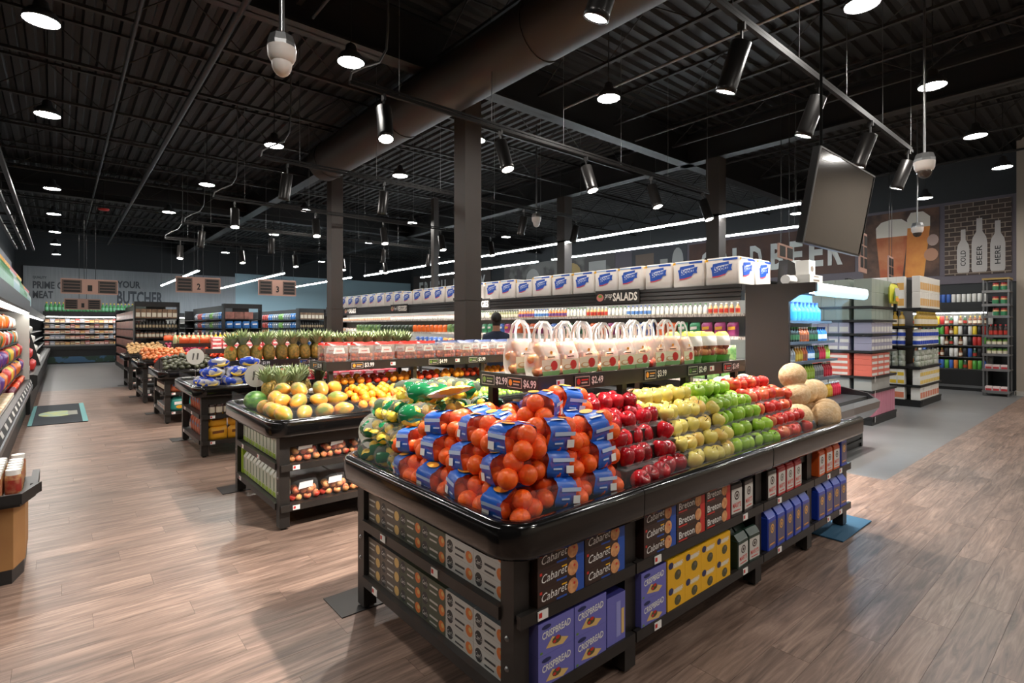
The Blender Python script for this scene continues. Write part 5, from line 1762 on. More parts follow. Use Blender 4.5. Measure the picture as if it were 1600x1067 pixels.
dr = lambda n_, g_, c_, l_: bottle(n_, 0.155, 0.030, hue(*g_), hue(*c_), hue(*l_))
DRS = [dr("dressing_bottle", ("cream_dressing", (236, 226, 204)), ("lid_green", (60, 120, 60)), ("label_white", (236, 234, 228))),
       dr("dressing_bottle", ("tan_dressing", (206, 160, 106)), ("lid_white", (236, 236, 232)), ("label_red", (190, 60, 50))),
       dr("dressing_bottle", ("cream_dressing", (236, 226, 204)), ("lid_blue", (60, 90, 170)), ("label_blue", (92, 138, 200))),
       dr("dressing_bottle", ("orange_dressing", (224, 130, 60)), ("lid_white", (236, 236, 232)), ("label_purple", (120, 80, 140))),
       dr("dressing_bottle", ("olive_dressing", (150, 150, 100)), ("lid_black", (24, 24, 24)), ("cream_label", (226, 216, 196)))]
row([DRS[1], DRS[0], DRS[0], DRS[2], DRS[0], DRS[1], DRS[0], DRS[3], DRS[2], DRS[3], DRS[4], DRS[4], DRS[0]], "W", 3.45, 9.3, SX + 0.285, 1.821, 0.078, "dressing bottle on the top shelf of the salad case, {n} from the end cooler", "bottle", "dressing bottles")
SBG = [chips("salad_bag", 0.17, 0.20, 0.08, hue("bag_purple", (150, 58, 110)), hue("bag_gold", (226, 170, 60))), chips("salad_bag", 0.17, 0.20, 0.08, hue("bag_blue2", (66, 100, 170)), hue("white_print", (240, 236, 232))), chips("salad_bag", 0.17, 0.20, 0.08, hue("bag_orange2", (210, 100, 56)), hue("white_print", (240, 236, 232))), chips("salad_bag", 0.17, 0.20, 0.08, hue("bag_green2", (54, 130, 90)), hue("white_print", (240, 236, 232)))]
row([SBG[0], SBG[3], SBG[2], SBG[1], SBG[0], SBG[2], SBG[3], SBG[1], SBG[0], SBG[2], SBG[0], SBG[1], SBG[3]] , "W", 3.45, 9.3, SX + 0.27, 1.511, 0.19, "coloured salad kit bag on the second shelf, {n} from the end cooler", "bag", "salad kit bags")
TUB = [jar("dip_tub", 0.10, 0.05, hue("tub_white", (232, 228, 220)), hue("lid_pink", (226, 170, 150)), None), jar("dip_tub", 0.10, 0.05, hue("tub_peach", (226, 180, 150)), hue("lid_white", (236, 236, 232)), None)]
row(TUB, "W", 9.5, 17.2, SX + 0.30, 1.821, 0.12, "white dip tub on the top shelf beyond the foremost column, {n} along", "tub", "dip tubs on the top shelf")
CAR = chips("carrot_bag", 0.18, 0.18, 0.08, hue("carrot", (240, 112, 40)), None)
GRB = chips("greens_bag", 0.18, 0.20, 0.10, hue("greens", (72, 110, 62), rgb2=(120, 150, 90), scale=14), None)
DKB = chips("greens_bag", 0.18, 0.18, 0.10, hue("dark_greens", (44, 60, 44)), None)
row([GRB, CAR, CAR, DKB, DKB, GRB, GRB, TUB[0], TUB[1]], "W", 9.5, 17.2, SX + 0.27, 1.511, 0.2, "bag of vegetables on the second shelf beyond the foremost column, {n} along", "bag", "vegetable bags")
for zi, (z, x) in enumerate(SSH[2:]):
    row([GRB, SBG[3], DKB, GRB, CAR, SBG[1]], "W", 3.45, 12.0, x + 0.08, z + 0.001, 0.21, f"bag of greens on the {'third' if zi == 0 else 'fourth'} shelf of the salad case, " + "{n} from the end cooler", "bag", "bags of greens")

SGW = mat("sign_white", (230, 226, 218), rough=0.5)
SGP = mat("sign_pink", (196, 120, 110), rough=0.5)


def case_sign(y, word, w, lab, small):
    s = thing("hanging_sign", lab, "sign", (SX - 0.035, y, 2.10), -PI / 2)
    b = ob("board", MB().cbox(-w / 2, w / 2, 0, 0.018, -0.10, 0.12, INK, 0.01), s)
    ob("lettering", MB().ftext(word, -w * 0.08, w * 0.46, -0.055, 0.075, SGW, 0.003, 0.03).ftext(small, -w * 0.27, -w * 0.10, -0.03, 0.06, SGW, 0.003, 0.0, 0.3), b)
    ob("picture_print", MB().fdisc(-w * 0.38, 0.01, w * 0.085, 0.06, SGP, 0.002, 14).fdisc(-w * 0.38, 0.03, w * 0.05, 0.025, M_GREEN, 0.003, 10), b)


case_sign(5.28, "SALADS", 0.86, "black shaped sign with salad lettering on the case header", "prep")
case_sign(8.95, "VEGGIES", 0.9, "black shaped sign with veggies lettering on the case header", "fresh")
case_sign(12.3, "VEGGIES", 0.9, "black shaped sign with pink print beyond the foremost column", "fresh")
case_sign(15.3, "SALADS", 0.86, "black shaped sign at the far end of the case header", "prep")

# bath tissue packs along the top of the case
TPW = mat("tissue_wrap", (236, 230, 224), rough=0.3, bump=0.5, scale=9)
TPB = mat("tissue_blue", (36, 84, 184), rough=0.35)
TPR = mat("tissue_red", (204, 74, 90), rough=0.35)


def tissue():
    w, d_, h_ = 0.475, 0.46, 0.37
    m = MB()
    n = 10
    ring = []
    for a in range(4):
        cx, cy = [(-1, -1), (1, -1), (1, 1), (-1, 1)][a]
        for k in range(4):
            ang = PI + a * PI / 2 + PI / 2 * k / 3
            ring.append((cx * (w / 2 - 0.035) + 0.035 * math.cos(ang), d_ / 2 + cy * (d_ / 2 - 0.035) + 0.035 * math.sin(ang)))
    secs = [(0.0, 0.95), (0.02, 1.0), (h_ * 0.5, 0.985), (h_ - 0.03, 1.0), (h_, 0.94)]
    vs = [(x * s_, d_ / 2 + (y - d_ / 2) * s_, z) for z, s_ in secs for x, y in ring]
    k = len(ring)
    fs = [(j * k + i, j * k + (i + 1) % k, (j + 1) * k + (i + 1) % k, (j + 1) * k + i) for j in range(4) for i in range(k)]
    m.add(vs, fs, TPW, None, True)
    m.add(vs, [tuple(reversed(range(k))), tuple(4 * k + i for i in range(k))], TPW)

    def art(p, q):
        p.fpoly([(-0.14, 0.20), (-0.155, 0.245), (-0.13, 0.25), (-0.12, 0.29), (0.10, 0.31), (0.105, 0.27), (0.15, 0.275), (0.135, 0.22), (0.145, 0.19), (0.09, 0.19), (0.06, 0.15), (-0.05, 0.125), (-0.13, 0.12)], TPB, 0.003)
        p.fpoly([(-0.13, 0.12), (-0.05, 0.125), (0.06, 0.15), (0.05, 0.135), (-0.05, 0.108), (-0.13, 0.105)], TPR, 0.004)
        p.fpoly([(-0.10, 0.17), (0.09, 0.215), (0.10, 0.275), (-0.10, 0.25)], mat("tissue_pale", (214, 224, 240), rough=0.35), 0.0045)
        p.frect(0.02, 0.22, 0.325, 0.352, TPB, 0.003)
        p.frect(-0.225, -0.19, 0.325, 0.355, YELB, 0.003)
        p.frect(-0.19, 0.02, 0.337, 0.352, mat("tissue_pale_blue", (150, 182, 226), rough=0.35), 0.003)
        q.ftext("Scott", -0.10, 0.10, 0.175, 0.262, TPB, 0.006, 0.03, 0.12, 0.022)
    p, q = MB(), MB()
    art(p, q)
    # the same print on the end of the pack (+x side)
    return ("tissue_pack", m.mesh("tissue_pack"), [("picture_print", p.mesh("picture_print"), (0, 0, 0), (0, 0, 0), 1.0, ()), ("lettering", q.mesh("lettering"), (0, 0, 0), (0, 0, 0), 1.0, ()),
            ("side_picture", p.mesh("side_picture"), (w / 2, d_ / 2, 0), (0, 0, PI / 2), (0.9, 1, 1), ()), ("side_lettering", q.mesh("side_lettering"), (w / 2, d_ / 2, 0), (0, 0, PI / 2), (0.9, 1, 1), ())])


TIS = tissue()
# shift the end print so that it lies on the end face
TIS = (TIS[0], TIS[1], [(n_, me, ((0.475 / 2, 0.23, 0) if n_.startswith("side") else l_), r_, s_, u_) for n_, me, l_, r_, s_, u_ in TIS[2]])
for i in range(27):
    spawn(TIS, f"white and blue pack of bath tissue on the salad case, {nth(i)} from the end cooler", "tissue pack", "bath tissue packs on the salad case", (SX + 0.06 + J(0.012), 3.60 + 0.497 * i, 2.201 + (0 if i != 11 else 0)), FACE["W"] + J(0.03), (1, 1, 1 if i % 9 != 8 else 0.9))
spawn(TIS, "white and blue pack of bath tissue in the second row beside the end cooler", "tissue pack", None, (SX + 0.06 + 0.49, 3.60, 2.201), FACE["W"])

# ================================================================== END COOLER
CXA, CXB = 6.66, 8.45
ck = thing("end_cooler", "black open-front drinks cooler with a glowing blue-white canopy light", "refrigerated case", (0, 0, 0))
PAN = mat("cooler_panel", (30, 26, 25), rough=0.4)
prof = [(2.47, 0.0), (2.47, 0.42), (2.32, 0.52), (2.30, 0.66), (2.40, 0.74), (2.72, 0.80), (2.72, 1.95), (2.62, 2.02), (2.42, 2.06), (2.42, 2.16), (3.25, 2.18), (3.25, 0.0)]
ob("side_panel", MB().prism(prof, CXA, CXA + 0.05, PAN, axis="x"), ck)
ob("lower_side_panel", MB().prism([(2.47, 0.0), (2.47, 0.42), (2.32, 0.52), (2.30, 0.66), (2.40, 0.74), (2.72, 0.80), (3.25, 0.80), (3.25, 0.0)], CXB - 0.05, CXB, PAN, axis="x"), ck)
ob("glass_end", MB().prism([(2.72, 0.80), (2.72, 1.95), (2.62, 2.02), (3.2, 2.09), (3.2, 0.80)], CXB - 0.03, CXB - 0.02, CLEAR, axis="x"), ck)
ob("base", MB().prism([(2.49, 0.0), (2.49, 0.42), (2.40, 0.60), (2.40, 0.70), (3.2, 0.70), (3.2, 0.0)], CXA + 0.05, CXB - 0.05, DARK, axis="x"), ck)
for i in range(5):
    ob("grille_slat", MB().box(CXA + 0.05, CXB - 0.05, 2.47, 2.488, 0.06 + 0.07 * i, 0.10 + 0.07 * i, DARK), ck)
ob("bumper", MB().prism([(2.38, 0.42), (2.28, 0.55), (2.27, 0.64), (2.32, 0.68), (2.39, 0.66)], CXA - 0.02, CXB + 0.02, STEEL, axis="x"), ck)
ob("back_panel", MB().box(CXA + 0.05, CXB - 0.05, 3.10, 3.2, 0.7, 2.1, mat("cooler_back", (160, 190, 210), rough=0.3)), ck)
ob("canopy", MB().box(CXA + 0.05, CXB - 0.05, 2.45, 3.2, 2.10, 2.17, DARK), ck)
ob("canopy_light", MB().prism([(2.455, 2.015), (2.415, 2.03), (2.40, 2.09), (2.41, 2.15), (2.45, 2.165)], CXA + 0.06, CXB, emat("cooler_glow", (0.42, 0.76, 1.0), 1.25), axis="x", smooth=True), ck)
ob("inner_lamp", MB().box(CXA + 0.1, CXB - 0.1, 2.60, 2.63, 2.06, 2.085, emat("cooler_lamp", (0.40, 0.72, 1.0), 150.0)), ck)
CSH = [1.72, 1.45, 1.20, 0.96]
for z in CSH:
    y = 2.86 - (1.8 - z) * 0.14
    ob("shelf", MB().box(CXA + 0.05, CXB - 0.05, y, 3.1, z - 0.015, z, GREYM).box(CXA + 0.05, CXB - 0.05, y - 0.01, y, z - 0.03, z + 0.006, mat("shelf_strip_grey", (90, 100, 110), rough=0.3)), ck)
WATER = film("water_blue", (120, 190, 230), 0.55, 0.08)
DB = [bottle("drink_bottle", 0.19, 0.034, hue("drink_silver", (170, 176, 182)), hue("lid_black", (24, 24, 24)), hue("drink_grey_label", (120, 124, 130))),
      bottle("drink_bottle", 0.19, 0.034, hue("drink_amber", (206, 150, 40)), hue("lid_white", (236, 236, 232)), hue("drink_gold_label", (220, 180, 70))),
      bottle("drink_bottle", 0.19, 0.034, hue("drink_orange", (200, 96, 50)), hue("lid_white", (236, 236, 232)), hue("drink_rust_label", (150, 80, 60))),
      bottle("drink_bottle", 0.19, 0.034, hue("drink_blue", (50, 120, 190)), hue("lid_blue", (60, 90, 170)), hue("white_print", (240, 236, 232))),
      bottle("drink_bottle", 0.19, 0.034, hue("drink_dark", (40, 44, 40)), hue("lid_green", (60, 120, 60)), hue("drink_green_label", (70, 110, 70))),
      bottle("drink_bottle", 0.19, 0.034, hue("drink_red", (200, 40, 60)), hue("lid_white", (236, 236, 232)), hue("drink_red_label", (220, 60, 80))),
      bottle("drink_bottle", 0.19, 0.034, hue("drink_lime", (170, 200, 60)), hue("lid_green", (60, 120, 60)), hue("drink_lime_label", (190, 220, 110)))]
JUG = bottle("water_jug", 0.26, 0.062, WATER, hue("lid_blue", (60, 90, 170)), hue("jug_label", (60, 140, 200)))
row([DB[0], JUG, JUG], "S", CXA + 0.12, CXB - 0.1, 2.98, 1.721, 0.135, "blue water jug on the top shelf of the end cooler, {n} from the salad case", "bottle", "water jugs in the end cooler")
row([DB[4], DB[4], DB[2], DB[4], DB[3]], "S", CXA + 0.1, CXB - 0.1, 2.90, 1.451, 0.078, "dark drink bottle on the second cooler shelf, {n} from the salad case", "bottle", "second shelf drinks")
row([DB[0], DB[0], DB[1], DB[2], DB[3], DB[4], DB[5], DB[6]], "S", CXA + 0.1, CXB - 0.1, 2.86, 1.201, 0.078, "coloured drink bottle on the third cooler shelf, {n} from the salad case", "bottle", "third shelf drinks")
row([DB[3], DB[4], DB[6], DB[0], DB[5]], "S", CXA + 0.1, CXB - 0.1, 2.83, 0.961, 0.078, "drink bottle on the fourth cooler shelf, {n} from the salad case", "bottle", "fourth shelf drinks")
row([DB[4], DB[0], DB[3], DB[1], DB[5]], "S", CXA + 0.1, CXB - 0.1, 2.72, 0.705, 0.078, "drink bottle on the cooler deck, {n} from the salad case", "bottle", "cooler deck drinks")
# cartons on top of the cooler
BX = carton("white_box", 0.42, 0.22, 0.13, PALG, PALG, PALG, lambda p, q: p.frect(-0.1, 0.1, 0.05, 0.07, TAUP).frect(-0.08, 0.08, 0.10, 0.115, TAUP))
spawn(BX, "white carton on top of the end cooler", "box", None, (7.45, 2.7, 2.185), 0)
BX2 = carton("picture_box", 0.20, 0.16, 0.19, mat("carton_pale_blue", (196, 206, 210), rough=0.5), PALG, CRED, lambda p, q: p.fdisc(0, 0.08, 0.05, 0.04, TAUP))
spawn(BX2, "small red and white carton standing on the white carton", "box", None, (7.42, 2.74, 2.3155), 0)
tag(ob("paper_roll", MB().tube([(7.0, 2.9, 2.245), (7.22, 2.9, 2.245)], 0.06, 14, WHITE)), "white roll lying on top of the end cooler", "roll")
tag(ob("black_sack", MB().prism([(0.0, 0.0), (0.26, 0.0), (0.20, 0.36), (0.05, 0.40)], 0.0, 0.14, mat("black_plastic", (22, 21, 22), rough=0.3), axis="y"), None, (7.70, 3.18, 2.183), (0, 0, -0.2)), "black folded display sack behind the white carton at the end of the bath tissue", "sack")

# ================================================================== GONDOLAS ON THE GREY FLOOR (right)
GND = mat("gondola_black", (28, 27, 27), rough=0.45)
def gondola(xa, xb, ya, yb, zs, top, lab):
    g = thing("gondola_shelf", lab, "shelf unit", (0, 0, 0))
    ob("base", MB().box(xa, xb, ya, yb, 0, zs[0] - 0.02, GND), g)
    ob("back_panel", MB().box((xa + xb) / 2 - 0.03, (xa + xb) / 2 + 0.03, ya + 0.5, yb, zs[0] - 0.02, top, GND), g)
    ob("end_panel", MB().box(xa + 0.3, xb - 0.3, ya + 0.45, ya + 0.5, zs[0] - 0.02, top, GND), g)
    for z in zs:
        ob("shelf", MB().box(xa, xb, ya, yb, z - 0.03, z, GND), g)
        ob("price_strip", MB().box(xa - 0.006, xa, ya, yb, z - 0.035, z + 0.004, GND).box(xa - 0.006, xb + 0.006, ya - 0.006, ya, z - 0.035, z + 0.004, GND), g)
    return g


g1 = gondola(10.25, 11.6, 2.86, 9.5, [0.14, 0.57, 0.81, 1.24, 1.53, 1.76, 1.99], 2.5, "black shelf unit stacked with lilac and coral cases, nearest the end cooler")
tg = MB().add([(-0.03, 0, -0.05), (0.03, 0, -0.05), (0.03, 0, 0.05), (-0.03, 0, 0.05)], [(0, 1, 2, 3)], PAPER).mesh("price_flag")
LV = [("pink", hue("case_pink", (190, 120, 140)), 0.40, 0.13), ("grey", hue("case_grey", (150, 150, 146)), 0.21, 0.33), ("coral", hue("case_coral", (204, 104, 88)), 0.095, 0.33), ("lilac", hue("case_lilac", (150, 148, 168)), 0.12, 0.165), ("pale lilac", hue("case_lilac2", (160, 158, 178)), 0.19, 0.165), ("pale green", hue("case_green", (150, 164, 154)), 0.19, 0.2), ("grey-green", hue("case_green2", (160, 170, 160)), 0.23, 0.22)]
NLAY = [1, 1, 4, 2, 1, 1, 2]
for k, z in enumerate([0.14, 0.57, 0.81, 1.24, 1.53, 1.76, 1.99]):
    nm, m_, h_, w = LV[k]
    P = pack("drink_case", w - 0.006, 0.26, h_, m_, PALG if k in (2, 3, 4) else m_, None, 0.004)
    for l in range(NLAY[k]):
        lt = f", {LAY[l]} layer" if NLAY[k] > 1 else ""
        row(P, "S", 10.27, 11.58, 2.875, z + 0.001 + (h_ + 0.001) * l, w, f"{nm} drink case on the end shelf{lt}, " + "{n} from the cooler side", "case", f"{nm} drink cases")
        if k > 0:
            row(P, "W", 3.2, 5.5, 10.265, z + 0.001 + (h_ + 0.001) * l, w, f"{nm} drink case on the aisle side{lt}, " + "{n} behind the end shelf", "case", f"{nm} drink cases on the aisle side")
for i, z in enumerate((0.14, 0.57, 0.81)):
    ob("price_flag", tg, g1, (10.35, 2.845, z - 0.04), (0, 0.15, 0.2))
bagp = thing("snack_bag_sign", "yellow and green snack bag clipped to a black post on the end shelf", "bag", (11.1, 2.78, 2.05))
ob("bag", MB().pillow(0.42, 0.34, 0.10, PYEL, 8, 6, None, 0.04), bagp)
ob("label", MB().frect(-0.12, 0.14, 0.13, 0.27, PALG, 0.052).fdisc(-0.13, 0.12, 0.05, 0.09, M_GREEN, 0.053).fdisc(0.03, 0.07, 0.10, 0.04, ORNP, 0.053), bagp)
ob("clip_post", MB().box(0.24, 0.33, 0.02, 0.06, -0.12, 0.36, DARK), bagp)

g2 = gondola(13.35, 15.1, 2.88, 9.5, [0.13, 0.44, 0.82, 1.25, 1.66, 2.03], 2.7, "black shelf unit of jars, oils and cartons farther along the grey floor")
OILB = bottle("oil_bottle", 0.30, 0.055, hue("oil_gold", (176, 140, 40)), hue("lid_gold", (210, 180, 70)), hue("cream_label", (226, 216, 196)))
MAYO = jar("mayonnaise_jar", 0.17, 0.07, hue("tub_white", (232, 228, 220)), hue("lid_white", (236, 236, 232)), hue("label_deep_blue", (40, 70, 170)))
CANW = can("food_can", 0.11, 0.06, hue("can_pale", (186, 188, 180), rgb2=(130, 140, 120), scale=12))
TUBY = pack("broth_carton", 0.13, 0.13, 0.16, hue("tub_white", (232, 228, 220)), hue("tub_yellow", (232, 196, 60)))
CRTO = pack("broth_carton", 0.19, 0.16, 0.26, hue("tub_white", (232, 228, 220)), hue("carton_salmon", (222, 132, 100)))
BOXT = pack("tall_box", 0.145, 0.14, 0.33, hue("tub_white", (232, 228, 220)), hue("box_amber", (222, 170, 90)))
for face, a, b, f in (("S", 13.40, 15.05, 2.895), ("W", 3.15, 5.2, 13.37)):
    where = "on the end shelf" if face == "S" else "on the aisle side"
    for l in range(2):
        row(BOXT, face, a, b, f, 2.031 + 0.331 * l, 0.15, f"white and amber box on top {where}, {'lower' if l == 0 else 'upper'} layer, " + "{n} along", "box", "white and amber boxes " + where)
    row(OILB, face, a, b, f, 1.661, 0.118, f"golden oil bottle {where}, " + "{n} along", "bottle", "oil bottles " + where, depth=0.06)
    for l in range(2):
        row(MAYO, face, a, b, f, 1.251 + 0.171 * l, 0.148, f"white jar with blue label {where}, {'lower' if l == 0 else 'upper'} layer, " + "{n} along", "jar", "white jars " + where, depth=0.075)
    for l in range(3):
        row(CANW, face, a, b, f, 0.821 + 0.111 * l, 0.125, f"pale food can {where}, {LAY[l]} layer, " + "{n} along", "can", "pale cans " + where, depth=0.065)
    for l in range(2):
        row(TUBY, face, a, b, f, 0.441 + 0.161 * l, 0.135, f"white and yellow carton {where}, {'lower' if l == 0 else 'upper'} layer, " + "{n} along", "carton", "white and yellow cartons " + where)
    row(CRTO, face, a, b, f, 0.131, 0.195, f"white and salmon carton {where}, bottom shelf, " + "{n} along", "carton", "white and salmon cartons " + where)
for i, z in enumerate((0.13, 0.44, 0.82, 1.25, 1.66)):
    ob("price_flag", tg, g2, (13.5 + 0.15 * (i % 2), 2.865, z - 0.04), (0, 0.15, 0.2))
# red and white cartons above
CRT2 = pack("top_carton", 0.5, 0.3, 0.3, hue("tub_white", (232, 228, 220)), hue("can_pale", (186, 188, 180)))
tag(ob("carton_stack", None), None)
bpy.data.objects.remove(bpy.data.objects["carton_stack"])
for l in range(2):
    o = spawn(("top_carton", MB().cbox(-0.42, 0.42, 0, 0.3, 0.03, 0.26, hue("tub_white", (232, 228, 220)), 0.006).box(-0.425, 0.425, -0.004, 0.3, 0, 0.035, hue("shrink_red", (204, 72, 50))).mesh("top_carton"), []), f"white carton with red band high on the shelf unit, {'lower' if l == 0 else 'upper'} one", "carton", "red-banded cartons", (12.2, 4.6, 2.52 + 0.262 * l), FACE["S"])
ob("top_board", MB().box(10.3, 12.8, 4.5, 5.2, 2.49, 2.515, GND).box(10.9, 10.95, 4.8, 4.85, 0.14, 2.49, GND), g1)

# ================================================================== BEER WALL
bc = thing("beer_cooler", "long wall cooler of cans and bottles under the beer sign", "refrigerated case", (0, 0, 0))
BX0, BYA, BYB = 17.75, 2.45, 11.0
ob("base", MB().box(BX0, 18.45, BYA, BYB, 0.0, 0.52, DARK).box(BX0 - 0.02, BX0, BYA, BYB, 0.08, 0.14, GREYM), bc)
ob("back_panel", MB().box(18.38, 18.48, BYA, BYB, 0.5, 2.3, CASEB), bc)
ob("canopy", MB().box(BX0, 18.45, BYA, BYB, 2.02, 2.28, DARK), bc)
ob("lamp", MB().box(BX0 + 0.10, BX0 + 0.14, BYA + 0.05, BYB - 0.05, 1.985, 2.01, CASEL), bc)
BZ = [0.55, 0.86, 1.16, 1.44, 1.70]
for z in BZ:
    ob("shelf", MB().box(BX0 + 0.15, 18.38, BYA, BYB, z - 0.02, z, GREYM), bc)
CN = [can("drink_can", 0.22, 0.045, hue("can_" + n_, c)) for n_, c in (("orange", (226, 130, 60)), ("blue", (60, 100, 180)), ("green", (90, 170, 70)), ("black", (34, 32, 34)), ("yellow", (232, 200, 60)), ("red", (200, 60, 56)), ("white", (228, 226, 220)))]
BN = [bottle("drink_bottle", 0.22, 0.042, hue("bottle_amber", (120, 66, 30)), hue("lid_gold", (210, 180, 70)), hue("cream_label", (226, 216, 196))), bottle("drink_bottle", 0.22, 0.042, hue("bottle_deepgreen", (36, 84, 50)), hue("lid_white", (236, 236, 232)), hue("label_red", (190, 60, 50)))]
pat = [[0, 2, 2, 1, 0, 0, 3], [3, 3, 1, 6, 1, 3], [6, 5, 2, 2, 6, 3], [5, 2, 4, 6, 4, 3], [4, 4, 6, 3, 4, 6, 5]]
for k, z in enumerate(BZ):
    row([CN[q] for q in pat[k]] + BN, mix=True, face="W", a=BYA + 0.05, b=5.2, fixed=BX0 + 0.21, z=z + 0.001, pitch=0.095, lab=f"can in the beer cooler, {nth(k)} shelf up, " + "{n} from the snack rack", cat="can", group=f"cans on beer cooler shelf {nth(k)}")
row([CN[6], CN[1], CN[6], CN[2]], "W", BYA + 0.05, 5.2, BX0 + 0.3, 2.281, 0.105, "pale can standing on top of the beer cooler, {n} from the snack rack", "can", "cans on top of the beer cooler")

rk = thing("snack_rack", "narrow silver wire rack of jars and snacks against the taupe wall", "rack", (0, 0, 0))
RZ = [0.10, 0.62, 0.98, 1.20, 1.42, 1.88, 2.16, 2.48]
for y in (1.96, 2.40):
    for x in (16.86, 17.34):
        ob("post", MB().box(x, x + 0.03, y, y + 0.03, 0, 2.78, GREYM), rk)
for z in RZ:
    ob("shelf", MB().box(16.85, 17.38, 1.95, 2.44, z - 0.02, z, GREYM).box(16.84, 16.85, 1.95, 2.44, z - 0.03, z + 0.03, STEEL), rk)
ob("header", MB().box(16.85, 17.38, 1.95, 2.44, 2.76, 2.80, hue("rack_wood", (150, 124, 70))), rk)
NUT = jar("nut_jar", 0.20, 0.062, hue("nut_tan", (196, 150, 100)), hue("lid_darkred", (150, 40, 40)), hue("nut_label", (50, 120, 80)))
COLA = bottle("soda_bottle", 0.28, 0.04, hue("cola", (50, 26, 24)), hue("lid_red", (196, 40, 40)), hue("label_red", (190, 60, 50)))
PICK = jar("pickle_jar", 0.15, 0.045, hue("pickle", (128, 150, 60)), hue("lid_green", (60, 120, 60)), hue("cream_label", (226, 216, 196)))
CNDY = pack("candy_pack", 0.13, 0.2, 0.12, hue("candy_white", (226, 206, 204)), hue("candy_red", (190, 60, 66)))
for k, (P, pt) in enumerate(((CNDY, 0.14), (CNDY, 0.14), (PICK, 0.098), (PICK, 0.098), (COLA, 0.088), (NUT, 0.145), (NUT, 0.145), (NUT, 0.145))):
    row(P, "W", 1.985, 2.41, 16.93, RZ[k] + 0.001, pt, f"{P[0].replace('_', ' ')} on the snack rack, {nth(k)} shelf up, " + "{n} from the taupe wall", P[0].split("_")[1], "goods on the snack rack", depth=0.0)

# beer sign: framed boards high on the wall
SBRN = mat("sign_brown", (84, 54, 42), rough=0.6, rgb2=(74, 48, 40), scale=2)
SGRY = mat("sign_grey", (96, 88, 96), rough=0.6)
SLET = mat("sign_letter", (206, 208, 204), rough=0.5)


def brick_mat():
    m, nt, b, _ = _new("printed_brick")
    N, L = nt.nodes, nt.links
    tc = N.new("ShaderNodeTexCoord")
    mp = N.new("ShaderNodeMapping")
    mp.inputs["Rotation"].default_value = (PI / 2, 0, 0)
    L.new(tc.outputs["Object"], mp.inputs["Vector"])
    br = N.new("ShaderNodeTexBrick")
    br.inputs["Color1"].default_value = lin((82, 66, 58))
    br.inputs["Color2"].default_value = lin((62, 50, 46))
    br.inputs["Mortar"].default_value = lin((150, 134, 118))
    br.inputs["Scale"].default_value = 2.0
    br.inputs["Mortar Size"].default_value = 0.02
    L.new(mp.outputs[0], br.inputs["Vector"])
    L.new(br.outputs["Color"], b.inputs["Base Color"])
    b.inputs["Roughness"].default_value = 0.7
    return m


WX = 18.46
def wall_sign(name, lab, yc, zc):
    return thing(name, lab, "wall sign", (WX, yc, zc), -PI / 2)


fr = wall_sign("sign_band", "long grey framed wall sign band above the beer cooler", 10.0, 3.95)
ob("frame_panel", MB().box(-8.05, -7.9 + 15.9, 0.0, 0.03, -1.15, 1.08, SGRY), fr)
s1 = wall_sign("brick_picture", "printed brick picture with three pale bottles above the beer cooler", 2.72, 3.95)
ob("print_panel", MB().box(-0.72, 0.62, -0.02, 0.0, -0.93, 1.0, brick_mat()), s1)
BOT = [(-0.13, -0.86), (0.13, -0.86), (0.15, -0.8), (0.15, -0.1), (0.13, 0.05), (0.06, 0.2), (0.055, 0.55), (-0.055, 0.55), (-0.06, 0.2), (-0.13, 0.05), (-0.15, -0.1), (-0.15, -0.8)]
SBOT = mat("sign_bottle", (186, 180, 176), rough=0.6)
for u, s_, dy in ((-0.33, 0.82, -0.1), (0.0, 1.0, 0.0), (0.36, 0.92, -0.05)):
    ob("bottle_picture", MB().fpoly([(u + a * s_ * 1.05, -0.86 + (b + 0.86) * s_) for a, b in BOT], SBOT, 0.024 + 0.002 * (u == 0)), s1)
for u, wd, s_ in ((-0.33, "COLD", 0.8), (0.0, "BEER", 1.0), (0.36, "HERE", 0.9)):
    MM = Matrix.Translation((u + 0.055, 0, -0.68)) @ Matrix.Rotation(-PI / 2, 4, "Y")
    ob("lettering", MB().ftext(wd, 0.0, 0.52 * s_, 0.0, 0.11, INK, 0.028, 0.01, M=MM), s1)
s2 = wall_sign("beer_picture", "printed picture of two foaming beer glasses on the wall", 4.42, 4.0)
ob("print_panel", MB().box(-0.95, 0.86, -0.02, 0.0, -0.95, 0.95, mat("print_dark_brown", (66, 44, 36), rough=0.6, rgb2=(110, 78, 60), scale=2.5)), s2)
AMB = mat("beer_amber", (206, 120, 40), rough=0.5, rgb2=(226, 150, 56), scale=2)
AMR = mat("beer_red_amber", (176, 84, 36), rough=0.5, rgb2=(196, 120, 70), scale=2)
FOAM = mat("beer_foam", (224, 214, 200), rough=0.6)
ob("glass_picture", MB().fpoly([(-0.52, -0.95), (0.02, -0.95), (0.14, 0.25), (-0.62, 0.25)], AMR, 0.022).fpoly([(-0.62, 0.25), (0.14, 0.25), (0.14, 0.62), (0.0, 0.74), (-0.25, 0.76), (-0.5, 0.7), (-0.63, 0.55)], FOAM, 0.022), s2)
ob("glass_picture", MB().fpoly([(0.08, -0.95), (0.52, -0.95), (0.66, 0.45), (0.14, 0.45)], AMB, 0.024).fpoly([(0.14, 0.45), (0.66, 0.45), (0.66, 0.72), (0.5, 0.88), (0.22, 0.88), (0.13, 0.7)], FOAM, 0.024), s2)
ob("hand_picture", MB().fdisc(0.68, -0.35, 0.16, 0.18, mat("print_skin", (186, 134, 104)), 0.026).fdisc(0.72, 0.05, 0.13, 0.16, mat("print_skin2", (176, 150, 140)), 0.026), s2)
s3 = wall_sign("beer_lettering", "brown wall sign with large pale COLD BEER lettering", 8.35, 3.93)
ob("print_panel", MB().box(-2.85, 2.75, -0.02, 0.0, -0.62, 0.85, SBRN), s3)
u = -2.35
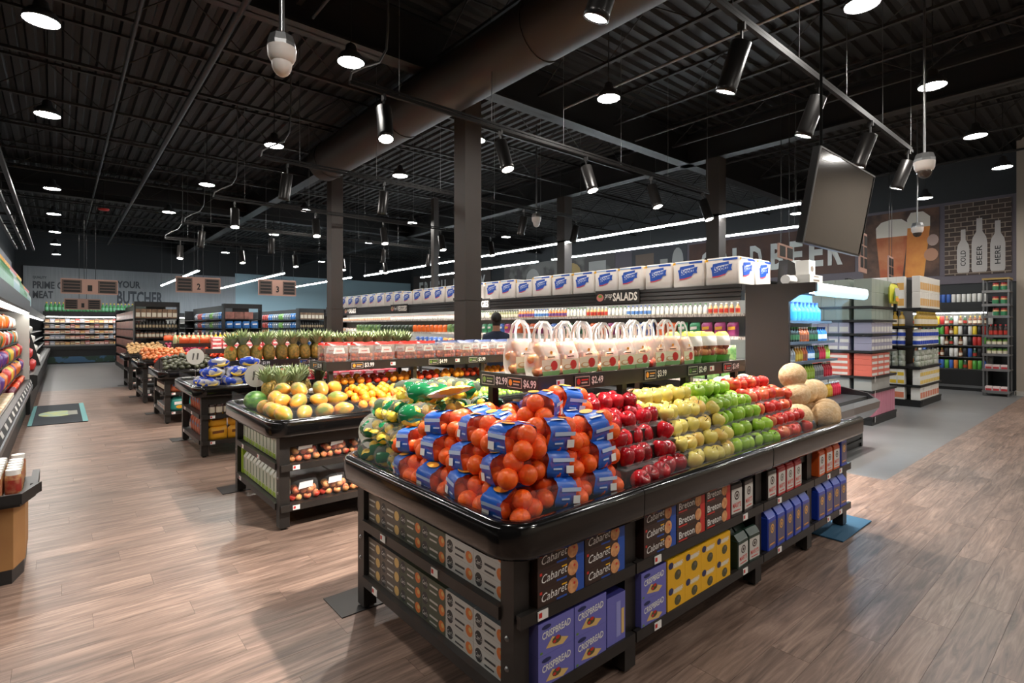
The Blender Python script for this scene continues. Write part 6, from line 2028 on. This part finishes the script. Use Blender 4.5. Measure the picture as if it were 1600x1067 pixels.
for ch, u in zip("COLDBEER", (-2.15, -1.52, -0.91, -0.27, 0.44, 1.05, 1.66, 2.21)):
    ob("letter", MB().ftext(ch, u - 0.21, u + 0.21, -0.36, 0.53, SLET, 0.025, 0.04), s3)
s4 = wall_sign("chalk_picture", "dark printed panel with pale chalk drawings beside the beer lettering", 12.6, 4.05)
ob("print_panel", MB().box(-1.3, 1.3, -0.02, 0.0, -0.8, 0.8, mat("print_slate", (66, 66, 70), rough=0.6)), s4)
ob("drawing_print", MB().fdisc(0.9, 0.2, 0.25, 0.5, mat("print_pale", (170, 168, 164)), 0.024), s4)
ob("drawing_print", MB().frect(-1.1, -0.2, 0.1, 0.6, mat("print_brown2", (110, 92, 80)), 0.024), s4)
ob("drawing_print", MB().frect(0.1, 0.45, -0.6, 0.3, MATS["print_pale"], 0.024), s4)
s5 = wall_sign("dairy_lettering", "brown wall sign with pale FRESH DAIRY lettering far along the wall", 28.0, 4.05)
ob("print_panel", MB().box(-4.2, 4.4, -0.02, 0.0, -0.8, 1.0, mat("sign_umber", (72, 64, 60), rough=0.6)), s5)
u = -3.4
for ch in "FRESH DAIRY":
    if ch != " ":
        ob("letter", MB().ftext(ch, u, u + 0.5, -0.45, 0.55, SLET, 0.025, 0.03), s5)
    u += 0.68
s6 = wall_sign("bottle_picture_panel", "pale printed panel with round pictures on the wall before the dairy sign", 18.6, 4.1)
ob("print_panel", MB().box(-3.8, 3.8, -0.02, 0.0, -0.8, 0.8, mat("print_stone", (120, 118, 114), rough=0.6, rgb2=(84, 80, 78), scale=1.2, soft=0.05)), s6)
ob("drawing_print", MB().fdisc(-1.5, 0.0, 0.5, 0.5, MATS["print_pale"], 0.024), s6)
ob("drawing_print", MB().fdisc(1.2, 0.1, 0.6, 0.45, mat("print_straw", (176, 150, 96)), 0.024), s6)
ob("drawing_print", MB().frect(2.3, 3.3, -0.5, 0.5, MATS["print_pale"], 0.024), s6)

# ================================================================== AISLE SIGNS
SWD = mat("sign_wood_pink", (176, 138, 124), rough=0.6)


def aisle_sign(x, y, z, w, h_, num, lab, rz=0.0, single=False):
    s = thing("aisle_sign", lab, "aisle sign", (x, y, z), rz)
    ob("board", MB().box(-w / 2, w / 2, 0, 0.03, 0, h_, SWD), s)
    for sgn in (-1, 1):
        p = ob("slat_panel", MB().box(sgn * w * 0.31 - w * 0.17, sgn * w * 0.31 + w * 0.17, -0.006, 0, h_ * 0.08, h_ * 0.92, mat("sign_brown2", (96, 78, 70), rough=0.6)), s)
        for k in range(4):
            ob("slat", MB().box(sgn * w * 0.31 - w * 0.14, sgn * w * 0.31 + w * 0.14, -0.012, -0.006, h_ * (0.13 + 0.2 * k), h_ * (0.25 + 0.2 * k), INK), p)
    ob("number", MB().ftext(num, -w * 0.04, w * 0.04, h_ * 0.2, h_ * 0.6, INK, 0.005, 0.03), s)
    for sgn in (-1, 1):
        ob("hanger_rod", MB().tube([(sgn * w * 0.1, 0.015, h_), (sgn * w * 0.1, 0.015, ZD - 0.06 - z)], 0.006, 5, DARK), s)


aisle_sign(0.62, 19.0, 2.55, 1.26, 0.42, "1", "wooden aisle sign numbered one with dark slats above the produce aisle")
aisle_sign(0.55, 22.5, 2.2, 0.95, 0.36, "1", "smaller wooden aisle sign hanging behind and below sign number one")
aisle_sign(3.35, 19.4, 2.72, 1.25, 0.5, "2", "wooden aisle sign numbered two beside the bright tube light")
aisle_sign(5.75, 19.4, 2.72, 1.25, 0.55, "3", "wooden aisle sign numbered three before the second column")
aisle_sign(9.3, 4.3, 2.62, 0.72, 0.26, "7", "small wooden aisle sign under the hung television") if False else None
for (x, y, z, w, h_, lab) in ((9.45, 3.9, 2.80, 0.72, 0.24, "wooden aisle sign with two dark boards just under the television"), (12.2, 3.55, 2.72, 0.62, 0.8, "tall wooden aisle sign before the beer glass picture"), (15.4, 3.9, 2.6, 0.6, 0.75, "tall wooden aisle sign before the amber beer glass")):
    s = thing("aisle_sign", lab, "aisle sign", (x, y, z), 0.1)
    ob("board", MB().box(-w / 2, w / 2, 0, 0.03, 0, h_, SWD), s)
    for sgn in (-1, 1):
        n_ = 1 if h_ < 0.4 else 3
        for k in range(n_):
            ob("slat", MB().box(sgn * w * 0.27 - w * 0.19, sgn * w * 0.27 + w * 0.19, -0.008, 0, h_ * (0.12 + k * 0.86 / n_), h_ * (0.12 + (k + 0.85) * 0.86 / n_), INK), s)
    for sgn in (-1, 1):
        ob("hanger_rod", MB().tube([(sgn * w * 0.3, 0.015, h_), (sgn * w * 0.3, 0.015, ZD - 0.06 - z)], 0.006, 5, DARK), s)

# ================================================================== FAR GONDOLAS
def far_gondola(xa, xb, ya, yb, zs, top, lab):
    g = thing("gondola_shelf", lab, "shelf unit", (0, 0, 0))
    ob("base", MB().box(xa, xb, ya, yb, 0, zs[0] - 0.02, GND), g)
    ob("header", MB().box(xa, xb, ya + 0.02, ya + 0.08, top - 0.16, top, GND), g)
    ob("back_panel", MB().box(xa + 0.35, xb - 0.35, ya + 0.40, yb, zs[0] - 0.02, top, GND), g)
    ob("end_panel", MB().box(xa, xa + 0.03, ya, ya + 0.42, 0, top, GND).box(xb - 0.03, xb, ya, ya + 0.42, 0, top, GND), g)
    ob("far_panel", MB().box(xa, xb, yb - 0.03, yb, 0, top - 0.1, GND), g)
    for z in zs:
        ob("shelf", MB().box(xa, xb, ya, yb, z - 0.025, z, GND), g)
    return g


ZF = [0.16, 0.55, 0.92, 1.28, 1.58, 1.92]
far_gondola(1.8, 3.05, 20.9, 28.8, ZF, 2.46, "tall black shelf unit of jars and dark bottles beyond the last table")
far_gondola(4.4, 5.65, 20.9, 28.8, ZF, 2.46, "tall black shelf unit of tan packs beyond the pineapples")
far_gondola(7.0, 8.25, 20.9, 28.8, ZF, 2.35, "tall black shelf unit beside the second column, far end")
TANP = pack("coffee_pack", 0.135, 0.12, 0.30, hue("coffee_tan", (150, 118, 90), rgb2=(120, 92, 70), scale=9), hue("cream_label", (226, 216, 196)))
DKBT = bottle("sauce_bottle", 0.26, 0.038, hue("bottle_black", (30, 26, 24)), hue("lid_black", (24, 24, 24)), hue("bottle_tan_label", (170, 150, 120)))
BRWJ = jar("spice_jar", 0.20, 0.05, hue("jar_brown", (140, 96, 66)), hue("lid_black", (24, 24, 24)), hue("cream_label", (226, 216, 196)))
PNKB = pack("pantry_pack", 0.30, 0.2, 0.25, hue("pink_brown", (170, 112, 100), rgb2=(130, 90, 80), scale=6), None)
BLUP = chips("chip_bag", 0.26, 0.26, 0.14, hue("chip_blue", (60, 120, 190)), hue("white_print", (240, 236, 232)))
GRYP = chips("chip_bag", 0.26, 0.26, 0.14, hue("chip_grey", (120, 130, 140)), hue("white_print", (240, 236, 232)))
LIMP = chips("chip_bag", 0.26, 0.26, 0.14, hue("chip_lime", (120, 170, 80)), None)
REDP = chips("chip_bag", 0.26, 0.26, 0.14, hue("chip_red", (170, 70, 60)), None)
for (xa, xb, nm, tops) in ((1.83, 3.02, "first", (DKBT, BRWJ)), (4.43, 5.62, "second", (BLUP, BRWJ)), (7.03, 8.2, "third", (DKBT, BLUP))):
    where = f"of the {nm} far shelf unit"
    row(TANP if nm != "second" else PNKB, "S", xa, xb, 20.93, 1.921, 0.145 if nm != "second" else 0.31, f"tan pack on the top shelf {where}, " + "{n} from the aisle", "pack", "tan packs " + where)
    row(tops[0], "S", xa, xb, 20.99, 1.581, 0.09 if tops[0] is DKBT else 0.28, f"packed goods on the second shelf {where}, " + "{n} from the aisle", "goods", "second shelf goods " + where)
    row(BRWJ, "S", xa, xb, 20.98, 1.281, 0.11, f"brown jar on the third shelf {where}, " + "{n} from the aisle", "jar", "brown jars " + where)
    row(tops[1], "S", xa, xb, 21.0, 0.921, 0.11 if tops[1] is BRWJ else 0.28, f"packed goods on the fourth shelf {where}, " + "{n} from the aisle", "goods", "fourth shelf goods " + where)
    if nm == "first":
        for k, z in enumerate(ZF):
            row(PNKB, "W", 21.4, 28.7, 1.82, z + 0.001, 0.32, f"pink-brown pantry pack on the aisle side, {nth(k)} shelf from the floor, " + "{n} along", "pack", "pantry packs on the aisle side")
    else:
        for k, z in enumerate(ZF[2:]):
            row([BLUP, GRYP, LIMP, GRYP, BLUP, REDP, GRYP], "W", 21.4, 27.0, xa + 0.1, z + 0.001, 0.30, f"chip bag on the side {where}, {nth(k)} row, " + "{n} along", "bag", "chip bags " + where)

# ================================================================== MEAT WALL AT THE FAR END
mw = thing("meat_case", "long refrigerated meat case along the far wall under green bottles", "refrigerated case", (0, 0, 0))
MY = 30.6
ob("base", MB().box(-0.6, 6.6, MY, 32.4, 0.0, 0.62, DARK), mw)
ob("picture_band", MB().box(-0.6, 6.6, MY - 0.012, MY, 0.05, 0.32, mat("kick_print", (60, 92, 120), rough=0.5, rgb2=(40, 60, 48), scale=3, soft=0.03)), mw)
ob("bumper", MB().box(-0.6, 6.6, MY - 0.05, MY, 0.62, 0.82, DARK).box(-0.6, 6.6, MY - 0.055, MY - 0.05, 0.78, 0.83, GREYM), mw)
ob("back_panel", MB().box(-0.6, 6.6, 32.2, 32.4, 0.6, 2.3, CASEB), mw)
ob("canopy", MB().box(-0.6, 6.6, MY + 0.25, 32.4, 2.1, 2.32, DARK), mw)
ob("lamp", MB().box(-0.5, 6.5, MY + 0.4, MY + 0.46, 2.06, 2.09, CASEL), mw)
MZ = [0.84, 1.10, 1.34, 1.58, 1.82]
for k, z in enumerate(MZ):
    ob("shelf", MB().box(-0.6, 6.6, MY + 0.02 + 0.12 * k, 32.2, z - 0.02, z, CASEB), mw)
MP = [pack("meat_pack", 0.16, 0.2, h_, hue("meat_" + n_, c_), hue("pack_print_" + n_, d_)) for n_, c_, d_, h_ in (("pink", (206, 150, 130), (226, 200, 190), 0.13), ("amber", (200, 140, 90), (230, 196, 130), 0.12), ("cream", (222, 206, 180), (196, 120, 90), 0.12), ("red", (150, 76, 70), (220, 190, 180), 0.17), ("steel", (134, 138, 150), (200, 190, 190), 0.17), ("brown", (130, 96, 76), (206, 180, 140), 0.15))]
for k, z in enumerate(MZ):
    row(MP, "S", -0.55, 3.4, MY + 0.05 + 0.12 * k, z + 0.001, 0.172, mix=True, lab=f"packed meat on the far case, {nth(k)} shelf from the floor, " + "{n} from the produce wall", cat="meat pack", group=f"meat packs shelf {nth(k)}")
GB = bottle("soda_bottle", 0.40, 0.066, hue("soda_green", (56, 140, 70)), hue("cap_yellow", (240, 180, 50)), hue("soda_label", (120, 180, 140)), 9)
GB2 = bottle("soda_bottle", 0.40, 0.066, hue("soda_clear", (190, 206, 200)), hue("lid_pink2", (214, 120, 120)), hue("soda_label2", (150, 190, 190)), 9)
row(GB, "S", -0.55, 3.6, MY + 0.45, 2.321, 0.14, "green soda bottle with yellow cap above the far meat case, {n} from the produce wall", "bottle", "green bottles above the meat case")

def wall_words(name, lab, x, z, items, mt):
    s = thing(name, lab, "wall sign", (x, 32.48, z))
    for wd, u0, u1, v0, v1 in items:
        ob("lettering", MB().ftext(wd, u0, u1, v0, v1, mt, 0.0, 0.03), s)


SLATE = mat("letter_slate", (64, 68, 74), rough=0.6)
wall_words("meat_lettering", "dark PRIME CUT MEAT lettering on the pale far wall", 0.0, 2.9, [("QUALITY", -0.98, -0.5, 0.92, 1.05), ("PRIME CUT", -0.98, 0.45, 0.48, 0.82), ("MEAT", -0.98, -0.28, 0.04, 0.38)], SLATE)
wall_words("butcher_lettering", "tall dark BUTCHER lettering on the pale far wall", 2.1, 2.75, [("YOUR", 0.0, 0.95, 0.8, 1.15), ("BUTCHER", 0.0, 1.9, 0.0, 0.66)], SLATE)

# ================================================================== PRODUCE CASE ON THE AISLE'S OTHER SIDE
LX = -0.50
pc = thing("produce_case", "long black refrigerated produce case along the aisle with lit canopy", "refrigerated case", (0, 0, 0))
PYA, PYB = 1.6, 13.4
ob("base", MB().prism([(LX, 0.0), (LX, 0.36), (LX + 0.07, 0.46), (LX + 0.09, 0.58), (LX + 0.06, 0.66), (LX, 0.66), (LX - 1.05, 0.60), (LX - 1.05, 0.0)], PYA, PYB, DARK, axis="y"), pc)
ob("bumper", MB().prism([(LX + 0.065, 0.45), (LX + 0.10, 0.50), (LX + 0.10, 0.56), (LX + 0.085, 0.58)], PYA, PYB, GREYM, axis="y"), pc)
ob("price_rail", MB().prism([(LX + 0.06, 0.66), (LX + 0.085, 0.60), (LX + 0.092, 0.605), (LX + 0.068, 0.67)], PYA, PYB, INK, axis="y"), pc)
for i in range(16):
    ob("price_card", MB().prism([(LX + 0.070, 0.665), (LX + 0.0905, 0.612), (LX + 0.0925, 0.613), (LX + 0.072, 0.667)], 5.2 + 0.52 * i, 5.38 + 0.52 * i, PALG, axis="y"), pc)
ob("back_panel", MB().box(LX - 1.05, LX - 0.95, PYA, PYB, 0.6, 2.1, mat("case_back_pale", (186, 184, 176), rough=0.5)), pc)
ob("canopy", MB().prism([(LX - 1.0, 2.12), (LX + 0.06, 2.12), (LX + 0.06, 1.93), (LX - 0.02, 1.89), (LX - 1.0, 1.99)], PYA, PYB, DARK, axis="y"), pc)
ob("lamp", MB().prism([(LX + 0.03, 1.905), (LX - 0.03, 1.875), (LX - 0.035, 1.885), (LX + 0.025, 1.918)], PYA + 0.05, PYB - 0.05, CASEL, axis="y"), pc)
ob("end_panel", MB().box(LX - 1.0, LX + 0.05, PYB, PYB + 0.04, 0.66, 2.12, MATS["case_back_pale"]).box(LX - 1.0, LX + 0.05, PYB, PYB + 0.04, 0, 0.66, DARK), pc)
LSH = [(0.86, LX - 0.04), (1.12, LX - 0.07), (1.37, LX - 0.10), (1.62, LX - 0.13)]
for z, x in LSH:
    ob("shelf", MB().box(LX - 0.96, x, PYA, PYB, z - 0.02, z, DARK), pc)
VEG = [chips("vegetable_bag", 0.22, 0.20, 0.14, hue("veg_orange", (236, 120, 40))), chips("vegetable_bag", 0.22, 0.20, 0.14, hue("veg_red", (196, 50, 44))), chips("vegetable_bag", 0.22, 0.20, 0.14, hue("veg_green", (96, 140, 60), rgb2=(60, 100, 44), scale=14)), chips("vegetable_bag", 0.22, 0.20, 0.14, hue("veg_yellow", (232, 196, 70))), chips("vegetable_bag", 0.22, 0.20, 0.14, hue("veg_purple", (96, 56, 130))), chips("vegetable_bag", 0.22, 0.20, 0.14, hue("veg_white", (226, 220, 210))), chips("vegetable_bag", 0.22, 0.20, 0.14, hue("veg_teal", (60, 150, 140))), chips("vegetable_bag", 0.22, 0.20, 0.14, hue("veg_brown", (150, 96, 60)))]
pats = [[7, 1, 0, 3, 4, 4, 0], [3, 2, 6, 3, 4, 1], [2, 1, 0, 2, 5, 7, 6], [5, 0, 0, 7, 5, 0, 1, 2]]
for k, (z, x) in enumerate(LSH):
    row([VEG[q] for q in pats[k] * 3], "E", 4.6, 13.3, x - 0.06, z + 0.001, 0.235, mix=True, rj=0.35, sj=0.12, lab=f"bagged vegetables in the produce case, {nth(k)} shelf up, " + "{n} along the aisle", cat="vegetable bag", group=f"vegetable bags shelf {nth(k)}")
LFR = [ball_proto("fruit", M_TOMA, 0.05, 0.05, 0.048, 9, 6), ball_proto("fruit", M_PAPP, 0.05, 0.05, 0.048, 9, 6), ball_proto("fruit", M_ORNG, 0.05, 0.05, 0.048, 9, 6), ball_proto("fruit", hue("plum", (96, 30, 44)), 0.05, 0.05, 0.048, 9, 6)]
WPK = pack("wrapped_tray", 0.2, 0.14, 0.06, hue("tray_cream", (230, 218, 196), rgb2=(206, 170, 120), scale=10), hue("white_print", (240, 236, 232)))
row(WPK, "E", 4.6, 10.2, LX - 0.0, 0.665, 0.215, "wrapped white tray at the front of the produce case, {n} along the aisle", "tray", "wrapped trays in the produce case")
for r in range(2):
    row([LFR[3], LFR[0], LFR[1], LFR[2], LFR[1]], "E", 10.2, 13.3, LX - 0.05 - 0.1 * r, 0.665, 0.105, f"round red fruit at the front of the produce case, {'front' if r == 0 else 'back'} row, " + "{n} along", "fruit", "loose fruit in the produce case")
row([GB, GB2, GB, GB, GB2, GB], "E", 4.6, 13.3, LX - 0.08, 2.121, 0.15, "soda bottle on the produce case canopy, {n} along the aisle", "bottle", "bottles on the produce case")

pc2 = thing("chilled_case", "second black chilled case of white packs beyond the produce case", "refrigerated case", (0, 0, 0))
QA, QB = 13.5, 29.8
ob("base", MB().prism([(LX + 0.06, 0.0), (LX + 0.06, 0.40), (LX + 0.16, 0.55), (LX + 0.16, 0.72), (LX + 0.1, 0.74), (LX - 1.05, 0.70), (LX - 1.05, 0.0)], QA, QB, DARK, axis="y"), pc2)
ob("end_panel", MB().prism([(LX + 0.14, 0.70), (LX - 0.05, 1.5), (LX - 0.12, 1.9), (LX - 0.22, 1.9), (LX - 0.2, 1.4), (LX - 0.02, 0.7)], 16.8, 16.86, DARK, axis="y"), pc2)
ob("back_panel", MB().box(LX - 1.05, LX - 0.95, QA, QB, 0.7, 2.05, MATS["case_back_pale"]), pc2)
ob("canopy", MB().box(LX - 1.0, LX - 0.02, QA, QB, 1.92, 2.1, DARK), pc2)
ob("lamp", MB().box(LX - 0.12, LX - 0.07, QA + 0.05, QB - 0.05, 1.89, 1.915, CASEL), pc2)
WP2 = pack("white_pack", 0.24, 0.16, 0.10, hue("pack_white", (222, 220, 214), rgb2=(190, 196, 190), scale=8), hue("pack_pink", (206, 150, 150)))
for k in range(4):
    z = 0.755 + 0.24 * k
    ob("shelf", MB().box(LX - 0.96, LX + 0.04 - 0.05 * k, QA, QB, z - 0.02, z, DARK), pc2)
    row([WP2, VEG[1], WP2, WP2, VEG[5]], "E", 13.6, 18.6, LX + 0.02 - 0.05 * k, z + 0.001, 0.25, f"white pack in the second chilled case, {nth(k)} shelf up, " + "{n} along", "pack", f"white packs shelf {nth(k)}")
row([GB, GB2], "E", 13.6, 17.6, LX - 0.12, 2.101, 0.15, "soda bottle on the second chilled case, {n} along", "bottle", "bottles on the second case")
# sign band high on the wall over the case
sb = thing("sign_band", "pale printed sign band high on the wall over the produce case", "wall sign", (-1.585, 0, 2.6))
ob("frame_panel", MB().box(0, 0.03, 4.0, 30.0, -0.1, 1.7, mat("band_grey", (134, 134, 138), rough=0.6)), sb)
for i, (a, b, c) in enumerate(((8.0, 11.4, (150, 120, 96)), (11.8, 16.0, (176, 178, 180)), (16.4, 22.0, (170, 172, 176)))):
    ob("print_panel", MB().box(0.03, 0.045, a, b, 0.0, 1.6, mat("band_print_%d" % i, c, rough=0.6)), sb)
ob("drawing_print", MB().add([(0.047, 13.9 + 1.1 * math.cos(a), 0.9 + 0.45 * math.sin(a)) for a in [2 * PI * k / 18 for k in range(18)]], [tuple(range(18))], SLATE), sb)

# ================================================================== JAR STAND BY THE AISLE
js = thing("jar_stand", "brown carton display stand with black tray beside the produce case", "display stand", (0, 0, 0))
KR = mat("kraft_board", (150, 108, 62), rough=0.7, rgb2=(140, 98, 56), scale=3)
poly = [(-0.75, 4.68), (-0.24, 4.68), (-0.19, 4.86), (-0.19, 5.3), (-0.75, 5.3)]
ob("kick", MB().prism(poly, 0.0, 0.09, DARK), js)
ob("body", MB().prism([(x + (0.0 if x < -0.5 else 0.006), y) for x, y in poly], 0.09, 0.50, KR), js)
ob("tray", MB().prism([(-0.76, 4.62), (-0.20, 4.62), (-0.13, 4.86), (-0.13, 5.32), (-0.76, 5.32)], 0.50, 0.54, DARK).prism([(-0.76, 4.60), (-0.19, 4.60), (-0.11, 4.86), (-0.10, 4.88), (-0.14, 4.87), (-0.21, 4.63), (-0.76, 4.63)], 0.52, 0.585, DARK).box(-0.16, -0.12, 4.86, 5.32, 0.52, 0.585, DARK), js)
SPJ = jar("snack_jar", 0.17, 0.042, hue("jar_rust", (150, 76, 50), rgb2=(206, 176, 120), scale=14), hue("lid_bright", (232, 230, 224)), hue("jar_label_mix", (190, 150, 110), rgb2=(150, 50, 40), scale=10))
for a in range(5):
    for b in range(7):
        spawn(SPJ, f"snack jar on the carton stand, {nth(a)} from the aisle, {nth(b)} row back", "jar", "jars on the carton stand", (-0.24 - 0.09 * a, 4.70 + 0.088 * b + (0.0 if a else 0.1 if b > 5 else 0), 0.541)) if not (a == 0 and b < 1) else None

# ================================================================== FLOOR MAT
fm = thing("floor_mat", "dark floor mat with teal edges and a pale printed band beside the produce case", "mat", (0, 0, 0))
ob("base", MB().cbox(-0.42, 0.36, 11.8, 14.65, 0.001, 0.012, mat("mat_dark", (38, 44, 50), rough=0.9), 0.003), fm)
ob("edge_band", MB().box(0.29, 0.365, 11.8, 14.65, 0.0121, 0.014, mat("mat_teal", (110, 160, 160), rough=0.9)), fm)
ob("edge_band", MB().box(-0.425, -0.37, 11.8, 14.65, 0.0121, 0.014, MATS["mat_teal"]), fm)
ob("print", MB().add([(-0.05 + 0.27 * math.cos(a), 13.15 + 0.42 * math.sin(a), 0.0135) for a in [2 * PI * k / 18 for k in range(18)]], [tuple(range(18))], mat("mat_print", (150, 172, 164), rough=0.9, rgb2=(186, 190, 120), scale=5)).add([(0.1, 12.85, 0.0137), (0.24, 12.85, 0.0137), (0.24, 13.45, 0.0137), (0.1, 13.45, 0.0137)], [(0, 1, 2, 3)], mat("mat_print2", (150, 150, 140), rough=0.9)), fm)

# ================================================================== SHOPPER
def person(x, y, rz):
    joints = {"pelvis": (0, 0, 0.98), "waist": (0, 0, 1.12), "chest": (0, 0.01, 1.36), "neck": (0, 0.0, 1.56), "head0": (0, -0.01, 1.64), "head1": (0, -0.02, 1.76), "head2": (0, -0.01, 1.86)}
    rad = {"pelvis": (0.16, 0.11), "waist": (0.15, 0.10), "chest": (0.18, 0.12), "neck": (0.058, 0.058), "head0": (0.07, 0.085), "head1": (0.082, 0.10), "head2": (0.05, 0.06)}
    edges = [("pelvis", "waist"), ("waist", "chest"), ("chest", "neck"), ("neck", "head0"), ("head0", "head1"), ("head1", "head2")]
    for s, sg in (("l", -1), ("r", 1)):
        joints.update({s + "sh": (sg * 0.19, 0.01, 1.47), s + "el": (sg * 0.24, 0.03, 1.18), s + "wr": (sg * 0.20, -0.14, 1.0), s + "hip": (sg * 0.095, 0, 0.93), s + "kn": (sg * 0.10, -0.01, 0.50), s + "an": (sg * 0.10, 0.02, 0.09), s + "toe": (sg * 0.11, -0.14, 0.035)})
        rad.update({s + "sh": (0.075, 0.075), s + "el": (0.052, 0.052), s + "wr": (0.036, 0.036), s + "hip": (0.09, 0.095), s + "kn": (0.062, 0.065), s + "an": (0.045, 0.05), s + "toe": (0.04, 0.03)})
        edges += [("chest", s + "sh"), (s + "sh", s + "el"), (s + "el", s + "wr"), ("pelvis", s + "hip"), (s + "hip", s + "kn"), (s + "kn", s + "an"), (s + "an", s + "toe")]
    names = list(joints)
    me = bpy.data.meshes.new("person")
    me.from_pydata([joints[n_] for n_ in names], [(names.index(a), names.index(b)) for a, b in edges], [])
    m, nt, b, _ = _new("person_clothes")
    N, L = nt.nodes, nt.links
    tc = N.new("ShaderNodeTexCoord")
    sp = N.new("ShaderNodeSeparateXYZ")
    L.new(tc.outputs["Object"], sp.inputs[0])
    rp = N.new("ShaderNodeValToRGB")
    rp.color_ramp.interpolation = "CONSTANT"
    el = rp.color_ramp.elements
    el[0].position, el[0].color = 0.0, lin((30, 30, 32))
    el[1].position, el[1].color = 0.06, lin((52, 56, 66))
    for p_, c_ in ((0.49, (34, 44, 66)), (0.782, (176, 132, 110)), (0.83, (30, 24, 22))):
        e_ = el.new(p_)
        e_.color = lin(c_)
    dv = N.new("ShaderNodeMath")
    dv.operation = "DIVIDE"
    dv.inputs[1].default_value = 2.0
    L.new(sp.outputs["Z"], dv.inputs[0])
    L.new(dv.outputs[0], rp.inputs["Fac"])
    L.new(rp.outputs["Color"], b.inputs["Base Color"])
    b.inputs["Roughness"].default_value = 0.8
    me.materials.append(m)
    o = ob("person", me, None, (x, y, 0), (0, 0, rz))
    sk = o.modifiers.new("skin", "SKIN")
    lay = me.skin_vertices[0] if me.skin_vertices else None
    if lay is None:
        bpy.context.view_layer.objects.active = o
        o.select_set(True)
        bpy.ops.mesh.customdata_skin_add()
        lay = me.skin_vertices[0]
    for i, n_ in enumerate(names):
        lay.data[i].radius = rad[n_]
        lay.data[i].use_root = n_ == "pelvis"
    o.modifiers.new("smooth", "SUBSURF").levels = 2
    o.modifiers["smooth"].render_levels = 2
    tag(o, "dark-haired person in a navy jacket standing at the salad case, seen from behind", "person")
    for sg in (-1, 1):
        hm = MB().ball(0.035, 0.02, 0.045, mat("skin_tone", (190, 142, 118), rough=0.6), 8, 6)
        for k in range(4):
            hm.tube([(-0.024 + 0.016 * k, 0, -0.03), (-0.026 + 0.017 * k, -0.01, -0.07 - 0.006 * (k in (1, 2))), (-0.024 + 0.016 * k, -0.03, -0.088 - 0.006 * (k in (1, 2)))], [0.009, 0.0085, 0.006], 6, MATS["skin_tone"])
        hm.tube([(0.03 * -sg, 0, 0.0), (0.045 * -sg, -0.015, -0.03), (0.04 * -sg, -0.03, -0.05)], [0.010, 0.009, 0.006], 6, MATS["skin_tone"])
        ob("hand", hm, o, (sg * 0.195, -0.17, 0.965), (-0.6, 0, 0))
    hair = MB().ball(0.092, 0.108, 0.10, mat("hair_dark", (26, 22, 21), rough=0.6, bump=0.6, scale=60), 14, 10, T((0, 0.012, 1.80)))
    ob("hair", hair, o)
    return o


person(5.75, 7.2, PI * 0.75)

if LONG:
    print("LONGLABELS", len(LONG), sorted({" ".join(x.split()[:7]) for x in LONG})[:40])
